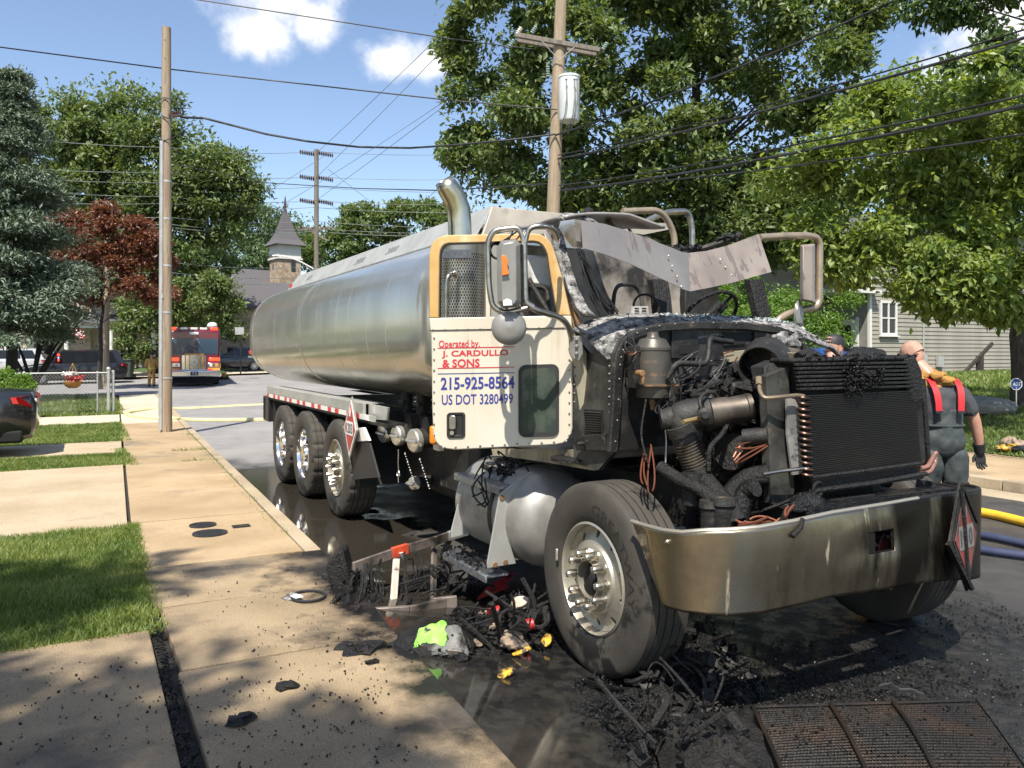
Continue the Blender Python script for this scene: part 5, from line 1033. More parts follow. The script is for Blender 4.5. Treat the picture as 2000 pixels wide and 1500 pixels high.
hp = sthing('charred_lump', 'black charred flat lump at the kerb end of the burnt frame', 'charred lump')
mb = MB(); ps = [(655, 1108), (668, 1108), (678, 1150), (690, 1182), (672, 1196), (646, 1192), (634, 1140)]
A = [T(u, v, Y=5.75) for u, v in ps]; zm = min(p.z for p in A); mb.prism([p - V(0, 0, zm - .05) for p in A], (-.10, .08, .02)); mb.obj('panel', m_char, hp, bevel=.03, smooth=50)
tag(shard_mesh('flakes', np.concatenate([heap(420, tuple(LP(672, 1185, .06)), .22, .16, .1), heap(200, tuple(LP(690, 1160, .05)), .2, .2, .25)]), .024, m_charw, hp), kind='stuff')
# ring gasket on the pavement
g = sthing('rubber_ring', 'thin black rubber ring lying on the concrete sidewalk by the burnt frame', 'rubber ring')
c = LP(602, 1164, .115); mb = MB(); mb.tube([c + V(.125 * math.cos(a), .125 * math.sin(a) * .9, 0) for a in np.linspace(0, 2 * math.pi, 32)], .010, 6); mb.obj('ring', m_wire, g)
mb = MB(); mb.prism([c + V(-.02, -.12, .012), c + V(.06, -.10, .012), c + V(.07, -.05, .018), c + V(0, -.06, .018)], (0, 0, .004)); mb.obj('tag', m_white, g, smooth=0)
g = sthing('crumpled_paper', 'small grey crumpled paper scrap beside the rubber ring', 'paper'); c = LP(567, 1166, .11); mb = MB(); mb.ball(c, (.07, .05, .02), 10, 6, noise=.35); mb.obj('paper', m_ash, g, smooth=0)
# burnt bag with green patch
m_sred = mat('scrap_red', (.46, .025, .025), .45, 0, (.28, .016, .016), 8, dirt=((.02, .015, .015), 14, .53, .60, (1, 1, 1), .5)); m_syel = mat('scrap_yellow', (.60, .36, .03), .5, 0, (.5, .28, .03), 9, dirt=((.03, .025, .02), 22, .48, .58, (1, 1, 1), .7))
m_sbei = mat('scrap_beige', (.34, .25, .18), .85, 0, (.20, .145, .10), 9, dirt=((.02, .017, .015), 12, .47, .58, (1, 1, 1), .7), bump=.6, bsc=50)
m_bag = mat('burnt_cloth', (.15, .15, .14), .85, 0, (.24, .235, .22), 8, .4, .65, dirt=((.02, .018, .016), 6, .50, .60, (1, 1, 1), .5), bump=.9, bsc=45)
bag = sthing('burnt_bag', 'burnt grey bag with lime green patch lying in black debris', 'bag')
def blob(c, r, fn, nu=40, nv=20, pw=.6):
    mb = MB(); c = Vector(c); rings = []
    for i in range(1, nv):
        t = math.pi * i / nv; rg = []
        for j in range(nu):
            q = 2 * math.pi * j / nu; d = V(math.sin(t) * math.cos(q), math.sin(t) * math.sin(q), -math.cos(t)); k = 1 + fn(d)
            sp = lambda x: math.copysign(abs(x) ** pw, x)
            rg.append(c + V(r[0] * sp(d.x) * k, r[1] * sp(d.y) * k, r[2] * sp(d.z) * k))
        rings.append(rg)
    mb.loft(rings); return mb
wob = lambda d: .05 * math.sin(5 * d.x + 3 * d.y) + .04 * math.sin(11 * d.y + 4 * d.z) - .05 * abs(math.sin(7 * d.x - 6 * d.z + 3 * d.y)) - .03 * abs(math.sin(14 * d.y + 9 * d.z)) + .05
c = LP(852, 1285, .0); bc = c + V(0, 0, .07)
er, ea = V(.47, .88, 0), V(-.88, .47, 0)      # seen from the pavement: to the right, and away
blob(bc, (.20, .24, .10), wob, pw=.8).obj('body', m_char, bag, smooth=80)
Q = [LP(818, 1220, .22), LP(900, 1212, .22), LP(915, 1263, .135), LP(803, 1265, .135)]
def topq(a, b, d=0.):
    q = Q[0].lerp(Q[1], a).lerp(Q[3].lerp(Q[2], a), b); e = max(abs(2 * a - 1), abs(2 * b - 1)); return q + V(0, 0, d - .05 * e ** 6 + .012 * math.sin(9 * a + 3) * math.sin(7 * b) + .006 * math.sin(23 * a + 11 * b))
mb = MB(); mb.grid(topq, 20, 14); mb.obj('cloth', m_bag, bag, solid=.02)
mb = MB(); mb.grid(lambda a, b: topq(.02 + (.60 + .03 * math.sin(11 * b)) * a, .12 + .80 * b + .03 * math.sin(9 * a), .024), 14, 12); mb.obj('green_patch', mat('lime_cloth', (.16, .50, .04), .7, 0, (.30, .62, .12), 9, .4, .65, dirt=((.35, .42, .28), 12, .60, .7, (1, 1, 1), .8), dirt2=((.03, .03, .025), 9, .66, .72, (1, 1, 1), .8)), bag, smooth=60)
p0, p1, p2, p3 = LP(876, 1270, .13), LP(893, 1271, .13), LP(895, 1300, .01), LP(873, 1300, .01); mb = MB(); mb.prism([p0, p1, p2, p3], ea * .006); mb.obj('paper_label', mat('label_paper', (.6, .5, .42), .8, 0, (.5, .36, .26), 8, dirt=((.08, .06, .05), 12, .62, .68, (1, 1, 1), .8)), bag, smooth=0)
text_on('print', '2', lambda a, b: p3.lerp(p2, .4 + .3 * a).lerp(p0.lerp(p1, .4 + .3 * a), .5 + .28 * b) - ea * .005, m_dk, bag)
for k in range(26):
    a_ = random.uniform(-.24, .20); q = c + er * a_ - ea * random.uniform(.13, .22) + V(0, 0, random.uniform(.02, .09)); mb = MB(); r_ = random.uniform(.02, .05); mb.ball(q, (r_, r_, r_ * .7), 9, 6, noise=.35); mb.obj('melted_lump', m_charw if k % 5 else m_sbei, bag, smooth=60)
tag(shard_mesh('charred_edge', np.concatenate([heap(900, (c.x + .12, c.y - .16, 0), .18, .22, .16), heap(1100, (c.x + .17, c.y + .02, 0), .12, .30, .20), heap(700, (c.x - .05, c.y + .3, 0), .15, .2, .18), heap(500, (c.x + .0, c.y - .27, 0), .2, .1, .14)]), .018, m_charw, bag), kind='stuff')
# coloured leftovers
def scrap(label, cat, u, v, z, build, name, m, up=.03):
    t = sthing(name, label, cat); c = LP(u, v, z + up) if 'heap' in label or 'debris' in label or 'wad' in label or 'cylinder' in label else LP(u, v, z); mb = MB(); build(mb, c); mb.obj('scrap', m, t, smooth=30); return t
def redsh(mb, c):
    P = [LP(u, v, z) for u, v, z in ((932, 1172, .03), (950, 1150, .05), (985, 1128, .06), (1005, 1118, .08), (1000, 1130, .07), (990, 1140, .06), (993, 1148, .05), (975, 1155, .04))]; mb.prism(P, (0, 0, .01))
scrap('long red plastic shard lying under the fuel tank', 'plastic shard', 960, 1150, .03, redsh, 'plastic_shard', m_sred)
def redcan(mb, c): mb.cyl(c + V(0, -.05, .05), c + V(0.01, .05, .06), .035, .04, 16); mb.ball(c + V(0, .05, .06), (.04, .03, .04), 10, 7, noise=.3)
scrap('short bright red tube end in the debris beside the white spool', 'tube', 968, 1212, .03, redcan, 'burnt_tube', m_sred)
def red2(mb, c): mb.cyl(c + V(-.02, -.07, .035), c + V(.02, .06, .06), .032, .036, 16)
scrap('dull dark red cylinder nearest the front tyre', 'cylinder', 1022, 1238, .02, red2, 'burnt_cylinder', m_sred)
def spool(mb, c): mb.lathe([(.001, .10), (.058, .10), (.062, .09), (.058, .08), (.035, .075), (.05, -.05), (.001, -.05)], c, (.3, -.2, 1), 24)
scrap('white round spool top standing in the debris', 'spool', 1018, 1200, .06, spool, 'burnt_spool', mat('spool_white', (.50, .42, .34), .6, 0, (.36, .28, .2), 8, dirt=((.03, .025, .02), 14, .53, .6, (1, 1, 1), .6)))
for lab, u, v in (('yellow plastic scrap under the tyre side of the heap', 1068, 1258), ('yellow plastic scrap at the middle of the heap', 1020, 1278), ('small yellow scrap on the wet road below the heap', 988, 1322)):
    def yb(mb, c): mb.ball(c + V(0, 0, .02), (.03, .055, .016), 12, 8, noise=.22, rot=Matrix.Rotation(float(rng.uniform(-.8, .8)), 3, 'Z') @ Matrix.Rotation(.35, 3, 'X'))
    scrap(lab, 'plastic scrap', u, v, .01, yb, 'plastic_scrap', m_syel)
for lab, u, v, r in (('beige burnt paper wad left of the heap', 928, 1260, .05), ('pinkish burnt cloth wad in the heap by the red cylinder', 970, 1240, .08), ('tan melted foam lump in the middle of the heap', 1000, 1265, .10), ('pale wad beside the bright red tube', 945, 1205, .05), ('whitish burnt wad next to the front tyre', 1050, 1208, .06)):
    def wad(mb, c): mb.ball(c + V(0, 0, r * .4), (r * .65, r * .75, r * .45), 12, 8, noise=.16); mb.ball(c + V(r * .5, r * .3, r * .2), (r * .4, r * .45, r * .3), 10, 7, noise=.2)
    scrap(lab, 'burnt wad', u, v, .03, wad, 'burnt_wad', m_sbei)
def nutr(mb, c): mb.lathe([(.022, -.02), (.036, -.02), (.036, .02), (.022, .02)], c + V(0, 0, .036), (1, -.6, 0), 20, closed=True)
scrap('small dark pipe collar in front of the burnt bag', 'pipe collar', 880, 1312, .0, nutr, 'pipe_collar', m_charm)
def stuff(name, pts, size, m, label=None, cat=None, fl=.6):
    o = shard_mesh(name, pts, size, m, None, fl); street(tag(o, label, cat, None, 'stuff')); return o
H = lambda u, v, n, rx, ry, h, z=0.: heap(n, tuple(LP(u, v, z)), rx, ry, h)
stuff('charred_debris', np.concatenate([H(980, 1255, 2600, .32, .38, .17), H(1010, 1215, 1500, .25, .32, .24), H(960, 1225, 1500, .22, .28, .17), H(900, 1215, 900, .2, .25, .1), H(960, 1290, 900, .3, .4, .06), H(800, 1215, 900, .15, .5, .06), H(740, 1200, 900, .2, .5, .07), H(850, 1150, 600, .3, .4, .04), H(870, 1295, 600, .2, .3, .06)]), .016, m_charw)
stuff('charred_debris', np.concatenate([H(1390, 1285, 1300, .20, .20, .24), H(1340, 1350, 2000, .30, .36, .22), H(1250, 1385, 1200, .25, .4, .10), H(1340, 1450, 1500, .25, .45, .13), H(1180, 1335, 500, .12, .3, .06)]), .017, m_charw)
stuff('char_crumbs', np.concatenate([H(1500, 1340, 500, .3, .5, .025), H(1600, 1300, 600, .4, .6, .02), H(1700, 1345, 700, .2, .6, .03), H(1850, 1330, 300, .3, .4, .02), H(1880, 1210, 300, .4, .5, .02), H(1120, 1420, 300, .3, .4, .012)]), .012, m_charw)
stuff('debris_strands', np.concatenate([H(1390, 1330, 400, .2, .25, .25), H(1330, 1360, 500, .3, .4, .2), H(990, 1240, 260, .25, .3, .2)]), .036, m_charm, fl=.3)
stuff('wet_grit', np.concatenate([H(1450, 1370, 1500, .5, 1.0, .012), H(1200, 1400, 700, .5, .9, .012), H(1000, 1320, 700, .4, .7, .012), H(1750, 1390, 1500, .5, 1.1, .012), H(820, 1130, 400, .8, .7, .01), H(1900, 1250, 600, 1., 1., .012)]), .006, m_charm)
stuff('ash_grit', np.concatenate([H(1450, 1330, 260, .6, 1.0, .02), H(980, 1290, 200, .4, .6, .03), H(1750, 1330, 260, .6, 1.1, .02), H(800, 1170, 120, .5, .5, .02), H(1350, 1340, 200, .35, .4, .2)]), .005, m_ash)
for c_, d_, n_, b_ in (((1000, 1215, .10), (.4, .5, .22), 34, 7), ((940, 1250, .06), (.3, .4, .12), 20, 4), ((1340, 1330, .10), (.4, .4, .22), 30, 6), ((1390, 1285, .12), (.25, .25, .25), 14, 4), ((820, 1150, .06), (.5, .5, .12), 24, 3), ((740, 1190, .05), (.3, .5, .1), 20, 3), ((1330, 1450, .06), (.3, .6, .12), 16, 4)):
    street(cluttered('burnt_scrap', n_, tuple(LP(*c_)), d_, m_char, (.004, .016), b_, None))
def mound(name, label, px, hgt, seed):
    P = [LP(u, v, .0) for u, v in px]; c = sum(P, V(0, 0, 0)) / len(P); n = len(P) * 6; r = np.random.default_rng(seed); ph = r.uniform(0, 6, 8); mb = MB(); rr = []
    for k in np.linspace(1, .04, 12):
        rg = []
        for i in range(n):
            e = P[i // 6].lerp(P[(i // 6 + 1) % len(P)], (i % 6) / 6); q = c + (e - c) * float(k); h = hgt * (1 - k) ** .8
            q.z = h * (.75 + .35 * math.sin(9 * q.x + ph[0]) * math.sin(8 * q.y + ph[1])) + .10 * hgt * math.sin(31 * q.x + ph[2]) * math.sin(27 * q.y + ph[3]) + float(r.normal(0, .008)) * (k < .95); rg.append(q)
        rr.append(rg)
    mb.loft(rr, True); o = mb.obj(name, m_char, None, smooth=100, fix=False); street(tag(o, None, None, None, 'stuff')); return o
mound('charred_debris', '', [(1300, 1290), (1360, 1255), (1420, 1270), (1450, 1310), (1420, 1380), (1300, 1410), (1220, 1400), (1180, 1370), (1250, 1330)], .17, 3)
mound('charred_debris', '', [(900, 1210), (1000, 1170), (1070, 1200), (1080, 1260), (1020, 1300), (930, 1300), (880, 1260)], .13, 4)
mound('charred_debris', '', [(1270, 1420), (1380, 1400), (1480, 1420), (1520, 1500), (1400, 1570), (1280, 1540), (1230, 1480)], .10, 5)
mound('charred_debris', '', [(640, 1195), (720, 1180), (800, 1190), (900, 1190), (880, 1215), (760, 1225), (650, 1215)], .05, 6)
sw = []
for n, (u, v), rx, ry in ((260, (250, 1400), .35, .7), (190, (560, 1400), .45, .5), (150, (620, 1250), .5, .4), (90, (450, 1150), .7, .6), (120, (120, 1330), .3, .5), (200, (600, 1480), .3, .5), (120, (700, 1330), .35, .35)): sw.append(H(u, v, int(n * .6), rx, ry, .003, .102))
stuff('soot_crumbs', np.concatenate(sw), .0085, m_char)
stuff('joint_debris', np.stack([rng.uniform(-2.2, .6, 700), -3.30 + rng.normal(0, .018, 700), rng.uniform(.07, .11, 700)], 1), .014, m_char)
# bigger char lumps on the pavement, each a thing
for lab, u, v, r in (('black char lump on the sidewalk joint', 672, 1262, .05), ('long flat black flake on the stained sidewalk', 712, 1268, .09), ('small char lump at the front of the sidewalk', 727, 1292, .035), ('char crumb cluster near the sidewalk centre', 560, 1340, .05), ('small char lump beside the sidewalk crack', 470, 1405, .06)):
    t = sthing('char_lump', lab, 'char lump'); c = LP(u, v, .11); mb = MB(); mb.ball(c, (r * .8, r * 1.2, r * .35), 10, 6, noise=.4); mb.obj('lump', m_char, t, smooth=0)
# fallen radiator grille
gr = sthing('fallen_grille', 'burnt rusty mesh radiator grille lying flat in front of the bumper', 'grille')
GA, GB, GC, GD = LP(1466, 1385, .03), LP(1905, 1372, .03), LP(2040, 1560, .03), LP(1545, 1560, .03)
def gq(a, b, d=0): return GA.lerp(GB, a).lerp(GD.lerp(GC, a), b) + V(0, 0, d + .02 * math.sin(3 * a) * math.sin(4 * b))
m_gril = mat('burnt_grille', (.017, .015, .013), .5, .4, (.05, .028, .015), 2.6, .5, .72, dirt=((.10, .055, .028), 4, .64, .78, (1, 1, 1), .7), bump=.3, bsc=60)
mb = MB(); nu, nv = 70, 34
for i in range(nu):
    for j in range(nv):
        o_ = .5 * (j % 2); f = lambda a, b, d=.0: gq(min(1, max(0, (i + o_ + a) / nu)), (j + b) / nv, d)
        A = [f(0, 0, .004), f(1, 0, .004), f(1, 1, -.004), f(0, 1, -.004)]; B = [f(.2, .25), f(.8, .25), f(.8, .8), f(.2, .8)]
        mb.add(A + B, [(0, 1, 5, 4), (1, 2, 6, 5), (2, 3, 7, 6), (3, 0, 4, 7)])
tag(mb.obj('mesh', m_gril, gr, smooth=0, fix=False), kind='stuff')
for a in (0, .34, .62, 1):
    mb = MB(); mb.strip([gq(a, b / 8, .012) for b in range(9)], [gq(min(1, a + .018), b / 8, .012) for b in range(9)], (0, 0, .012)); mb.obj('grille_bar', m_gril, gr, bevel=.003)
mb = MB(); mb.tube([gq(a / 10, 0, .01) for a in range(11)], .008); mb.obj('top_edge', m_gril, gr)
tag(shard_mesh('soot_flakes', np.array([tuple(gq(float(a), float(b), .01)) for a, b in zip(rng.uniform(0, 1, 500), rng.uniform(0, 1, 500))]), .010, m_char, gr), kind='stuff')
# burnt sheets beside it
for lab, px in (('crumpled black sheet left of the fallen grille', [(1270, 1440), (1330, 1420), (1480, 1400), (1500, 1500), (1490, 1560), (1300, 1560)]), ('curled black strip standing beside the fallen grille', [(1285, 1370), (1310, 1375), (1300, 1440), (1275, 1490), (1262, 1480), (1275, 1420)])):
    t = sthing('burnt_sheet', lab, 'burnt sheet'); mb = MB(); P = [LP(u, v, .02) for u, v in px]; c = sum(P, V(0, 0, 0)) / len(P)
    n = len(P); rr = []
    for k in (1., .75, .5, .25, .05): rr.append([c + (P[i // 4].lerp(P[(i // 4 + 1) % n], (i % 4) / 4) - c) * k + V(0, 0, .02 + .05 * (1 - k) + .035 * math.sin(i * 1.7 + k * 9) + float(rng.normal(0, .012))) for i in range(n * 4)])
    mb.loft(rr, True); mb.obj('sheet', m_char, t, smooth=120)
t = sthing('burnt_duct', 'black burnt round duct end in the debris behind the grille', 'duct'); c = LP(1325, 1345, .03); mb = MB(); mb.lathe([(.10, 0), (.115, .06), (.12, .14), (.10, .15), (.10, .05), (.001, .02)], c, (.75, -.4, .45), 20); mb.obj('duct', m_char, t); mb = MB(); mb.lathe([(.001, .06), (.098, .06)], c, (.75, -.4, .45), 20); mb.obj('opening', m_holek, t)
t = sthing('silver_strip', 'twisted silver trim strip on the black road in front of the bumper', 'trim strip'); mb = MB(); P = [LP(u, v, .03) for u, v in ((1712, 1345), (1735, 1340), (1752, 1352), (1778, 1352), (1800, 1362))]; mb.strip(P, [p + V(.03, -.02, .03) for p in P], (0, 0, .004)); mb.obj('strip', m_alub, t, smooth=60)
t = sthing('fallen_disc', 'dark round plate lying on the road under the bumper', 'round plate'); c = LP(1742, 1196, .02); mb = MB(); mb.lathe([(.001, .045), (.05, .045), (.06, .02), (.17, .012), (.21, .0), (.21, -.01)], c, (.1, 0, 1), 36); mb.obj('disc', m_charm, t, smooth=35)
t = sthing('tyre_strip', 'curved burnt rubber strip under the front tyre', 'rubber strip'); mb = MB(); P = [LP(u, v, .02) for u, v in ((1140, 1335), (1165, 1345), (1200, 1350), (1230, 1352))]; mb.strip(P, [p + V(.05, 0, .02) for p in P], (0, 0, .02)); mb.obj('strip', m_char, t, smooth=60)
t = sthing('round_cover', 'small round cover lying in the wet road at the bottom', 'cover'); c = LP(1150, 1465, .006); mb = MB(); mb.lathe([(.001, .006), (.055, .006), (.06, .012), (.066, .008), (.066, -.004)], c, (0, 0, 1), 28); mb.obj('cover', m_charm, t, smooth=30)
t = sthing('pale_stick', 'thin pale stick lying in the puddle by the round cover', 'stick'); mb = MB(); mb.tube([LP(1103, 1412, .012), LP(1099, 1430, .012), LP(1099, 1452, .012)], .006); mb.obj('stick', m_sbei, t)
t = sthing('burnt_paper', 'white paper flake on the step debris', 'paper flake'); c = T(958, 905, x=-1.5); mb = MB(); mb.ball(c, (.05, .04, .015), 8, 5, noise=.3); mb.obj('flake', m_ash, t, smooth=0)
tag(shard_mesh('step_debris', np.concatenate([heap(700, (-1.5, -.95, .93), .36, .16, .16), boxpts(160, (-1.5, -1.25, .35), (.7, .25, .03))]), .022, m_charw, P_), kind='stuff')
wires('step_wires', [(T(935, 960, x=-1.45), T(960, 905, x=-1.5)), (T(940, 985, x=-1.2), T(945, 930, x=-1.3)), (T(975, 900, x=-1.2), T(1000, 925, x=-1.2))], 12, m_char, .006, .06)
# meter covers in the pavement
for lab, u, v, r in (('dark round cast water meter cover set in the sidewalk, nearer one', 410, 1041, .155), ('flat dark round meter cover set in the sidewalk, farther one', 396, 1025, .125)):
    t = sthing('meter_cover', lab, 'meter cover'); c = LP(u, v, .107); mb = MB(); mb.lathe([(.001, .002), (r * .85, .002), (r * .86, .006), (r, .006), (r, -.02)], c, (0, 0, 1), 32)
    for i in range(-5, 6):
        for j in range(-5, 6):
            if i * i + j * j < 24: mb.box(c + V(i * r * .15, j * r * .15, .004), (.014, .014, .006))
    mb.obj('cover', mat('cast_iron', (.035, .035, .04), .5, .5, (.06, .055, .05), 20), t, smooth=30)
t = sthing('valve_marker', 'thin dark strip marker set in the sidewalk beside the meter covers', 'valve marker'); c = LP(471, 1027, .108); mb = MB(); mb.box(c, (.10, .16, .01)); mb.obj('lid', m_charm, t)
# hoses
def hose_line(name, label, pts, r, m, grp=None):
    t = thing(name, label, 'fire hose', (0, 0, 0), 0, grp); P = []
    pts = [Vector(p) for p in pts]
    mb = MB(); mb.tube(arcs(pts, 1.2, 6), r, 10); mb.obj('hose', m, t, smooth=60); return t
m_hy = mat('hose_pale_yellow', (.66, .60, .30), .8, 0, (.58, .52, .25), 4); m_hyy = mat('hose_yellow', (.78, .47, .03), .65, 0, (.68, .40, .03), 5, bump=.2, bsc=60); m_hb = mat('hose_blue', (.022, .030, .075), .75, 0, (.035, .045, .095), 5, bump=.2, bsc=60)
GP = lambda u, v, z=.0, r=.0: G(u, v, z) + V(0, 0, r)
hose_line('fire_hose', 'pale yellow fire hose looped across the street behind the truck', [G(700, 786, .05), G(560, 790, .05), G(490, 792, .05), G(400, 797, .05), G(340, 799, .05), G(285, 801, .145), G(248, 806, .145), G(250, 812, .145), G(300, 817, .145), G(345, 818, .145), G(352, 820, .05), G(420, 821, .05), G(490, 820, .05), G(700, 822, .05)], .055, m_hy)
hose_line('fire_hose', 'thick bright yellow fire hose on the road at the far right', [G(1600, 962, .05), G(1800, 985, .05), G(1920, 1000, .05), G(2000, 1019, .05), G(2200, 1075, .05)], .05, m_hyy)
hose_line('fire_hose', 'upper dark blue fire hose on the road at the far right', [G(1750, 1020, .045), G(1930, 1047, .045), G(2000, 1062, .045), G(2200, 1110, .045)], .037, m_hb)
hose_line('fire_hose', 'lower dark blue fire hose nearest the bumper', [G(1760, 1050, .045), G(1930, 1076, .045), G(2000, 1085, .045), G(2200, 1110, .045)], .036, m_hb)
t = thing('turnout_gear', 'yellow and tan firefighter gear heaped on the far lawn edge', 'gear', G(1985, 880, .2)); rng2 = random.Random(5)
for k, (dx, dy, rx, ry, rz3, m) in enumerate(((-.12, 0, .2, .14, .07, m_syel), (.12, .05, .22, .15, .1, m_sbei), (.02, -.12, .2, .1, .06, m_rubk), (.3, .0, .2, .14, .11, m_syel), (-.05, .1, .14, .12, .13, m_sbei))):
    mb = MB(); mb.ball((dx, dy, rz3 * .7), (rx, ry, rz3), 14, 9, noise=.13); mb.obj(('coat', 'trousers', 'glove', 'hood', 'lining')[k], m, t, smooth=60)
# ---------------------------------------------------------------- people
m_skin = mat('skin', (.50, .27, .19), .5, 0, (.44, .22, .15), 9, .4, .65, bump=.05, bsc=60); m_hair = mat('buzz_hair', (.43, .25, .18), .75, 0, (.34, .19, .13), 14, bump=.3, bsc=160)
m_shirt = mat('grey_shirt', (.048, .049, .055), .85, 0, (.036, .037, .042), 6, bump=.5, bsc=9); m_pant = mat('bunker_grey', (.050, .060, .060), .75, 0, (.034, .042, .042), 4, .4, .65, bump=.55, bsc=8)
m_susp = mat('suspender_red', (.50, .015, .02), .6); m_hood = mat('hood_ochre', (.34, .18, .04), .85, 0, (.26, .13, .028), 7, bump=.5, bsc=14); m_glove = mat('glove_black', (.016, .016, .016), .7, bump=.3, bsc=40); m_hiv = mat('hi_vis', (.55, .75, .05), .5); m_tan = mat('turnout_tan', (.45, .26, .07), .8, bump=.4, bsc=10)
def ell(c, rx, ry, n=20, tilt=0., yaw=0.):
    M = Matrix.Rotation(yaw, 3, 'Z') @ Matrix.Rotation(tilt, 3, 'X'); return [Vector(c) + M @ V(rx * math.cos(t), ry * math.sin(t), 0) for t in [2 * math.pi * i / n for i in range(n)]]
def head(mb, c, yaw, pitch, s=1.):
    M = Matrix.Rotation(yaw, 3, 'Z') @ Matrix.Rotation(pitch, 3, 'X'); rings = []; n = 24; c = Vector(c)
    prof = [(-.125, .030, .035, .05), (-.115, .045, .05, .045), (-.09, .060, .068, .03), (-.05, .070, .088, .012), (0, .076, .098, 0), (.04, .077, .101, -.006), (.08, .068, .090, -.010), (.105, .048, .064, -.012), (.118, .022, .03, -.012)]
    for z, rx, ry, oy in prof:
        rg = []
        for i in range(n):
            t = 2 * math.pi * i / n; p = V(rx * math.cos(t), ry * math.sin(t) + oy, z)
            if p.y > .05 and abs(p.x) < .03:      # brow, nose, mouth
                p.y += {0: .012, -.05: .018, .04: .006, -.09: .008}.get(z, 0) * (1 - abs(p.x) / .03)
            if p.y > .05 and .02 < abs(p.x) < .05 and z == 0: p.y -= .010
            rg.append(c + M @ (p * s))
        rings.append(rg)
    mb.loft(rings)
    for sx in (-1, 1):      # ears
        mb.loft([[c + M @ (V(sx * (.072 + d), -.005 + .020 * k * math.cos(t), -.012 + .034 * k * math.sin(t)) * s) for t in [2 * math.pi * i / 12 for i in range(12)]] for d, k in ((0, .6), (.012, 1), (.020, 1), (.018, .55))])
    mb.loft([[c + M @ (V(x_ * .8, .098 + y_, -.055 + z_) * s) for x_, z_ in ((-.018, -.01), (.018, -.01), (.008, .03), (-.008, .03))] for y_ in (-.03, .004, .018)])
    return M
def limb(mb, pts, rs, n=14):
    pts = [Vector(p) for p in pts]; mb.tube(pts, rs, n)
def hand(mb, p, d, side, pal=.085, spread=.5):
    p = Vector(p); d = Vector(d).normalized(); w = d.cross(V(*side)).normalized(); nrm = w.cross(d)
    mb.loft([[p + d * h + w * (a * ww) + nrm * (b * .016) for a, b in ((-1, -.6), (0, -1), (1, -.6), (1, .6), (0, 1), (-1, .6))] for h, ww in ((-.03, .032), (.0, .036), (.05, .046), (pal, .044))])
    for k, L in enumerate((.068, .080, .074, .056)):
        a = (-.033 + .022 * k); b = p + d * (pal - .01) + w * a; dd = (d + w * a * 2.2).normalized(); mb.tube([b, b + dd * L * .45, b + (dd - nrm * .35).normalized() * L * .8, b + (dd - nrm * .6).normalized() * L], [.0125, .0125, .011, .008], 8)
    b = p - w * .036 + d * .02; dd = (d * .8 - w * .75 - nrm * .2).normalized(); mb.tube([b, b + dd * .04, b + (dd + d * .5).normalized() * .075], [.015, .014, .010], 8)
def folds(o, st, size, lv=2):
    tx = bpy.data.textures.new('folds', 'CLOUDS'); tx.noise_scale = size; tx.noise_depth = 2
    m = o.modifiers.new('sub', 'SUBSURF'); m.levels = m.render_levels = lv
    m = o.modifiers.new('folds', 'DISPLACE'); m.texture = tx; m.strength = st; m.texture_coords = 'LOCAL'
# fireman seen from behind: local +y is where he faces
fm = thing('person', 'firefighter in grey bunker trousers and red suspenders seen from behind', 'person', (4.00, 7.5, 0), R(-4))
body = MB()
M = head(body, (-.17, .20, 1.76), R(38), R(-42), 1.10)
limb(body, [(-.05, .06, 1.50), (-.09, .11, 1.60), (-.14, .17, 1.68)], [.075, .07, .066])
body.loft([ell((0, 0, 1.0), .16, .11), ell((0, .0, 1.2), .165, .11), ell((0, .02, 1.4), .185, .11), ell((-.02, .04, 1.5), .12, .09)])
limb(body, [(.19, .03, 1.42), (.275, .01, 1.26), (.315, .01, 1.14), (.355, .04, 1.00), (.375, .06, .90)], [.058, .056, .050, .047, .036]); limb(body, [(-.22, .05, 1.42), (-.30, .10, 1.24), (-.27, .26, 1.10), (-.18, .38, 1.06)], [.06, .055, .047, .035])
body.obj('body', m_skin, fm, smooth=75)
h_ = MB(); rings = []
for z, k in ((-.02, 1.0), (.04, 1.02), (.08, 1.03), (.108, 1.0), (.122, .6)):
    i_ = np.interp(z, (0, .04, .08, .105, .118, .122), (0, 1, 2, 3, 4, 4)); rx, ry, oy = np.interp(z, (-.05, 0, .04, .08, .105, .12), (.070, .076, .077, .068, .048, .022)), np.interp(z, (-.05, 0, .04, .08, .105, .12), (.088, .098, .101, .090, .064, .03)), -.01
    rings.append([V(-.17, .20, 1.76) + M @ (V(rx * 1.025 * math.cos(t), ry * 1.025 * math.sin(t) + oy - (.03 if math.sin(t) > .3 and z < .06 else 0), z) * 1.10) for t in [2 * math.pi * i / 24 for i in range(24)]])
h_.loft(rings); h_.obj('hair', m_hair, fm, smooth=75)
s_ = MB(); s_.loft([ell((0, .0, 1.0), .18, .135), ell((0, .0, 1.12), .18, .14), ell((0, .0, 1.25), .195, .15), ell((0, .01, 1.36), .215, .15), ell((-.01, .03, 1.44), .195, .135), ell((-.03, .06, 1.51), .13, .105), ell((-.06, .09, 1.55), .085, .08)])
limb(s_, [(.10, .02, 1.42), (.185, .02, 1.41), (.245, .01, 1.32), (.29, .01, 1.19)], [.085, .088, .080, .078]); limb(s_, [(-.10, .03, 1.42), (-.19, .05, 1.41), (-.27, .08, 1.32), (-.295, .10, 1.22)], [.09, .092, .083, .080])
folds(s_.obj('shirt', m_shirt, fm, smooth=75), .045, .09)
p_ = MB(); p_.loft([ell((0, .01, .80), .195, .155), ell((0, .0, .92), .208, .172), ell((0, -.01, 1.0), .204, .170), ell((0, -.0, 1.09), .192, .160), ell((0, .0, 1.12), .198, .166), ell((0, .0, 1.22), .178, .160), ell((0, .0, 1.28), .150, .158)])
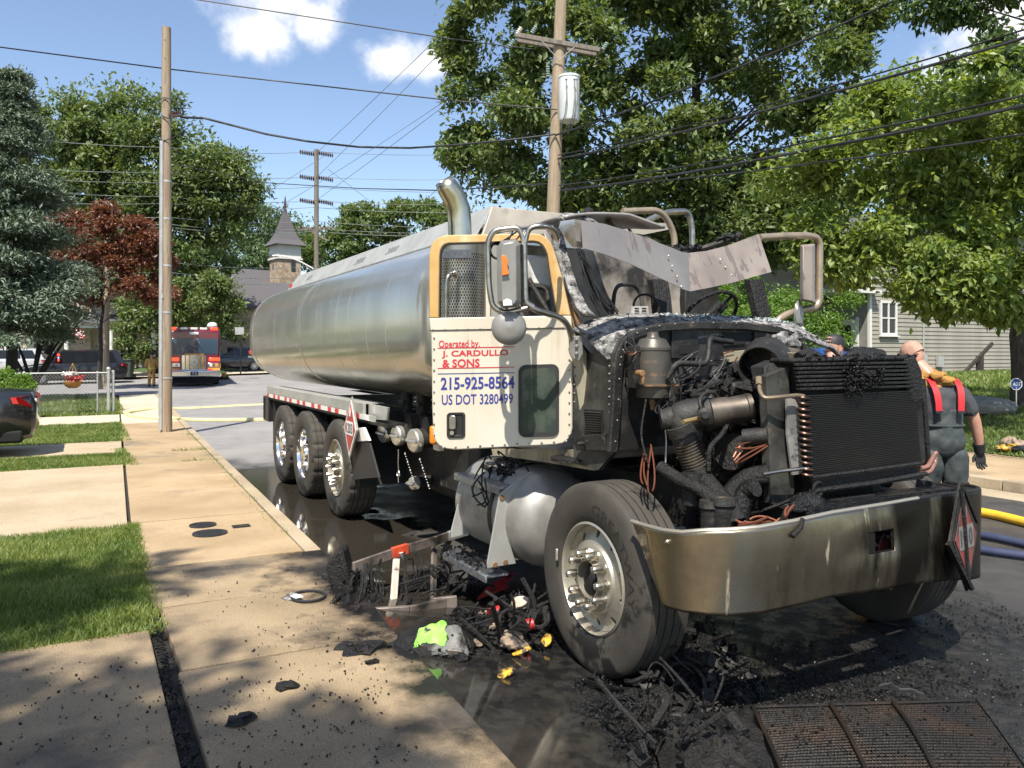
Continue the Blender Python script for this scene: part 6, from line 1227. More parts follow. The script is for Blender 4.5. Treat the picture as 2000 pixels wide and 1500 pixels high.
for sx, kx, fx, ky in ((-1, -.12, -.13, .02), (1, .14, .16, -.03)):
    p_.loft([ell((sx * .105, .0, .92), .115, .15), ell((sx * .11, .0, .80), .125, .15), ell((sx * .115 + .01, .02, .64), .12, .13), ell((kx, .05 + ky, .50), .105, .115), ell((fx, ky, .30), .10, .11), ell((fx, ky - .01, .16), .11, .12)])
folds(p_.obj('bunker_trousers', m_pant, fm, smooth=70), .05, .10)
b_ = MB(); b_.tube([V(.199 * math.cos(t), .167 * math.sin(t), 1.115) for t in np.linspace(0, 2 * math.pi, 33)], .010, 6)
b_.obj('waist_seam', m_pant, fm)
for sx in (-1, 1):
    q = MB(); A, B = [], []
    for z, y, x in ((1.25, -.168, .098), (1.32, -.166, .10), (1.40, -.150, .106), (1.46, -.122, .112), (1.52, -.055, .115), (1.55, .02, .11)): A.append(V(sx * x - .028, y - .022, z)); B.append(V(sx * x + .028, y - .022, z))
    q.strip(A, B, (0, .012, 0)); q.obj('suspender', m_susp, fm, smooth=60)
    q = MB(); q.box((sx * .098, -.192, 1.245), (.062, .012, .022)); q.obj('buckle', m_wire, fm)
    q = MB(); kx, ky = ((-.12, .02), (.14, -.03))[sx > 0]; q.loft([ell((kx * .98, ky + .04, .58), .112, .122), ell((kx, .05 + ky, .50), .112, .122), ell((kx + .005, ky + .03, .38), .108, .116)], False); q.obj('knee_patch', m_rubk, fm, smooth=70)
    fx, ky = ((-.13, .02), (.16, -.03))[sx > 0]; q = MB(); q.loft([ell((fx, ky, .22), .085, .09), ell((fx, ky, .10), .075, .09), ell((fx, ky + .06, .06), .07, .15), ell((fx, ky + .07, .0), .07, .16)]); q.obj('boot', m_rubk, fm, smooth=60)
    q = MB(); q.loft([ell((fx, ky, .24), .104, .112), ell((fx, ky, .18), .108, .116)], False); q.obj('reflective_band', m_hiv, fm)
q = MB(); q.loft([ell((-.05, .06, 1.475), .165, .135, tilt=.25), ell((-.055, .07, 1.51), .175, .145, tilt=.3, yaw=.1), ell((-.07, .075, 1.555), .155, .135, tilt=.35), ell((-.085, .10, 1.60), .12, .112, tilt=.4), ell((-.10, .125, 1.645), .098, .095, tilt=.4)])
q.ball((.02, -.03, 1.52), (.10, .08, .05), 14, 8); q.ball((-.04, -.05, 1.55), (.09, .06, .04), 14, 8, rot=Matrix.Rotation(.5, 3, 'Y')); q.tube(bez((-.16, .02, 1.50), (-.05, -.10, 1.52), (.10, .0, 1.52), 8), .028, 8); q.tube(bez((-.15, .03, 1.56), (-.04, -.07, 1.60), (.05, .02, 1.57), 8), .024, 8); folds(q.obj('flash_hood', m_hood, fm, smooth=70), .04, .05)
g_ = MB(); limb(g_, [(.372, .055, .935), (.378, .065, .88), (.384, .07, .85)], [.056, .048, .044]); hand(g_, (.384, .072, .85), (.12, .0, -1), (0, 1, 0), .095); g_.obj('glove', m_glove, fm, smooth=60)
g_ = MB(); hand(g_, (-.17, .39, 1.06), (.7, .7, -.2), (0, 0, 1)); g_.obj('glove', m_glove, fm, smooth=60)
def simple_person(label, loc, yaw, hyaw, pitch, mtop, mleg, cap, helmet, s=1., bend=0.):
    t = thing('person', label, 'person', loc, yaw); t.scale = (s, s, s); b = MB()
    Mh = head(b, (0, .04 + bend, 1.62 - bend * .2), hyaw, pitch); limb(b, [(0, bend * .5, 1.42), (0, .01 + bend * .8, 1.50), (0, .03 + bend, 1.56)], [.07, .06, .058])
    for sx in (-1, 1): limb(b, [(sx * .2, bend * .5, 1.36), (sx * .26, .02, 1.12), (sx * .24, .18, .98)], [.055, .045, .034]); hand(b, (sx * .235, .20, .96), (-sx * .3, .8, -.5), (0, 0, 1))
    b.loft([ell((0, 0, .95), .15, .1), ell((0, bend * .4, 1.35), .17, .1)]); b.obj('body', m_skin, t, smooth=75)
    b = MB(); b.loft([ell((0, 0, .88), .185, .135), ell((0, 0, 1.0), .18, .13), ell((0, bend * .3, 1.2), .20, .14), ell((0, bend * .5, 1.36), .22, .13), ell((0, bend * .6, 1.43), .12, .095)])
    for sx in (-1, 1): limb(b, [(sx * .12, bend * .5, 1.37), (sx * .205, bend * .5, 1.35), (sx * .25, .01, 1.18), (sx * .262, .05, 1.08), (sx * .245, .15, 1.0)], [.08, .085, .072, .066, .055])
    b.obj('jacket', mtop, t, smooth=75)
    b = MB(); b.loft([ell((0, 0, .78), .175, .13), ell((0, 0, .95), .175, .13)])
    for sx in (-1, 1): b.loft([ell((sx * .09, 0, .9), .095, .12), ell((sx * .1, .02, .5), .08, .09), ell((sx * .11, 0, .1), .075, .085)])
    b.obj('trousers', mleg, t, smooth=70)
    for sx in (-1, 1): b = MB(); b.loft([ell((sx * .11, 0, .14), .06, .07), ell((sx * .11, .05, .05), .055, .13), ell((sx * .11, .05, 0), .055, .14)]); b.obj('boot', m_rubk, t, smooth=60)
    c = V(0, .04 + bend, 1.62 - bend * .2)
    if cap:
        b = MB(); b.loft([[c + Mh @ V(rx * math.cos(q), rx * 1.28 * math.sin(q), z) for q in [2 * math.pi * i / 20 for i in range(20)]] for z, rx in ((.02, .082), (.06, .083), (.10, .07), (.125, .04), (.13, .01))]); b.loft([[c + Mh @ V(x, y, z) for x, y, z in ((-.06, .09, .035), (.06, .09, .035), (.05, .19, .015), (-.05, .19, .015))], [c + Mh @ V(x, y, z - .008) for x, y, z in ((-.06, .09, .035), (.06, .09, .035), (.05, .19, .015), (-.05, .19, .015))]]); b.obj('cap', m_rubk, t, smooth=50)
    if helmet:
        b = MB(); b.loft([[c + Mh @ V(rx * math.cos(q), rx * 1.25 * math.sin(q), z) for q in [2 * math.pi * i / 20 for i in range(20)]] for z, rx in ((.02, .15), (.035, .15), (.05, .10), (.12, .085), (.16, .03))]); b.obj('helmet', helmet, t, smooth=50)
        b = MB(); b.loft([ell((0, 0, .97), .19, .14), ell((0, 0, .92), .19, .14)], False); b.obj('reflective_band', m_hiv, t)
    return t
simple_person('person in a black cap bending behind the burnt radiator', (3.62, 9.2, 0), R(-55), R(-15), R(-15), m_shirt, m_pant, True, None, 1.15, .06)
simple_person('distant firefighter in tan turnout coat beside the fire engine', (W(296, 700, 39.5).x, 39.5, .15), R(20), 0, 0, m_tan, m_tan, False, m_blackp, .95)
# ---------------------------------------------------------------- vehicles
def carpaint(n, c, metal=.0): return mat(n, c, .28, metal, coat=.9)
m_cblk = carpaint('car_black', (.010, .011, .013)); m_cnavy = carpaint('car_navy', (.012, .014, .022)); m_cblue = carpaint('car_blue', (.02, .06, .22)); m_cgrey = carpaint('car_grey', (.03, .032, .036)); m_csil = carpaint('car_silver', (.5, .5, .5), .3)
m_cglass = mat('car_glass', (.012, .015, .018), .05, 0); m_tlr = mat('tail_lamp_red', (.45, .01, .012), .12, coat=1.); m_tlw = mat('lamp_clear', (.6, .58, .55), .12, coat=1.); m_alloy = mat('alloy_wheel', (.5, .5, .5), .3, .8)
m_redl = mat('red_light', (.8, .02, .01), .2, emit=(1, .03, .01), estr=3.); m_blul = mat('blue_light', (.05, .2, .8), .2, emit=(.1, .4, 1), estr=3.)
def car_wheel(parent, x, y, r, w=.22):
    e = empty('wheel', (x, y, r), 0 if y > 0 else math.pi, parent); mb = MB(); mb.lathe([(r * .68, -w / 2), (r * .9, -w / 2), (r, -w * .35), (r, w * .35), (r * .9, w / 2), (r * .68, w / 2)], (0, 0, 0), (0, 1, 0), 28); mb.obj('tyre', m_rubk, e)
    mb = MB(); mb.lathe([(r * .69, w * .46), (r * .64, w * .5), (r * .6, w * .35), (r * .6, 0), (.001, -.02)], (0, 0, 0), (0, 1, 0), 28)
    for k in range(10):
        a = 2 * math.pi * k / 10; mb.bar((0, w * .38, 0), (r * .63 * math.sin(a), w * .42, r * .63 * math.cos(a)), r * .13, .03, up=(0, 1, 0))
    mb.obj('rim', m_alloy, e); return e
def car(name, label, cat, loc, rz, paint, L=4.8, Wd=1.85, H=1.7, kind='suv', group=None):
    t = thing(name, label, cat, loc, rz, group); hw = Wd / 2; belt = H * .60 if kind == 'suv' else H * .655
    if kind == 'suv': st = [(-L / 2, .45, belt * .95, .80), (-L / 2 + .06, .30, belt, .90), (-L * .36, .25, belt + .02, 1), (0, .22, belt, 1), (L * .22, .22, belt - .02, 1), (L * .30, .24, belt - .05, .98), (L * .44, .26, belt - .16, .90), (L / 2 - .04, .30, belt - .26, .82), (L / 2, .42, belt - .36, .74)]
    else: st = [(-L / 2, .45, belt * .93, .78), (-L / 2 + .08, .30, belt + .06, .86), (-L * .38, .24, belt + .09, .97), (-L * .2, .22, belt, 1), (L * .15, .22, belt, 1), (L * .25, .24, belt, .98), (L * .42, .26, belt - .12, .90), (L / 2 - .04, .30, belt - .22, .80), (L / 2, .42, belt - .30, .72)]
    mb = MB(); rings = []
    for x, z0, z1, k in st:
        w = hw * k; zm = z0 + (z1 - z0) * .55
        rings.append([V(x, -w * .86, z0), V(x, -w * .97, z0 + .1), V(x, -w, zm), V(x, -w * .97, z1 - .06), V(x, -w * .90, z1), V(x, 0, z1 + .03), V(x, w * .90, z1), V(x, w * .97, z1 - .06), V(x, w, zm), V(x, w * .97, z0 + .1), V(x, w * .86, z0)])
    mb.loft(rings); mb.obj('body', paint, t, smooth=50, bevel=.02)
    gs = [(-L * .47, -L * .40), (-L * .36, -L * .28), (0, 0), (L * .08, L * .05), (L * .26, L * .10)] if kind == 'suv' else [(-L * .33, -L * .17), (-L * .25, -L * .12), (0, 0), (L * .06, L * .03), (L * .26, L * .10)]
    mb = MB(); rings = []
    for i, (xb, xt) in enumerate(gs): k = .9 if i in (0, 4) else .94; rings.append([V(xb, -hw * k, belt - .03), V(xt, -hw * .74, H - .05), V(xt, 0, H), V(xt, hw * .74, H - .05), V(xb, hw * k, belt - .03)])
    mb.loft(rings, True, close=False); g = mb.obj('cabin', paint, t, smooth=50)
    def side(s, a, b, z0, z1):
        mb = MB(); f = lambda x, q: V(x, s * (hw * .94 + (hw * .74 - hw * .94) * q + .006), belt - .03 + (H - .05 - belt + .03) * q)
        mb.add([f(a[0], z0), f(b[0], z0), f(b[1], z1), f(a[1], z1)], [(0, 1, 2, 3)]); return mb.obj('side_window', m_cglass, t, smooth=0)
    q0, q1, q2, q3 = (-L * .40, -L * .355), (-L * .24, -L * .235), (-L * .02, -L * .02), (L * .21, L * .115)
    if kind != 'suv': q0 = (-L * .26, -L * .155); q1 = (-L * .12, -L * .11)
    for s in (-1, 1):
        for a, b in ((q0, q1), (q1, q2), (q2, q3)): side(s, (a[0] + .03, a[1] + .03), (b[0] - .03, b[1] - .03), .10, .86)
        mb = MB(); mb.box((L * .20, s * (hw + .09), belt + .06), (.09, .18, .13)); mb.obj('wing_mirror', paint, t, bevel=.03)
        mb = MB(); mb.box((L / 2 - .14, s * hw * .62, belt - .34), (.2, .34, .13)); mb.obj('headlight', m_tlw, t, bevel=.03)
        zt = belt - .06 if kind != 'suv' else belt - .1
        mb = MB(); mb.loft([[V(-L / 2 + .02 + dx, s * (hw * a), zt + z) for a, z, dx in ((.52, .06, -.02), (.86, .07, .08), (.975, .05, .26), (.985, -.05, .22), (.88, -.11, .05), (.54, -.08, -.025))], [V(-L / 2 + .10 + dx, s * (hw * a) * .96, zt + z) for a, z, dx in ((.52, .06, -.02), (.86, .07, .08), (.975, .05, .26), (.985, -.05, .22), (.88, -.11, .05), (.54, -.08, -.025))]]); tl = mb.obj('tail_light', m_tlr, t, smooth=30)
        mb = MB(); mb.box((-L / 2 + .02, s * hw * .66, zt - .01), (.05, .16, .06)); mb.obj('reverse_lamp', m_tlw, t, bevel=.01)
        for z, a in ((.42 * H, -.02), (.42 * H, .22)): mb = MB(); mb.box((L * a - .12, s * (hw + .004), belt - .14), (.16, .02, .03)); mb.obj('door_handle', paint, t, bevel=.008)
    mb = MB(); f0, f1 = gs[4]; mb.add([V(f0 + .02, -hw * .82, belt + .02), V(f0 + .02, hw * .82, belt + .02), V(f1 + .03, hw * .68, H - .08), V(f1 + .03, -hw * .68, H - .08)], [(0, 1, 2, 3)]); mb.obj('windscreen', m_cglass, t, smooth=0)
    mb = MB(); f0, f1 = gs[0]; mb.add([V(f0 - .01, -hw * .78, belt + .04), V(f0 - .01, hw * .78, belt + .04), V(f1 - .02, hw * .66, H - .08), V(f1 - .02, -hw * .66, H - .08)], [(3, 2, 1, 0)]); mb.obj('rear_window', m_cglass, t, smooth=0)
    mb = MB(); mb.box((0, 0, .34), (L * .92, Wd * .92, .2)); mb.obj('underbody', m_holek, t, bevel=.04)
    mb = MB(); mb.box((L / 2 - .02, 0, belt - .42), (.06, Wd * .5, .22)); mb.obj('front_grille', m_holek, t, bevel=.02)
    mb = MB(); mb.box((-L / 2 - .004, 0, belt - .22), (.02, .32, .15)); mb.obj('number_plate', m_tlw, t)
    r = .36 if kind == 'suv' else .32
    for x in (-L * .29, L * .30):
        for s in (-1, 1):
            car_wheel(t, x, s * (hw - .11), r); mb = MB(); mb.lathe([(r * 1.16, -.01), (r * 1.16, .006), (.01, .006)], (x, s * (hw - .025), r + .02), (0, s, 0), 24); mb.obj('wheel_arch', m_holek, t)
    return t
PI = math.pi
RL = math.atan2(-.4697, -.8829)     # heading -L: along the cross street towards the left
c = S2W(-12.25, -6.72); sedan = car('black_sedan', 'black sedan parked on the path with its red tail light showing', 'car', (c.x, c.y, .1), RL, m_cblk, 4.7, 1.8, 1.50, 'sedan')
Yc = 42.3; suv = car('police_suv', 'black police suv with red and blue lights lit behind the fence', 'police car', (W(143, 700, Yc).x, Yc, gz(Yc) - .0), RL + R(4), m_cblk, 5.05, 2.0, 1.80)
mb = MB(); mb.box((.75, -.55, 1.66), (.06, .5, .08)); mb.obj('light_bar', m_redl, suv, bevel=.02)
mb = MB(); mb.box((.95, .45, 1.66), (.06, .35, .08)); mb.obj('light_bar', m_blul, suv, bevel=.02)
mb = MB(); mb.ball((.72, 1.02, 1.24), .05, 8, 6); mb.ball((.72, 1.02, 1.50), .06, 8, 6); mb.ball((.9, 1.02, 1.50), .05, 8, 6); mb.obj('warning_lamp', m_redl, suv)
mb = MB(); mb.ball((.72, 1.03, 1.36), .035, 8, 6); mb.obj('warning_lamp', m_blul, suv)
Yc = 52.5; car('black_crossover', 'black crossover parked right of the fire engine', 'car', (W(456, 700, Yc).x, Yc, gz(Yc) + .05), math.atan2(-.35, -.94) , m_cnavy, 4.35, 1.82, 1.62)
Yc = 56; car('grey_sedan', 'dark grey car half hidden behind the tank end', 'car', (W(505, 700, Yc).x, Yc, gz(Yc) + .05), math.atan2(-.35, -.94), m_cgrey, 4.5, 1.8, 1.5, 'sedan')
Yc = 21.5; car('blue_pickup', 'bright blue car whose roof shows behind the radiator', 'car', (W(1608, 700, Yc).x, Yc, .02), SROT, m_cblue, 4.9, 1.9, 1.93)
Yc = 47.5; car('silver_van', 'pale silver vehicle behind the spruce at the left edge', 'car', (W(-5, 700, Yc).x, Yc, gz(Yc) + .1), RL, m_csil, 5.2, 2.0, 1.7)
# fire engine: local +x is its front
Ye = 40.0; fe = thing('fire_engine', 'maroon fire engine with chrome bumper facing down the street', 'fire engine', (W(359, 700, Ye).x, Ye + 1.2, gz(Ye)), math.atan2(-.92, .39))
m_mar = carpaint('engine_maroon', (.11, .010, .022)); m_chr2 = mat('bright_chrome', (.8, .8, .8), .1, 1.); m_gold = mat('gold_stripe', (.60, .28, .05), .35, .3)
mb = MB(); mb.box((-.2, 0, 1.75), (3.0, 2.46, 2.1)); mb.obj('cab', m_mar, fe, bevel=.12)
mb = MB(); mb.box((-5.0, 0, 1.8), (6.4, 2.46, 2.2)); mb.obj('body', m_mar, fe, bevel=.05)
for s in (-1, 1): mb = MB(); mb.box((1.312, s * .585, 1.98), (.02, 1.10, .78)); mb.obj('windscreen', mat('engine_glass', (.035, .06, .09), .08), fe, bevel=.01)
mb = MB(); mb.box((1.318, 0, 1.98), (.03, .05, .8)); mb.obj('windscreen_post', m_mar, fe)
for s in (-.5, .5): mb = MB(); mb.bar((1.33, s, 1.60), (1.33, s * .4, 2.1), .02, .02); mb.obj('wiper', m_wire, fe)
mb = MB(); mb.box((1.315, 0, 1.12), (.03, 1.12, .84)); mb.obj('grille', m_chr2, fe, bevel=.02)
mb = MB()
for y in (-.4, -.2, .2, .4): mb.box((1.335, y, 1.12), (.012, .05, .80))
mb.obj('grille_bar', m_gold, fe)
mb = MB(); mb.cyl((1.33, 0, 1.2), (1.35, 0, 1.2), .16, n=24); mb.obj('emblem', m_white, fe); mb = MB(); mb.cyl((1.345, 0, 1.2), (1.356, 0, 1.2), .11, n=24); mb.obj('emblem_centre', m_chr2, fe)
mb = MB(); mb.box((1.33, 0, 1.585), (.012, .9, .05)); mb.obj('name_band', m_gold, fe)
for s in (-1, 1):
    mb = MB(); mb.box((1.31, s * .92, 1.05), (.04, .56, .20)); mb.obj('headlight_bezel', m_chr2, fe, bevel=.02)
    for k in (-.13, .13): mb = MB(); mb.cyl((1.325, s * .92 + k, 1.05), (1.345, s * .92 + k, 1.05), .075, n=16); mb.obj('headlight', m_tlw if k * s < 0 else m_amberl, fe)
    mb = MB(); mb.box((1.31, s * .95, 1.33), (.05, .5, .16)); mb.obj('warning_light', m_redl, fe, bevel=.02)
    mb = MB(); mb.box((1.31, s * .75, .80), (.05, .2, .10)); mb.obj('turn_lamp', m_refl_r, fe, bevel=.01)
    mb = MB(); mb.box((1.30, s * .92, .80), (.03, .58, .22)); mb.obj('gold_band', m_gold, fe)
    mb = MB(); mb.tube([(1.15, s * 1.2, 2.3), (1.35, s * 1.40, 2.3), (1.35, s * 1.45, 1.6)], .03); mb.box((1.35, s * 1.43, 1.95), (.08, .26, .65)); mb.obj('side_mirror', m_blackp, fe, bevel=.02)
    mb = MB(); mb.box((-.2, s * 1.235, 2.05), (1.6, .02, .7)); mb.obj('side_window', m_cglass, fe)
    mb = MB(); mb.box((-3.2, s * 1.235, 1.0), (9, .02, .25)); mb.obj('gold_band', m_gold, fe)
    for x in (-.2, -5.4):
        e = empty('wheel', (x, s * 1.08, .52), 0 if s > 0 else PI, fe); mb = MB(); mb.lathe([(.3, -.15), (.5, -.15), (.52, -.1), (.52, .1), (.5, .15), (.3, .15)], (0, 0, 0), (0, 1, 0), 28); mb.obj('tyre', m_rubk, e); mb = MB(); mb.lathe([(.3, .14), (.25, .05), (.1, .08), (.001, .1)], (0, 0, 0), (0, 1, 0), 24); mb.obj('rim', m_alloy, e)
mb = MB(); mb.box((1.62, 0, .62), (.7, 2.5, .32)); mb.obj('bumper', m_chr2, fe, bevel=.06); mb = MB(); mb.box((1.98, 0, .64), (.02, .36, .2)); mb.obj('bumper_plate', m_blackp, fe); text_on('number', '72', lambda a, b: V(1.993, -.12 + .24 * a, .58 + .12 * b), m_white, fe)
mb = MB(); mb.box((1.62, -.2, .80), (.5, 1.6, .06)); mb.obj('bumper_tray', m_tread_pl, fe, bevel=.02); mb = MB(); mb.box((1.0, 0, .3), (1.2, 2.2, .3)); mb.obj('undercarriage', m_holek, fe)
mb = MB(); mb.box((1.0, 0, 2.86), (.34, 2.3, .13)); mb.obj('light_bar', m_mar, fe, bevel=.03)
for y, m in ((-1.0, m_redl), (.95, m_redl), (.45, m_tlw), (-.45, m_tlw), (0, m_tlw)): mb = MB(); mb.box((1.19, y, 2.86), (.05, .34, .12)); mb.obj('light_lens', m, fe, bevel=.02)
mb = MB(); mb.box((1.31, 0, 2.62), (.03, .42, .12)); mb.obj('front_sign', m_white, fe, bevel=.03)
mb = MB(); mb.ball((.2, .9, 3.05), (.25, .25, .18)); mb.obj('roof_vent', m_white, fe)
t = thing('hose_pack', 'yellow and black hose pack lying on the road right of the engine', 'equipment', G(434, 742, .25)); 
for k, (dx, dz, r, m) in enumerate(((-.1, .16, (.28, .2, .2), m_rubk), (.12, .22, (.18, .15, .2), m_syel), (.02, .42, (.12, .12, .12), m_hiv), (-.12, .36, (.1, .1, .1), m_white), (.25, .12, (.15, .15, .13), m_blackp))): mb = MB(); mb.ball((dx, 0, dz), r, 12, 8, noise=.12); mb.obj(('bag', 'strap', 'helmet', 'tag', 'boot')[k], m, t)
# ---------------------------------------------------------------- poles and wires
TL = ['transmission wire rising right from the top insulators of the distant pole', 'transmission wire rising right from the middle insulators of the distant pole', 'transmission wire rising right from the lowest insulators of the distant pole', 'long thin wire passing over the church spire up to the right', 'thin wire from the left trees up to the distant pole top', 'thin guy wire dropping right from between the upper insulators', 'thin guy wire dropping right from the lowest insulators', 'short thin wire rising right just left of the exhaust stack']
DL = [a + ' of the thin wires crossing the trees left of the church' for a in ('topmost', 'second from the top', 'third from the top', 'fourth from the top', 'fifth from the top', 'sixth from the top', 'seventh from the top', 'fourth from the bottom', 'third from the bottom', 'second from the bottom', 'lowest')]
def pole(label, base, top, r0, r1, m, group=None):
    t = thing('utility_pole', label, 'utility pole', base, 0, group); top = Vector(top) - Vector(base); n = 24; P = [top * (i / n) for i in range(n + 1)]; mb = MB()
    mb.tube([p - V(0, 0, .3 if i == 0 else 0) for i, p in enumerate(P)], [r0 + (r1 - r0) * i / n for i in range(n + 1)], 18); mb.obj('pole', m, t, smooth=60); return t
p1b = W(325, 847, 17.2); p1b.z = .05; p1t = W(325, 54, 17.2)
pl = pole('weathered wooden pole with steel conduit standing on the left kerb', p1b, p1t, .118, .092, m_woodr, None)
mb = MB(); z1 = W(320, 278, 17.2).z; mb.tube([(-.075, -.115, .1), (-.07, -.11, 2.0), (-.055, -.10, z1 - .05)], .043, 12); mb.tube([(-.055, -.10, 2.9), (-.055, -.10, 3.0)], .05, 12); mb.obj('conduit', m_cond, pl)
for z in (1.2, 2.6, 3.6, 4.6, 5.4): mb = MB(); mb.lathe([(.125 - z * .004, -.02), (.128 - z * .004, 0), (.125 - z * .004, .02)], (0, 0, z), (0, 0, 1), 20); mb.obj('strap', m_cond, pl)
zb = W(345, 228, 17.2).z; mb = MB()
for k in range(4): mb.lathe([(.015, 0), (.032, .005), (.032, .018), (.015, .022)], (.17 + k * .04, -.02, zb + .03), (1, 0, -.1), 10)
mb.tube([(.08, 0, zb + .04), (.36, -.02, zb + .02)], .012); mb.bar((.08, -.05, zb - .03), (.36, -.05, zb - .05), .05, .05); mb.obj('insulator', m_ins, pl)
mb = MB(); mb.tube([V(-.05, -.11, z1 - .05)] + bez((-.06, -.12, z1), (-.42, -.12, zb + .1), (-.02, -.12, zb + .32), 8) + bez((0, -.12, zb + .32), (.30, -.1, zb + .30), (.40, -.05, zb), 8), .011, 6); mb.tube(bez((-.05, -.11, z1 - .05), (.5, -.12, z1 + .05), (.35, -.08, zb - .10), 10), .010, 6); mb.tube(bez((-.05, -.12, zb - .05), (.1, -.15, zb - .2), (.4, -.1, zb - .02), 8), .012, 6); mb.obj('service_loop', m_wire, pl)
mb = MB()
for z in (8.4, 8.0): mb.cyl((.01, -.095, z), (.01, -.085, z), .012, n=8)
mb.obj('bolt', m_wire, pl)
Yp = 20.6; p2b = W(1083, 700, Yp); p2b.z = .1; b2 = W(1081, 400, Yp); t2 = W(1098, -60, Yp)
d = (t2 - b2) / (t2.z - b2.z); p2b = b2 + d * (.1 - b2.z)
pr = pole('tall wooden pole with transformer rising behind the truck', p2b, p2b + d * 11.5, .19, .145, m_wood)
def on2(u, v, dy=0.): return W(u, v, Yp + dy) - p2b
a, b = on2(1006, 68, -.25), on2(1172, 98, -.1); mb = MB(); mb.bar(a, b, .10, .12); mb.obj('crossarm', m_woodg, pr, bevel=.01)
mb = MB(); mb.bar(on2(1010, 78, .25), on2(1165, 106, .35), .10, .12); mb.obj('crossarm', m_woodg, pr, bevel=.01)
for s in ((1058, 80), (1122, 92)): mb = MB(); mb.bar(on2(*s, -.3), on2(1092, 118, -.22), .03, .01); mb.obj('brace', m_cond, pr)
for u, v, m in ((1014, 60, m_white), (1000, 84, m_insg), (1043, 58, m_insg), (1182, 90, m_insg)):
    mb = MB(); p = on2(u, v, -.25)
    for k in range(4): mb.lathe([(.02, 0), (.055, .01), (.055, .03), (.02, .04)], p + V(.03 * (k - 2), 0, .045 * (k - 2)), (.5, 0, .8), 12)
    mb.obj('insulator', m, pr)
mb = MB(); zt, zb_ = on2(1112, 147, -.45), on2(1112, 235, -.45); c = V(zt.x, zt.y + .08, 0); r = .262
mb.lathe([(.001, zt.z + .02), (r * .8, zt.z + .015), (r * 1.05, zt.z), (r * 1.05, zt.z - .05), (r, zt.z - .06), (r, zb_.z + .03), (r * .95, zb_.z), (.001, zb_.z)], c, (0, 0, 1), 36); tr = mb.obj('transformer', m_xf, pr, smooth=35)
mb = MB(); mb.lathe([(.001, zt.z + .03), (r * .5, zt.z + .03), (r * .55, zt.z + .015)], c + V(.08, .05, 0), (0, 0, 1), 16); mb.obj('lid_cap', m_orange, pr)
mb = MB()
for u in (1106, 1122, 1127): mb.tube([on2(u, 155, -.72), on2(u + 1, 190, -.74), on2(u - 3, 225, -.70), on2(u - 12, 252, -.4)], .014, 6); mb.ball(on2(u, 155, -.72), .03, 8, 6)
mb.obj('lead_cable', m_wireg, pr)
mb = MB(); p = on2(1070, 132, -.1)
for k in range(5): mb.lathe([(.02, 0), (.05, .012), (.05, .03), (.02, .04)], p + V(0, 0, -.06 * k), (0, 0, 1), 12)
mb.obj('lightning_arrester', m_insg, pr)
Yf = 60; pfb = W(618, 700, Yf); pfb.z = gz(Yf); pf = pole('distant transmission pole with three tiers of brown insulators', pfb, W(618, 292, Yf), .2, .16, m_woodg)
for v in (299, 347, 393):
    for s in (-1, 1):
        mb = MB()
        for k in range(8): p = W(618 + s * (6 + k * 3.6), v + (1.6 * k * .4 if s > 0 else -.6 * k + 2), Yf) - pfb; mb.lathe([(.05, -.04), (.17, -.02), (.17, .02), (.05, .05)], p, (1, 0, 0), 10)
        mb.obj('insulator_string', m_ins, pf)
mb = MB(); mb.bar(W(582, 449, Yf) - pfb, W(652, 446, Yf) - pfb, .12, .14); mb.bar(W(605, 450, Yf) - pfb, W(640, 470, Yf) - pfb, .12, .14)
for u in range(584, 650, 9): mb.ball(W(u, 445, Yf) - pfb, .12, 8, 6)
mb.obj('crossarm', m_woodg, pf)
Yq = 39; pqb = W(207, 700, Yq); pqb.z = gz(Yq); pq = pole('brown wooden pole rising through the red maple', pqb, W(210, 393, Yq), .15, .11, m_wood)
mb = MB(); p = W(217, 406, Yq) - pqb; mb.box(p + V(0, -.1, 0), (.26, .05, .30)); mb.obj('sign_box', m_white, pq); mb = MB(); mb.box(p + V(0, -.13, .06), (.2, .01, .05)); mb.obj('sign_stripe', m_orange, pq)
def wire(label, pts, r, sag=.2, m=m_wire, grp='overhead wires', n=18):
    P = []
    pts = [Vector(p) for p in pts]
    for a, b in zip(pts, pts[1:]): P += cat(a, b, sag, n)[(1 if P else 0):]
    mb = MB(); mb.tube(P, r, 6); o = mb.obj('overhead_wire', m, None, smooth=60); return tag(o, label, 'wire', grp)
Y1 = 19.6
wire('thin black cable crossing the sky behind the left pole top', [W(-260, 62, Y1), W(0, 92, Y1), W(322, 134, Y1), W(880, 196, 20), W(1088, 214, 20.4)], .017, 0)
wire('black cable crossing the top of the sky to the crossarm', [W(150, -48, 19), W(390, 0, 19.3), W(880, 76, 20), W(1040, 96, 20.3)], .015, 0)
wire('thick sagging cable from the left pole bracket to the transformer pole', [W(352, 229, 17.2), W(400, 231, 17.3), W(520, 262, 17.7), W(600, 276, 18), W(700, 287, 18.4), W(800, 289, 18.8), W(880, 284, 19.4), W(980, 275, 20), W(1085, 262, 20.4)], .024, .0)
ends = [((1085, 264), (1750, 0), 13.5, .03, 'cable rising steeply right from the transformer'), ((1090, 303), (2000, 58), 10.6, .017, 'upper cable of the thick pair at the right'), ((1090, 310), (2000, 74), 10.6, .03, 'thick lower cable of the pair at the right'), ((1092, 362), (2000, 186), 10.6, .02, 'third cable down crossing the right tree'), ((1095, 372), (2000, 206), 10.6, .034, 'thickest cable crossing the right tree'), ((1095, 366), (2000, 262), 10.6, .018, 'lowest cable crossing the right tree')]
for (a, b, Yb, r, lab) in ends:
    A, B = W(*a, 20.4), W(*b, Yb); wire(lab, [A, A.lerp(B, .35) - V(0, 0, .10), A.lerp(B, .7) - V(0, 0, .08), B, B + (B - A) * .35], r * .8, .02)
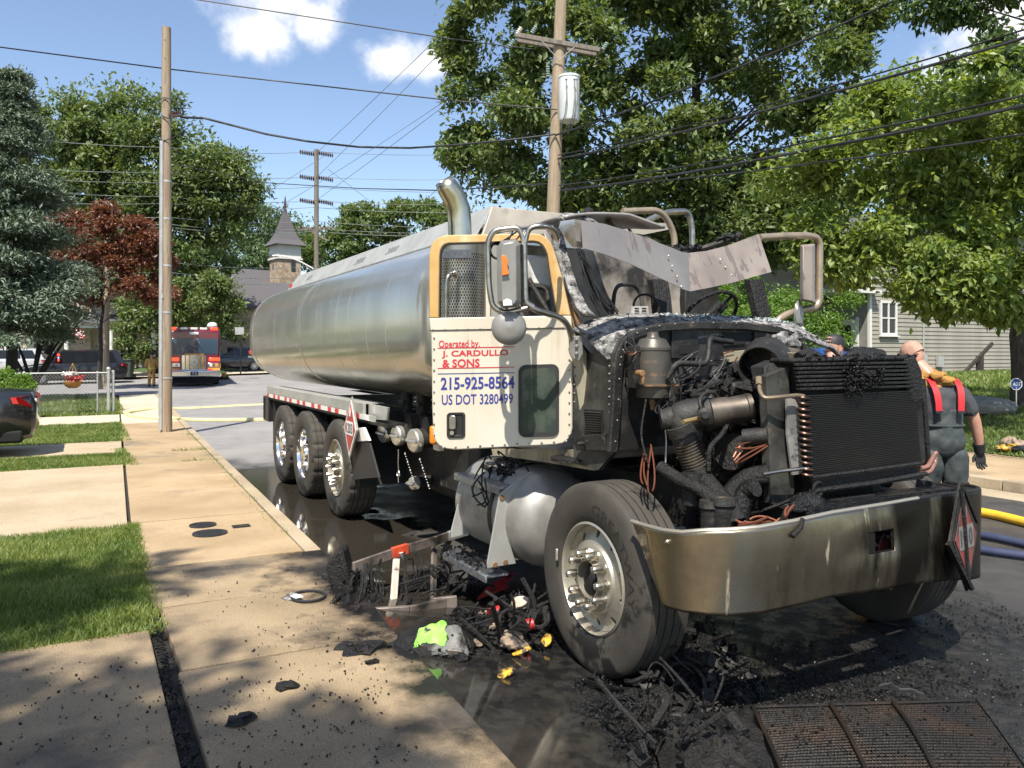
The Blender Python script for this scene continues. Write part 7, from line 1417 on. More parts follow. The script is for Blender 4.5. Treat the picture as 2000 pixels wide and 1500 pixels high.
wire('cable entering the pole low from the left behind the stack', [W(330, 318, 52), W(520, 357, 45), W(700, 368, 36), W(860, 372, 26), W(1085, 358, 20.5)], .02, 0)
for k, (a, Ya, b, Yb) in enumerate((((617, 300), 60, (990, -60), 30), ((617, 347), 60, (900, 60), 34), ((612, 395), 60, (980, 120), 34), ((560, 395), 62, (880, 190), 40), ((470, 405), 70, (640, 300), 60), ((640, 330), 60, (830, 470), 110), ((632, 392), 60, (780, 480), 110), ((820, 400), 60, (900, 320), 40))):
    wire(TL[k], [W(*a, Ya), W(*b, Yb)], .016, .1, m_wireg, 'transmission wires of the distant pole')
for k, (va, vb, vc) in enumerate(((232, 296, 297), (300, 345, 345), (318, 365, 372), (340, 392, 394), (372, 405, 412), (398, 432, 442), (420, 446, 452), (432, 452, 458), (470, 520, 526), (496, 540, 546), (500, 552, 556))):
    g_ = 'distribution wires crossing the far street'
    wire(DL[k], [W(-160, va + (vb - va) * .2, 44), W(330, vb - 8, 52), W(612, vb, 60), W(1000, vc, 64)], .018, .25, m_wireg, g_)
# street lamp arm on the far pole
t = thing('street_lamp', 'thin curved street lamp arm in front of the church tower', 'street lamp', W(612, 700, 59)); b = W(612, 700, 59); mb = MB(); mb.tube(arcs([W(612, 525, 59) - b, W(580, 507, 58.5) - b, W(545, 498, 58) - b, W(525, 504, 58) - b], 1.2), .05, 8); mb.obj('arm', m_white, t); mb = MB(); mb.ball(W(533, 500, 58) - b, (.45, .15, .10), 12, 6); mb.obj('lamp_head', m_cond, t)
t = thing('road_sign', 'dark square road sign on a post left of the tank end', 'sign', W(470, 730, 46)); b = W(470, 730, 46); mb = MB(); mb.cyl((0, 0, 0), (0, 0, 2.6), .04, n=8); mb.obj('post', m_charm, t); mb = MB(); mb.box((-.05, -.05, 2.45), (.5, .02, .42)); mb.obj('panel', m_cond, t)
# ---------------------------------------------------------------- fence, bins, flag, hedge, signs
A = W(212, 802, 22.8); A.z = .1; Ld = V(.8829, .4697, 0)
fn = thing('chain_link_fence', 'grey chain link fence round the corner lawn', 'fence', A, math.atan2(.4697, .8829))
mb = MB(); mb.tube([(0, 0, 1.13), (-14, 0, 1.13)], .022, 8); mb.obj('top_rail', m_cond, fn)
for x, r in ((0, .045), (-.28, .02), (-2.05, .028), (-4.6, .028), (-7.2, .028), (-9.8, .028)): mb = MB(); mb.cyl((x, 0, 0), (x, 0, 1.24 if x == 0 else 1.15), r, n=10); mb.ball((x, 0, 1.24 if x == 0 else 1.15), r * 1.3, 8, 6); mb.obj('post', m_cond, fn)
mb = MB(); mb.cyl((0.12, .1, 0), (0.12, .1, 1.2), .04, n=10); mb.obj('post', m_cond, fn)
mb = MB(); x = -9.5
def wireq(a, b): mb.bar(a, b, .006, .006)
st = .085
while x < 0:
    for s in (-1, 1):
        xa = x if s > 0 else x + 1.1
        xb = xa + s * 1.08
        za, zb2 = .05, 1.13
        if xa < -.02 and xb > -.02 or xb < -.02 and xa > -.02:
            f = (-.02 - xa) / (xb - xa)
            if xa > -.02: za = za + (zb2 - za) * f; xa = -.02
            else: zb2 = za + (zb2 - za) * f; xb = -.02
        if xa <= 0 and xb <= 0: wireq((xa, .0, za), (xb, .0, zb2))
    x += st
tag(mb.obj('wire_mesh', m_wireg, fn, smooth=0, fix=False), kind='stuff')
t = thing('hanging_basket', 'orange hanging basket of red and white flowers on the fence', 'flower basket', W(142, 745, 22.0)); mb = MB(); mb.loft([ell((0, 0, z), r, r) for z, r in ((-.18, .10), (-.12, .19), (0, .23))]); mb.obj('basket', mat('basket_wicker', (.42, .20, .06), .8, 0, (.3, .14, .04), 20), t)
for s in (-1, 0, 1): mb = MB(); mb.tube([(s * .2, .05 * s, 0), (0, 0, .5)], .006); mb.obj('hanger', m_syel, t)
tag(shard_mesh('flowers', boxpts(120, (.03, 0, .08), (.4, .36, .14)), .045, m_sred, t), kind='stuff'); tag(shard_mesh('white_flowers', boxpts(90, (-.08, 0, .2), (.26, .3, .16)), .045, m_white, t), kind='stuff')
m_bin = mat('bin_grey', (.10, .11, .11), .6)
for u, lab in ((225, 'grey wheeled bin left of the pair by the porch'), (249, 'dark green wheeled bin right of the pair by the porch')):
    Yb = 46; c = W(u, 700, Yb); c.z = gz(Yb) + .1; t = thing('wheeled_bin', lab, 'bin', c, .1); m = m_bin if u < 240 else mat('bin_green', (.04, .06, .05), .6)
    mb = MB(); mb.loft([[V(sx * k * .3, sy * k * .34, z) for sx, sy in ((-1, -1), (1, -1), (1, 1), (-1, 1))] for z, k in ((.05, .78), (1.0, 1.0))]); mb.obj('body', m, t, bevel=.03); mb = MB(); mb.box((0, -.02, 1.04), (.64, .74, .06)); mb.obj('lid', m, t, bevel=.02)
    for s in (-1, 1): mb = MB(); mb.cyl((s * .26, .3, .12), (s * .32, .3, .12), .12, n=14); mb.obj('wheel', m_rubk, t)
t = thing('flag', 'striped flag hanging from the porch of the left house', 'flag', W(150, 650, 47)); mb = MB()
for k in range(9):
    f = lambda a, b: V(-.35 + .75 * a + .12 * b, .03 * math.sin(5 * a), .30 - .10 * a * 1.5 - b * .62 + .12 * a * b)
    m_ = MB(); m_.grid(lambda a, b: f(a, (k + b) / 9), 6, 1); m_.obj('stripe', m_refl_r if k % 2 == 0 else m_white, t, smooth=0, solid=.01)
mb = MB(); mb.tube([(-.5, 0, .1), (.2, 0, .52)], .02); mb.obj('staff', m_white, t)
# security sign on the right lawn
t = thing('yard_sign', 'small blue octagonal security sign on the right lawn', 'sign', W(1985, 788, 14.6)); bz = t.location.copy()
mb = MB(); mb.cyl((0, 0, -.05), (0, 0, .30), .010, n=8); mb.obj('stake', m_cond, t)
c = W(1985, 750, 14.6) - bz; mb = MB(); mb.prism([c + V(.115 * math.sin(R(22.5 + 45 * k)), 0, .115 * math.cos(R(22.5 + 45 * k))) for k in range(8)], (0, .01, 0)); mb.obj('border', m_white, t, smooth=0)
mb = MB(); mb.prism([c + V(.10 * math.sin(R(22.5 + 45 * k)), -.004, .10 * math.cos(R(22.5 + 45 * k))) for k in range(8)], (0, .003, 0)); mb.obj('field', mat('sign_blue', (.02, .06, .25), .4), t, smooth=0)
text_on('lettering', 'ADT', lambda a, b: c + V(-.07 + .14 * a + .01 * b, -.006, -.035 + .07 * b), m_white, t, .02)
# ---------------------------------------------------------------- trees
LEAFK = 1.35
def leaf_geo(pos, outd, size, aspect=.5, droop=.25, flat=.55, rs=None):
    n = len(pos); r = rs or rng; d = outd * .7 + r.normal(0, .75, (n, 3)); d[:, 2] -= droop; d /= np.linalg.norm(d, axis=1)[:, None]
    up = r.normal(0, flat, (n, 3)); up[:, 2] += 1; up += outd * .5; s = np.cross(d, up); s /= np.linalg.norm(s, axis=1)[:, None] + 1e-9; nr = np.cross(s, d)
    L = size * r.uniform(.45, 1.5, n)[:, None]; w = L * aspect * .5
    P = np.zeros((n, 4, 3)); P[:, 0] = pos; P[:, 1] = pos + d * L * .45 + s * w + nr * L * .10; P[:, 2] = pos + d * L; P[:, 3] = pos + d * L * .45 - s * w + nr * L * .10
    tri = np.array([[0, 1, 2], [0, 2, 3]])[None] + 4 * np.arange(n)[:, None, None]
    return P.reshape(-1, 3), tri.reshape(-1, 3)
def clumps(lobes, per, cr, seed, shell=.45):
    r = np.random.default_rng(seed); C, D_, K = [], [], []
    for (c, rad) in lobes:
        rad = np.array(rad if isinstance(rad, (tuple, list)) else (rad,) * 3); m = max(3, int(per * rad[0] * rad[2] / (cr * cr)))
        v = r.normal(size=(m, 3)); v /= np.linalg.norm(v, axis=1)[:, None]; q = r.uniform(shell, 1.04, m) ** .7
        C.append(np.array(c) + v * rad * q[:, None]); D_.append(v); K.append(q)
    return np.concatenate(C), np.concatenate(D_), np.concatenate(K)
def tree(name, label, cat, base, lobes, m_leaf, m_b, n_leaf, size, trunk_r, top=None, cr=.6, per=1.0, seed=1, aspect=.5, limbs=14, group=None, droop=.25, forks=None, crown='crown', bare=0, shell=.45):
    base = Vector(base); t = thing(name, label, cat, base, 0, group); r = np.random.default_rng(seed); rr = random.Random(seed)
    L = [((np.array(tuple(c)) - np.array(tuple(base))), rad) for c, rad in lobes]
    cr *= 1.12; C, Dv, K = clumps(L, per * 2.0, cr, seed, shell); n_leaf = int(n_leaf * LEAFK)
    m = len(C); k = r.integers(0, m, n_leaf); off = r.normal(0, 1, (n_leaf, 3)); off /= np.linalg.norm(off, axis=1)[:, None]; off *= (r.uniform(0, 1, n_leaf) ** .55 * 1.1)[:, None]
    crs = cr * r.uniform(.55, 1.25, m); off *= crs[k][:, None] * np.array([1, 1, .72]); pos = C[k] + off
    nf = int(n_leaf * .13); li = r.integers(0, len(L), nf); rads = np.array([np.array(q if isinstance(q, (tuple, list)) else (q,) * 3) for _, q in L]); g = r.normal(0, .5, (nf, 3)); g *= np.minimum(1, 1. / (np.linalg.norm(g, axis=1) + 1e-6))[:, None]
    pos[:nf] = np.array([c for c, _ in L])[li] + g * rads[li]
    od = off / (np.linalg.norm(off, axis=1)[:, None] + 1e-6) * .6 + Dv[k] * .5
    keep = pos[:, 2] > .25; P, tr = leaf_geo(pos[keep], od[keep], size, aspect, droop, rs=r)
    o = tri_mesh(crown, P, tr, m_leaf, t); tag(o, kind='stuff')
    mb = MB(); ctr = np.mean([c for c, _ in L], axis=0); top = Vector(top) - base if top is not None else Vector((ctr[0] * .7, ctr[1] * .7, ctr[2] * 1.05)); n = 10
    P_t = [V(0, 0, -.3)] + [V(top.x * (q ** 1.5), top.y * (q ** 1.5), top.z * q) + V(rr.gauss(0, trunk_r * .25), rr.gauss(0, trunk_r * .25), 0) for q in [i / n for i in range(1, n + 1)]]
    mb.tube(P_t, [trunk_r * (1.35 if i == 0 else 1 - .72 * i / n) for i in range(n + 1)], 12)
    idx = r.choice(m, min(limbs, m), replace=False)
    for i in idx:
        e = Vector(C[i]); q = min(.95, max(.3, e.z / max(top.z, .1) * .75)); s = P_t[int(q * n)]; mid = (s + e) / 2 + V(0, 0, (e - s).length * .10) + V(rr.gauss(0, .2), rr.gauss(0, .2), 0) * cr; w = trunk_r * (.26 * (1 - q) + .09)
        B = bez(s, mid, e, 8); mb.tube(B, [w * (1 - .85 * j / 8) for j in range(9)], 7)
        for _ in range(2):
            j = rr.randint(3, 7); e2 = B[j] + V(rr.gauss(0, 1), rr.gauss(0, 1), rr.uniform(-.2, .8)) * cr * 1.3; mb.tube([B[j], (B[j] + e2) / 2 + V(0, 0, .1 * cr), e2], [w * .35, w * .22, w * .08], 5)
    mb.obj('trunk', m_b, t, smooth=60, fix=False); return t
def LB(u, v, Y, r): return (W(u, v, Y), r)
def base_at(u, Y, z=None): p = W(u, 700, Y); p.z = gz(Y) if z is None else z; return p
# great tree behind the truck
lob = [LB(960, 60, 30, (2.2, 2.2, 3.0)), LB(985, 250, 29, (2.3, 2.2, 2.2)), LB(930, 300, 30, (1.1, 1.3, 1.2)), LB(960, 335, 30, (1.4, 2, 1.4)), LB(1080, -40, 28, (3.2, 3, 3.2)), LB(1090, 150, 27, (2.4, 2, 2.4)), LB(1100, 330, 29, (2.6, 2.4, 1.9)), LB(1190, 60, 28, (2.6, 2.4, 2.8)), LB(1215, 240, 28, (2.5, 2.2, 2.2)), LB(1210, 370, 28, (2.2, 2.4, 1.4)), LB(1310, -60, 29, (3, 3, 2.6)), LB(1330, 130, 30, (2.4, 2, 2.4)), LB(1330, 300, 27, (2.0, 2, 1.8)), LB(1330, 400, 30, (2.0, 2.4, 1.2)), LB(1450, 40, 28, (2.4, 2.6, 2.2)), LB(1450, 220, 29, (2.2, 2.4, 2.0)), LB(1450, 350, 31, (2.0, 2.4, 1.5)), LB(1560, 20, 26, (2.0, 2, 1.6)), LB(1590, 160, 26, (1.7, 2, 1.6)), LB(1640, 60, 26, (1.2, 1.6, 1.3)), LB(1560, 290, 30, (1.8, 2.2, 1.6)), LB(1620, 215, 27, (1.0, 1.4, 1.0)), LB(1530, 430, 26.5, (1.5, 1.6, 1.0)), LB(1480, 450, 27.5, (1.6, 1.6, 1.2)), LB(1590, 420, 26, (1.3, 1.5, 1.1)), LB(1555, 360, 27, (1.6, 1.6, 1.3)), LB(1280, 420, 29, (2, 2, 1.2)), LB(1400, 430, 28, (2, 2, 1.2)), LB(1400, -220, 29, (5, 4, 3)), LB(1100, -220, 29, (4.5, 4, 3))]
tree('maple_tree', 'great dense green tree towering behind the truck and transformer pole', 'tree', base_at(1365, 29, .7), lob, m_lfA, m_barkd, 118000, .23, .27, W(1350, -60, 29.5), cr=.62, per=.42, seed=11, limbs=40)
# near right tree
lob = [LB(1900, 260, 15.5, (1.6, 1.7, 1.3)), LB(1780, 250, 15, (1.3, 1.5, .9)), LB(1700, 330, 14.6, (1.15, 1.3, .9)), LB(1610, 350, 14.6, (.8, 1.0, .75)), LB(1570, 330, 14.6, (.45, .6, .4)), LB(1660, 450, 14.6, (.95, 1.1, .75)), LB(1600, 480, 14.4, (.5, .7, .4)), LB(1780, 430, 14.8, (1.2, 1.4, .95)), LB(1790, 530, 14.6, (.8, 1, .5)), LB(1850, 380, 15, (1.3, 1.5, 1)), LB(1640, 520, 14.4, (.5, .6, .28)), LB(1675, 500, 14.4, (.5, .6, .3)), LB(1810, 552, 14.4, (.4, .7, .25)), LB(1860, 568, 14.4, (.6, .7, .28)), LB(1945, 590, 14.4, (.5, .6, .26)), LB(1950, 380, 15, (1.2, 1.5, 1)), LB(1920, 500, 14.4, (.85, 1, .65)), LB(1890, 560, 14.2, (.5, .7, .35)), LB(1990, 300, 15, (1.6, 1.5, 1.4)), LB(2060, 420, 15, (1.6, 1.6, 1.4)), LB(1720, 230, 15, (.6, .8, .5)), LB(1960, 180, 16, (1.4, 1.4, .9)), LB(2100, 220, 15.5, (2, 2, 1.6)), LB(1830, 190, 15.6, (.7, .9, .5)), LB(1730, 200, 15.4, (.3, .4, .35)), LB(1960, 560, 15, (.6, .6, .5))]
t = tree('dogwood_tree', 'leafy bright green tree with leaning trunk at the right edge', 'tree', base_at(1995, 16.8, .74), lob, m_lfB, m_bark, 46000, .135, .19, W(1965, 330, 16), cr=.42, per=.50, seed=21, limbs=34, aspect=.52, droop=.55)
ml = MB(); ml.add([(0, 0, 0), (.036, .055, .014), (.034, .09, .008), (0, .145, -.015), (-.034, .09, .008), (-.036, .055, .014), (0, .07, -.004)], [(0, 1, 6), (1, 2, 6), (2, 3, 6), (3, 4, 6), (4, 5, 6), (5, 0, 6)]); lf = ml.obj('leaf', m_lfB, t, smooth=0, fix=False)
CC, DD, KK = clumps([(np.array(tuple(c)) - np.array(tuple(t.location)), r) for c, r in lob[:15]], .5, .42, 77, .8)
r_ = np.random.default_rng(5); k_ = 0
for i in r_.permutation(len(CC)):
    if DD[i][1] > .15: continue
    for j in range(3):
        if k_ >= 290: break
        o = lf if k_ == 0 else link_copy(lf, t); o.location = CC[i] + DD[i] * .3 + r_.normal(0, .16, 3); o.rotation_euler = (r_.normal(-.7, .4), r_.normal(0, .4), r_.uniform(2.2, 4.2)); k_ += 1
# overhanging branch top right
lob = [LB(1740, -45, 13, (.5, .8, .3)), LB(1830, -10, 13, (.5, .7, .3)), LB(1880, 8, 13, (.4, .6, .25)), LB(1940, -25, 12.6, (.45, .6, .25)), LB(1800, 15, 13, (.3, .4, .2)), LB(1990, -40, 12.6, (.45, .6, .25)), LB(1850, 35, 13, (.2, .3, .1)), LB(2150, -100, 12, (2.0, 2, 1.4)), LB(2350, 0, 11.5, (2.2, 2, 1.8))]
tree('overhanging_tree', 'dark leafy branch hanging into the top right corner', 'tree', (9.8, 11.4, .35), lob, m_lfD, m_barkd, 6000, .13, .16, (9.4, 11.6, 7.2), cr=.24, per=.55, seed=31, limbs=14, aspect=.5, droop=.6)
# trees behind the right tree and behind the house
lob = [LB(1900, 190, 38, (2.2, 2.4, 2.0)), LB(1970, 170, 38, (2.2, 2.2, 2.4)), LB(1870, 300, 38, (2.6, 2.5, 2.8)), LB(1990, 320, 38, (3, 3, 3)), LB(1790, 330, 40, (2, 2.4, 2.2)), LB(1730, 420, 42, (2.6, 2.6, 2.4)), LB(2080, 250, 38, (3, 3, 4))]
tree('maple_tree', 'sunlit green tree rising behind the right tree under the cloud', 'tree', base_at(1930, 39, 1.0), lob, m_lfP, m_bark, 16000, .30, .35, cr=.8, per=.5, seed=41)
lob = [LB(1490, 420, 42, (3.5, 3, 3.4)), LB(1400, 470, 44, (3.4, 3, 3.0)), LB(1560, 500, 40, (3, 3, 3)), LB(1470, 560, 40, (3.2, 3, 2.6)), LB(1300, 430, 46, (4, 3, 3.6)), LB(1360, 580, 42, (3, 3, 2.4)), LB(1230, 520, 46, (4, 3, 4)), LB(1580, 410, 42, (2.4, 3, 2.6))]
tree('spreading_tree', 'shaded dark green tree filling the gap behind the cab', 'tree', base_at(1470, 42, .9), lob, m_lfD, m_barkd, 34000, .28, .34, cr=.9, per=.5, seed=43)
lob = [LB(1580, 600, 24, (1.3, 1.3, .9)), LB(1545, 640, 23, (1.1, 1.2, .8)), LB(1600, 650, 24, (1.0, 1.2, .9)), LB(1515, 610, 25, (1.0, 1.2, .9)), LB(1450, 600, 27, (1.4, 1.4, 1.1)), LB(1420, 560, 27, (1.2, 1.2, .8))]
tree('hedge_bush', 'bright yellow green bush beside the house porch behind the mirror', 'bush', base_at(1570, 24, .6), lob, m_lfH, m_bark, 26000, .09, .05, cr=.36, per=.55, seed=45, limbs=8, crown='foliage')
# left: big maple, spruce, red maple, undergrowth
lob = [LB(150, 250, 56, (3.0, 3, 2.6)), LB(220, 235, 56, (2.6, 3, 2.4)), LB(270, 250, 56, (2.6, 3, 2.6)), LB(80, 260, 58, (2.2, 2.4, 2.2)), LB(120, 320, 55, (3.4, 3.2, 3)), LB(220, 330, 54, (3.4, 3, 3)), LB(320, 320, 55, (3.2, 3, 2.8)), LB(390, 350, 55, (2.6, 3, 2.4)), LB(440, 360, 56, (1.9, 2.2, 1.8)), LB(470, 345, 56, (.9, 1.2, .9)), LB(430, 315, 56, (1.2, 1.5, 1.0)), LB(360, 280, 56, (1.7, 2, 1.6)), LB(100, 420, 56, (3.6, 3, 3)), LB(250, 420, 54, (3.6, 3, 3)), LB(370, 430, 55, (3, 3, 2.6)), LB(430, 410, 56, (2, 2.4, 1.8)), LB(470, 390, 56, (1.1, 1.6, 1.0)), LB(300, 500, 55, (3.4, 3, 2.6)), LB(390, 490, 56, (2.4, 2.6, 2)), LB(180, 510, 56, (3.4, 3, 2.6)), LB(60, 500, 57, (3, 3, 3)), LB(20, 330, 60, (3, 3, 3.4))]
tree('maple_tree', 'broad dark green maple behind the left pole and houses', 'tree', base_at(300, 57), [(c, tuple(x * 1.28 for x in rd)) for c, rd in lob], m_lfA, m_barkd, 80000, .32, .45, W(270, 330, 56), cr=.95, per=.6, seed=51, limbs=34)
lob = [LB(230, 470, 36, (2.0, 2, .8)), LB(180, 440, 36, (1.3, 1.5, .7)), LB(200, 500, 35.5, (2.4, 2, .8)), LB(260, 520, 35.5, (1.5, 1.6, .6)), LB(150, 520, 36, (1.4, 1.6, .8)), LB(180, 560, 36, (1.8, 1.8, .7)), LB(270, 565, 35.5, (1.2, 1.4, .4)), LB(310, 575, 35.5, (.7, 1, .25)), LB(210, 425, 36, (.6, .8, .4)), LB(140, 450, 36, (.8, 1, .5)), LB(290, 480, 35.5, (.7, 1, .5))]
tree('red_maple', 'red leaved Japanese maple in front of the left porch', 'tree', base_at(196, 37), lob, m_lfR, m_barkd, 24000, .16, .11, W(200, 500, 36), cr=.42, per=.6, seed=53, limbs=26)
lob = [LB(390, 590, 50, (2.2, 2, 1.6)), LB(430, 570, 50, (1.6, 1.8, 1.4)), LB(300, 600, 49, (2.4, 2, 2.2)), LB(280, 650, 48, (1.6, 1.6, 1.8)), LB(350, 610, 51, (2, 2, 1.4)), LB(455, 610, 50, (.9, 1.2, .9)), LB(430, 640, 54, (1.2, 1.4, .8))]
tree('maple_tree', 'low green tree hanging over the fire engine', 'tree', base_at(300, 50), lob, m_lfA, m_barkd, 15000, .24, .22, cr=.55, per=.6, seed=55)
lob = [LB(470, 460, 110, (6, 5, 5)), LB(520, 440, 115, (5, 5, 4)), LB(455, 520, 105, (5, 5, 5)), LB(500, 500, 108, (6, 5, 4)), LB(560, 470, 118, (5, 5, 5)), LB(600, 480, 118, (5, 5, 4))]
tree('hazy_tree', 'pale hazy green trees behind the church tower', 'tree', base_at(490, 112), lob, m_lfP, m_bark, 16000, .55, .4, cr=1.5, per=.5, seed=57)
lob = [LB(690, 470, 95, (3, 3, 3)), LB(740, 430, 95, (3.4, 3, 2.4)), LB(790, 440, 95, (3.4, 3, 3)), LB(700, 425, 96, (1.8, 2, 1.4)), LB(850, 440, 92, (3, 3, 2.6)), LB(830, 410, 92, (1.4, 2, 1.2)), LB(655, 460, 98, (2, 2, 2.2)), LB(640, 490, 98, (3, 3, 3)), LB(760, 500, 95, (6, 4, 3)), LB(900, 470, 90, (4, 3, 4))]
tree('locust_tree', 'loose green trees on the skyline above the tank', 'tree', base_at(760, 96), lob, m_lfA, m_bark, 20000, .50, .4, cr=1.1, per=.5, seed=59)
# background wood so that no bare horizon shows
BGL = ('far left edge behind the cream house', 'behind the blue spruce', 'behind the red maple', 'behind the fire engine', 'left of the church tower', 'behind the middle of the tank', 'behind the exhaust stack', 'behind the cab roof', 'behind the bent visor', 'behind the right mirror', 'behind the siding house', 'at the far right behind the house')
for k, (u, Y, s) in enumerate(((-80, 90, 1.3), (60, 100, 1.2), (180, 105, 1.1), (330, 110, 1.0), (430, 120, .8), (1000, 90, 1.3), (1150, 85, 1.3), (1350, 80, 1.4), (1560, 75, 1.4), (1700, 70, 1.3), (1850, 65, 1.3), (2050, 60, 1.4))):
    b = base_at(u, Y); lob = [(b + V(0, 0, 6.5 * s), (5 * s, 4 * s, 4.5 * s)), (b + V(-4 * s, 1, 4.5 * s), (4 * s, 3 * s, 4 * s)), (b + V(4 * s, 0, 4.5 * s), (4 * s, 3 * s, 4 * s)), (b + V(0, -1, 2.5 * s), (6 * s, 3 * s, 2.5 * s))]
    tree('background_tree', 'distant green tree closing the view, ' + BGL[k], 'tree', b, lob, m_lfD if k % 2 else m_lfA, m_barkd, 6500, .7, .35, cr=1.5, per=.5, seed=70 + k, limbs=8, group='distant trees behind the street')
# blue spruce
def spruce(base, H, Rb, seed, n_br=170):
    r = np.random.default_rng(seed); base = Vector(base); t = thing('blue_spruce', 'tall blue green spruce with bare lower stems at the left edge', 'tree', base); PP, DDv = [], []; mb = MB()
    mb.tube([V(0, 0, -.2), V(.05, 0, H * .3), V(0, .05, H * .7), V(0, 0, H)], [.2, .15, .09, .02], 10)
    for i in range(n_br):
        f = r.uniform(.16, .99) ** .85; z = H * f; Rr = Rb * (1 - f) ** .75 * r.uniform(.72, 1.15) + .15; a = r.uniform(0, 2 * np.pi); e = V(math.cos(a) * Rr, math.sin(a) * Rr, z - Rr * .22 + .2); s = V(0, 0, z + .1)
        B = bez(s, (s + e) / 2 + V(0, 0, -.12 * Rr), e, 8); mb.tube(B, [.03 * (1 - f * .5) * (1 - .8 * j / 8) for j in range(9)], 5)
        for j in range(3, 9):
            m = int(48 + 44 * Rr); sp = .13 + .17 * (j / 8) * min(1.5, Rr); off = r.normal(0, 1, (m, 3)) * np.array([sp, sp, sp * .34]); PP.append(np.array(tuple(B[j])) + off); d = np.array([math.cos(a), math.sin(a), .1]); DDv.append(np.tile(d, (m, 1)) + off * .8)
    P, D2 = np.concatenate(PP), np.concatenate(DDv); v, tr = leaf_geo(P, D2, .17, .30, .05, .35, rs=r); tag(tri_mesh('needles', v, tr, m_lfS, t), kind='stuff'); mb.obj('trunk', m_barkd, t, smooth=60, fix=False); return t
sb = base_at(22, 27.5, .12); sp_ = spruce(sb, 11.2, 2.55, 81)
mb = MB()
for (a, b, c) in (((62, 762, 30), (72, 700, 30), (100, 610, 30)), ((62, 762, 30), (95, 690, 30), (140, 630, 30)), ((60, 760, 30), (50, 690, 30), (20, 650, 30)), ((62, 762, 30), (110, 680, 30), (170, 612, 30)), ((62, 760, 30), (30, 700, 30), (0, 650, 30)), ((62, 762, 30), (78, 660, 30), (85, 590, 30)), ((90, 690, 30), (120, 650, 30), (128, 600, 30))): mb.tube(bez(W(*a) - W(62, 762, 30), W(*b) - W(62, 762, 30), W(*c) - W(62, 762, 30), 10), [.09 * (1 - .08 * i) for i in range(11)], 7)
t = thing('bare_stemmed_shrub', 'dark leaning bare stems fanning out under the spruce behind the fence', 'shrub', W(62, 762, 30)); mb.obj('stems', m_barkd, t, smooth=60)
lob = [(LB(60, 640, 30, (.9, .8, .35))), LB(20, 640, 30, (.7, .8, .4)), LB(110, 640, 30, (.6, .7, .25)), LB(40, 600, 30, (1.2, 1, .4)), LB(90, 590, 30, (.9, .8, .4))]
C, Dv, K = clumps([(np.array(tuple(c - W(62, 762, 30))), r) for c, r in lob], .6, .3, 5); r = np.random.default_rng(6); k = r.integers(0, len(C), 5500); off = r.normal(0, .2, (5500, 3)) * np.array([1, 1, .5]); v, tr = leaf_geo(C[k] + off, off * 2, .18, .28, 0, .4, rs=r); tag(tri_mesh('needles', v, tr, m_lfS, t), kind='stuff')
lob = [LB(15, 740, 20.5, (.5, .5, .26)), LB(-10, 745, 20.5, (.5, .5, .28)), LB(30, 750, 20.5, (.28, .35, .18))]
tree('round_bush', 'bright green clipped bush inside the fence at the left edge', 'bush', base_at(5, 20.5, .1), lob, m_lfH, m_bark, 6000, .07, .03, cr=.16, per=.6, seed=91, limbs=5, crown='foliage')
# trees that stand outside the picture: they shade the near pavement and show in the tank
for k, (x, y, s, lab) in enumerate(((-3.6, -4.6, 1.0, 'street tree beside the viewer shading the near pavement'), (-11, -3, 1.25, 'tree in the left garden mirrored in the tank'), (-15.5, 6, 1.3, 'garden tree left of the view mirrored in the tank'), (-19, 14, 1.3, 'far garden tree left of the view'), (-13.5, 1.5, 1.15, 'dense garden tree beside the brick house'), (-22, 7, 1.5, 'tall garden tree behind the brick house'))):
    b = V(x, y, .1)
    lob = [(V(-3.7, -4.5, 12.6), (1.1, .6, .5)), (V(-2.3, -4.5, 12.4), (.6, .3, .4)), (V(-5.1, -2.1, 12.6), (1.2, .35, .4)), (V(-4.4, -2.9, 12.4), (1.0, .35, .4)), (V(-4.9, -4.2, 12.3), (1.1, .9, .6))] if k == 0 else [(b + V(0, 0, 6.5 * s), (2.6 * s, 2.6 * s, 2.2 * s)), (b + V(-1.5, .5, 5 * s), (2.2 * s, 2.2 * s, 1.8 * s)), (b + V(1.7, .6, 5.2 * s), (2 * s, 2 * s, 1.7 * s))]
    tree('street_tree', lab, 'tree', b, lob, m_lfA, m_bark, 3000 if k == 0 else 5000, .22 if k == 0 else .4, .12 if k == 0 else .22, cr=.5 if k == 0 else .8, per=.4, seed=100 + k, limbs=10)
# ---------------------------------------------------------------- buildings
m_sid = mat('siding_beige', (.30, .28, .23), .7, 0, (.25, .235, .19), 1.2, dirt=((.16, .16, .12), 1.6, .58, .8, (1, 1, 1), .8)); m_sidg = mat('siding_grey', (.24, .235, .21), .7, 0, (.20, .195, .175), 3); m_roof = mat('roof_shingle', (.11, .105, .11), .9, 0, (.075, .07, .075), 30, bump=.6, bsc=25); m_trim = mat('trim_white', (.62, .61, .57), .6); m_found = mat('foundation', (.26, .25, .22), .9, 0, (.19, .18, .16), 4, bump=.4, bsc=30)
m_pane = mat('window_pane', (.02, .024, .028), .06); m_cream = mat('cream_wall', (.62, .53, .41), .8, 0, (.54, .45, .34), 3); m_stone = mat('rubble_stone', (.40, .31, .215), .9, 0, (.24, .18, .125), 3.2, .42, .58, dirt=((.54, .47, .37), 4.3, .60, .66, (1, 1, 1.6), .9), bump=1., bsc=6)
# right house
C1 = W(1697, 700, 29); C1.z = .92; hr = thing('siding_house', 'beige clapboard house with white stair railing behind the right tree', 'house', C1, SROT)
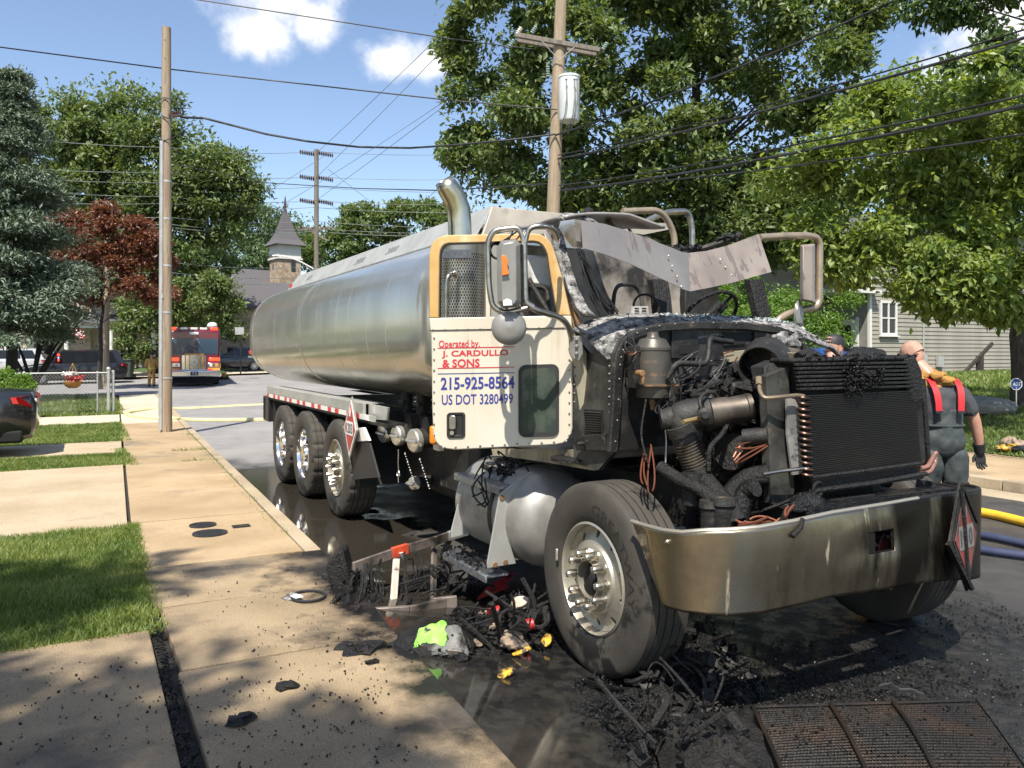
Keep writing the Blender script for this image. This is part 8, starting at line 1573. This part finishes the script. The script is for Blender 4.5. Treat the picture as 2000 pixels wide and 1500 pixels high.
# local: -y towards the street, +x towards the viewer; gable wall faces +x
HL, HD, HH, PD, PW = 11.0, 7.0, 5.2, 1.9, 1.65
def boards(x, y0, y1, z0, z1, m, nrm=1, skip=None):
    st = .155; k = 0; z = z0; proto = {}
    while z < z1 - .01:
        segs = [(y0, y1)]
        if skip and skip[2] < z + st and skip[3] > z: segs = [(y0, skip[0]), (skip[1], y1)]
        for a, b in segs:
            key = (round(a, 2), round(b, 2))
            if key not in proto:
                mb = MB(); mb.add([V(0, a, 0), V(0, b, 0), V(.0, b, st), V(.0, a, st), V(.024 * nrm, a, 0), V(.024 * nrm, b, 0)], [(4, 5, 2, 3), (0, 1, 5, 4), (0, 4, 3), (1, 2, 5)]); o = mb.obj('siding_board', m, hr, smooth=0); proto[key] = o
            else: o = link_copy(proto[key], hr)
            o.location = (x, 0, z)
        z += st
mb = MB(); mb.box((-HD / 2 - .03, HL / 2, HH / 2 - .4), (HD, HL - .06, HH + .8)); mb.obj('wall', m_sid, hr)
wy, wz = 1.02, 2.15
boards(0, .06, HL, .0, 5.1, m_sid, 1, (wy - .5, wy + .5, wz - .62, wz + .62))
mb = MB(); mb.box((.01, HL / 2, -.42), (.03, HL, .80)); mb.obj('foundation', m_found, hr)
def window(parent, c, w, h, ax='x', split=2, d=.02, mt=None, rows=2):
    mt = mt or m_trim; f = empty('window', c, 0, parent) if False else None
    def B(cc, dd): return (V(cc[2], cc[0], cc[1]) + Vector(c), (dd[2], dd[0], dd[1])) if ax == 'x' else (V(cc[0], -cc[2], cc[1]) + Vector(c), (dd[0], dd[2], dd[1]))
    e = empty('window', parent=parent); mb = MB()
    for s in (-1, 1): mb.box(*B((s * w / 2, 0, d), (.09, h + .09, .07))); mb.box(*B((0, s * h / 2, d), (w + .09, .09, .06)))
    for i in range(1, split): mb.box(*B((-w / 2 + w * i / split, 0, d), (.07, h, .05)))
    for i in range(1, rows): mb.box(*B((0, -h / 2 + h * i / rows, d), (w, .05, .045)))
    mb.obj('frame', mt, e, smooth=0); mb = MB(); mb.box(*B((0, 0, d - .015), (w, h, .015))); mb.obj('pane', m_pane, e, smooth=0); mb = MB(); mb.box(*B((0, -h / 2 - .07, d + .04), (w + .2, .05, .12))); mb.obj('sill', mt, e, smooth=0); return e
window(hr, (0, wy, wz), .84, 1.18, 'x', 2, .03)
mb = MB(); mb.box((.02, .02, 2.4), (.10, .12, 5.2)); mb.obj('corner_board', m_trim, hr)
mb = MB(); mb.box((-PD / 2, -.01, 1.0), (PD, .05, 3.4)); mb.obj('porch_wall', m_sidg, hr)
e = empty('door', parent=hr); mb = MB(); mb.box((-.95, -.06, 1.05), (.92, .05, 2.1)); mb.obj('leaf', m_trim, e, bevel=.01); mb = MB(); mb.box((-.95, -.09, 1.3), (.5, .02, 1.2)); mb.obj('pane', m_pane, e); mb = MB(); mb.box((-.95, -.10, .85), (.07, .01, .12)); mb.obj('notice', m_refl_r, e)
for x in (-.44, -1.46): mb = MB(); mb.box((x, -.06, 1.08), (.09, .07, 2.2)); mb.obj('jamb', m_trim, e)
boards(-PD, -PW, -.03, -.2, 3.0, m_sidg, 1)
mb = MB(); mb.box((-PD - .2, -PW / 2, 1.2), (.36, PW, 3.6)); mb.obj('porch_side', m_sidg, hr)
mb = MB(); mb.box((-PD / 2 + .1, -PW / 2, 3.06), (PD + .5, PW + .5, .12)); mb.obj('porch_roof', m_trim, hr); mb = MB(); mb.box((-PD + .06, -PW + .02, 1.3), (.12, .12, 3.4)); mb.obj('porch_post', m_trim, hr)
mb = MB(); mb.box((-PD / 2, -PW / 2, -.1), (PD, PW, .16)); mb.obj('porch_floor', m_conc, hr)
for k in range(5): mb = MB(); mb.box((.18 + .28 * k, -.7, -.22 - .17 * k), (.28, 1.3, .17 + .02 * k)); mb.obj('step', m_conc, hr)
e = empty('stair_railing', parent=hr)
for y in (-1.35,):
    mb = MB(); mb.bar((-PD + .3, y, .86), (.1, y, .86), .05, .05); mb.bar((.1, y, .86), (1.5, y, -.02), .05, .05); mb.bar((-PD + .3, y, .10), (.1, y, .10), .04, .04); mb.bar((.1, y, .08), (1.5, y, -.78), .04, .04); mb.obj('rail', m_trim, e)
    for k in range(20):
        x = -PD + .35 + k * .16; q = max(0, (x - .1)) * .63; mb = MB(); mb.box((x, y, .46 - q), (.022, .022, .80)); mb.obj('baluster', m_trim, e)
def gable(parent, x0, x1, y0, y1, z, rise, m, over=.4, along='x'):
    mb = MB(); ym = (y0 + y1) / 2
    for s, ya in ((-1, y0 - over), (1, y1 + over)): mb.strip([V(x0 - over, ya, z - over * rise / (ym - y0)), V(x1 + over, ya, z - over * rise / (ym - y0))], [V(x0 - over, ym, z + rise), V(x1 + over, ym, z + rise)], (0, 0, .12))
    o = mb.obj('roof', m, parent, smooth=0); return o
gable(hr, -HD, 0, 0, HL, HH, 1.7, m_roof); mb = MB(); mb.prism([V(.0, 0, HH - .1), V(0, HL, HH - .1), V(0, HL / 2, HH + 1.6)], (-.1, 0, 0)); mb.obj('gable', m_sid, hr, smooth=0)
mb = MB(); mb.tube([V(.05, 3.0, 4.5), V(.05, 3.0, .7)], .03); mb.box((.08, 3.0, .55), (.12, .22, .5)); mb.obj('meter_conduit', m_cond, hr); mb = MB(); mb.cyl((.05, 2.75, .62), (.2, 2.75, .62), .13, n=16); mb.obj('electric_meter', m_cond, hr); mb = MB(); mb.box((.1, 3.9, .55), (.12, .3, .42)); mb.obj('junction_box', m_cond, hr)
mb = MB(); mb.box((1.0, 7.0, -.1), (1.6, 2.0, .2)); mb.bar((.6, 4.6, .1), (.6, 6.4, 1.25), .10, .12); mb.box((.6, 5.6, -.2), (.2, .2, 1.9)); mb.obj('back_steps', m_barkd, hr)
# rocks under the right tree
for k, (u, v, Y, s, lab) in enumerate(((1915, 745, 17.6, .30, 'long grey rock in the shade left of the yard sign'), (1940, 768, 16.4, .34, 'large rounded grey rock behind the glove'), (1965, 750, 17.4, .22, 'small rock beside the trunk'))):
    p = W(u, v, Y); p.z = .62; t = thing('rock', lab, 'rock', p); mb = MB(); mb.ball((0, 0, .05), (s * 1.4, s, s * .6), 14, 9, noise=.12); mb.obj('stone', m_found, t, smooth=30)
# church
Yk = 76; kb = W(557, 700, Yk); kb.z = gz(Yk); ch = thing('church', 'stone church with slate spire behind the tank', 'church', kb, R(38))
zW = lambda v: CH + (HZ - v) / FPX * Yk - kb.z
hw = 1.08
mb = MB(); mb.box((0, 0, zW(508) / 2), (2 * hw, 2 * hw, zW(508))); mb.obj('tower', m_stone, ch, smooth=0)
mb = MB(); mb.box((0, 0, (zW(508) + zW(480)) / 2), (2 * hw + .06, 2 * hw + .06, zW(480) - zW(508))); mb.obj('belfry', m_trim, ch, smooth=0); mb = MB(); mb.box((0, 0, zW(507)), (2 * hw + .3, 2 * hw + .3, .14)); mb.obj('cornice', m_trim, ch)
sq = lambda r, v: [V(sx * r, sy * r, zW(v)) for sx, sy in ((-1, -1), (1, -1), (1, 1), (-1, 1))]
mb = MB(); mb.loft([sq(hw + .46, 481), sq(hw * 1.02, 470), sq(hw * .68, 455), sq(hw * .46, 438), sq(.20, 418), sq(.09, 409)]); mb.obj('spire', m_roof, ch, smooth=0)
mb = MB(); mb.tube([V(0, 0, zW(417)), V(0, 0, zW(407)), V(0, 0, zW(400)), V(0, 0, zW(383))], [.20, .12, .14, .03], 8); mb.obj('finial', m_ins, ch)
for s in (0, 1):
    mb = MB(); mb.box((.35, -hw - .01, zW(522)) if s else (-hw - .01, .2, zW(522)), (.42, .06, .9) if s else (.06, .25, .4)); mb.obj('window', m_pane, ch, smooth=0)
mb = MB(); mb.box((-4.2, 2.6, 2.4), (8, 8, 4.8)); mb.obj('nave', m_stone, ch, smooth=0); gable(ch, -8.2, -.2, -1.4, 6.6, 4.8, 3.6, m_roof, .5); mb = MB(); mb.box((4.5, 3.5, 2.6), (6, 6, 5.2)); mb.obj('annex', m_cream, ch); gable(ch, 1.5, 7.5, .5, 6.5, 5.2, 2.2, m_roof)
mb = MB(); mb.box((-4.5, -7, 2.2), (10, 5, 4.4)); mb.obj('porch_hall', m_stone, ch, smooth=0)
gable(ch, -9.5, .5, -9.5, -4.5, 4.4, 2.0, m_roof)
# left houses
def house(name, label, c, rz, w, d, h, m, roof_rise, wins, porch=False):
    t = thing(name, label, 'house', c, rz); mb = MB(); mb.box((0, d / 2, h / 2 - .2), (w, d, h + .4)); mb.obj('wall', m, t, smooth=0)
    gable(t, -w / 2, w / 2, 0, d, h, roof_rise, m_roof); 
    for x in (-w / 2, w / 2): mb = MB(); mb.prism([V(x, 0, h - .05), V(x, d, h - .05), V(x, d / 2, h + roof_rise - .1)], (.1 if x < 0 else -.1, 0, 0)); mb.obj('gable', m, t, smooth=0)
    for x, z, ww, hh in wins: window(t, (x, 0, z), ww, hh, 'y', 1, .03)
    if porch:
        mb = MB(); mb.box((0, -1.2, .3), (w, 2.4, .6)); mb.obj('porch_floor', m_found, t); mb = MB(); mb.prism([V(-w / 2 - .3, .0, 3.6), V(-w / 2 - .3, -2.8, 2.9), V(w / 2 + .3, -2.8, 2.9), V(w / 2 + .3, 0, 3.6)], (0, 0, .12)); mb.obj('porch_roof', m_roof, t, smooth=0)
        mb = MB(); mb.box((0, -2.55, 2.8), (w, .15, .25)); mb.obj('porch_beam', m_trim, t)
        for k in range(5): mb = MB(); mb.cyl((-w / 2 + .2 + k * (w - .4) / 4, -2.5, .6), (-w / 2 + .2 + k * (w - .4) / 4, -2.5, 2.8), .14, n=14); mb.obj('porch_column', m_trim, t)
        mb = MB(); mb.box((1.2, -.03, 1.6), (1.0, .06, 2.1)); mb.obj('door', m_pane, t)
        for k in range(4): mb = MB(); mb.box((.8, -2.6 - .3 * k, .5 - .15 * k), (1.4, .3, .16)); mb.obj('step', m_found, t)
    return t
c = W(215, 700, 57); c.z = gz(57) + .1; house('porch_house', 'tan house with white porch columns in the shade behind the bins', c, R(28), 11, 7, 5.6, m_cream, 2.2, [(-2.6, 1.9, 1.0, 1.7), (-4.4, 1.9, .9, 1.6), (-3, 4.6, .9, 1.3), (2, 4.6, .9, 1.3)], True)
c = W(30, 700, 54); c.z = gz(54) + .1; house('cream_house', 'sunlit cream house behind the blue spruce', c, R(28), 9, 8, 6.2, m_cream, 2.8, [(-2.5, 2, 1.0, 1.6), (1.5, 2, 1.0, 1.6), (-2.5, 4.8, .9, 1.3), (1.5, 4.8, .9, 1.3)])
# house left of the picture, mirrored in the tank
c = S2W(-4, -26, .1); house('brick_house', 'brick house across the left lawn outside the view', c, SROT + R(90), 12, 8, 5.6, mat('brick', (.24, .11, .07), .9, 0, (.18, .08, .05), 6), 2.4, [(-3, 1.8, 1.1, 1.4), (0, 1.8, 1.1, 1.4), (3, 1.8, 1.1, 1.4), (-3, 4.4, 1, 1.2), (3, 4.4, 1, 1.2)])
bpy.context.view_layer.update()
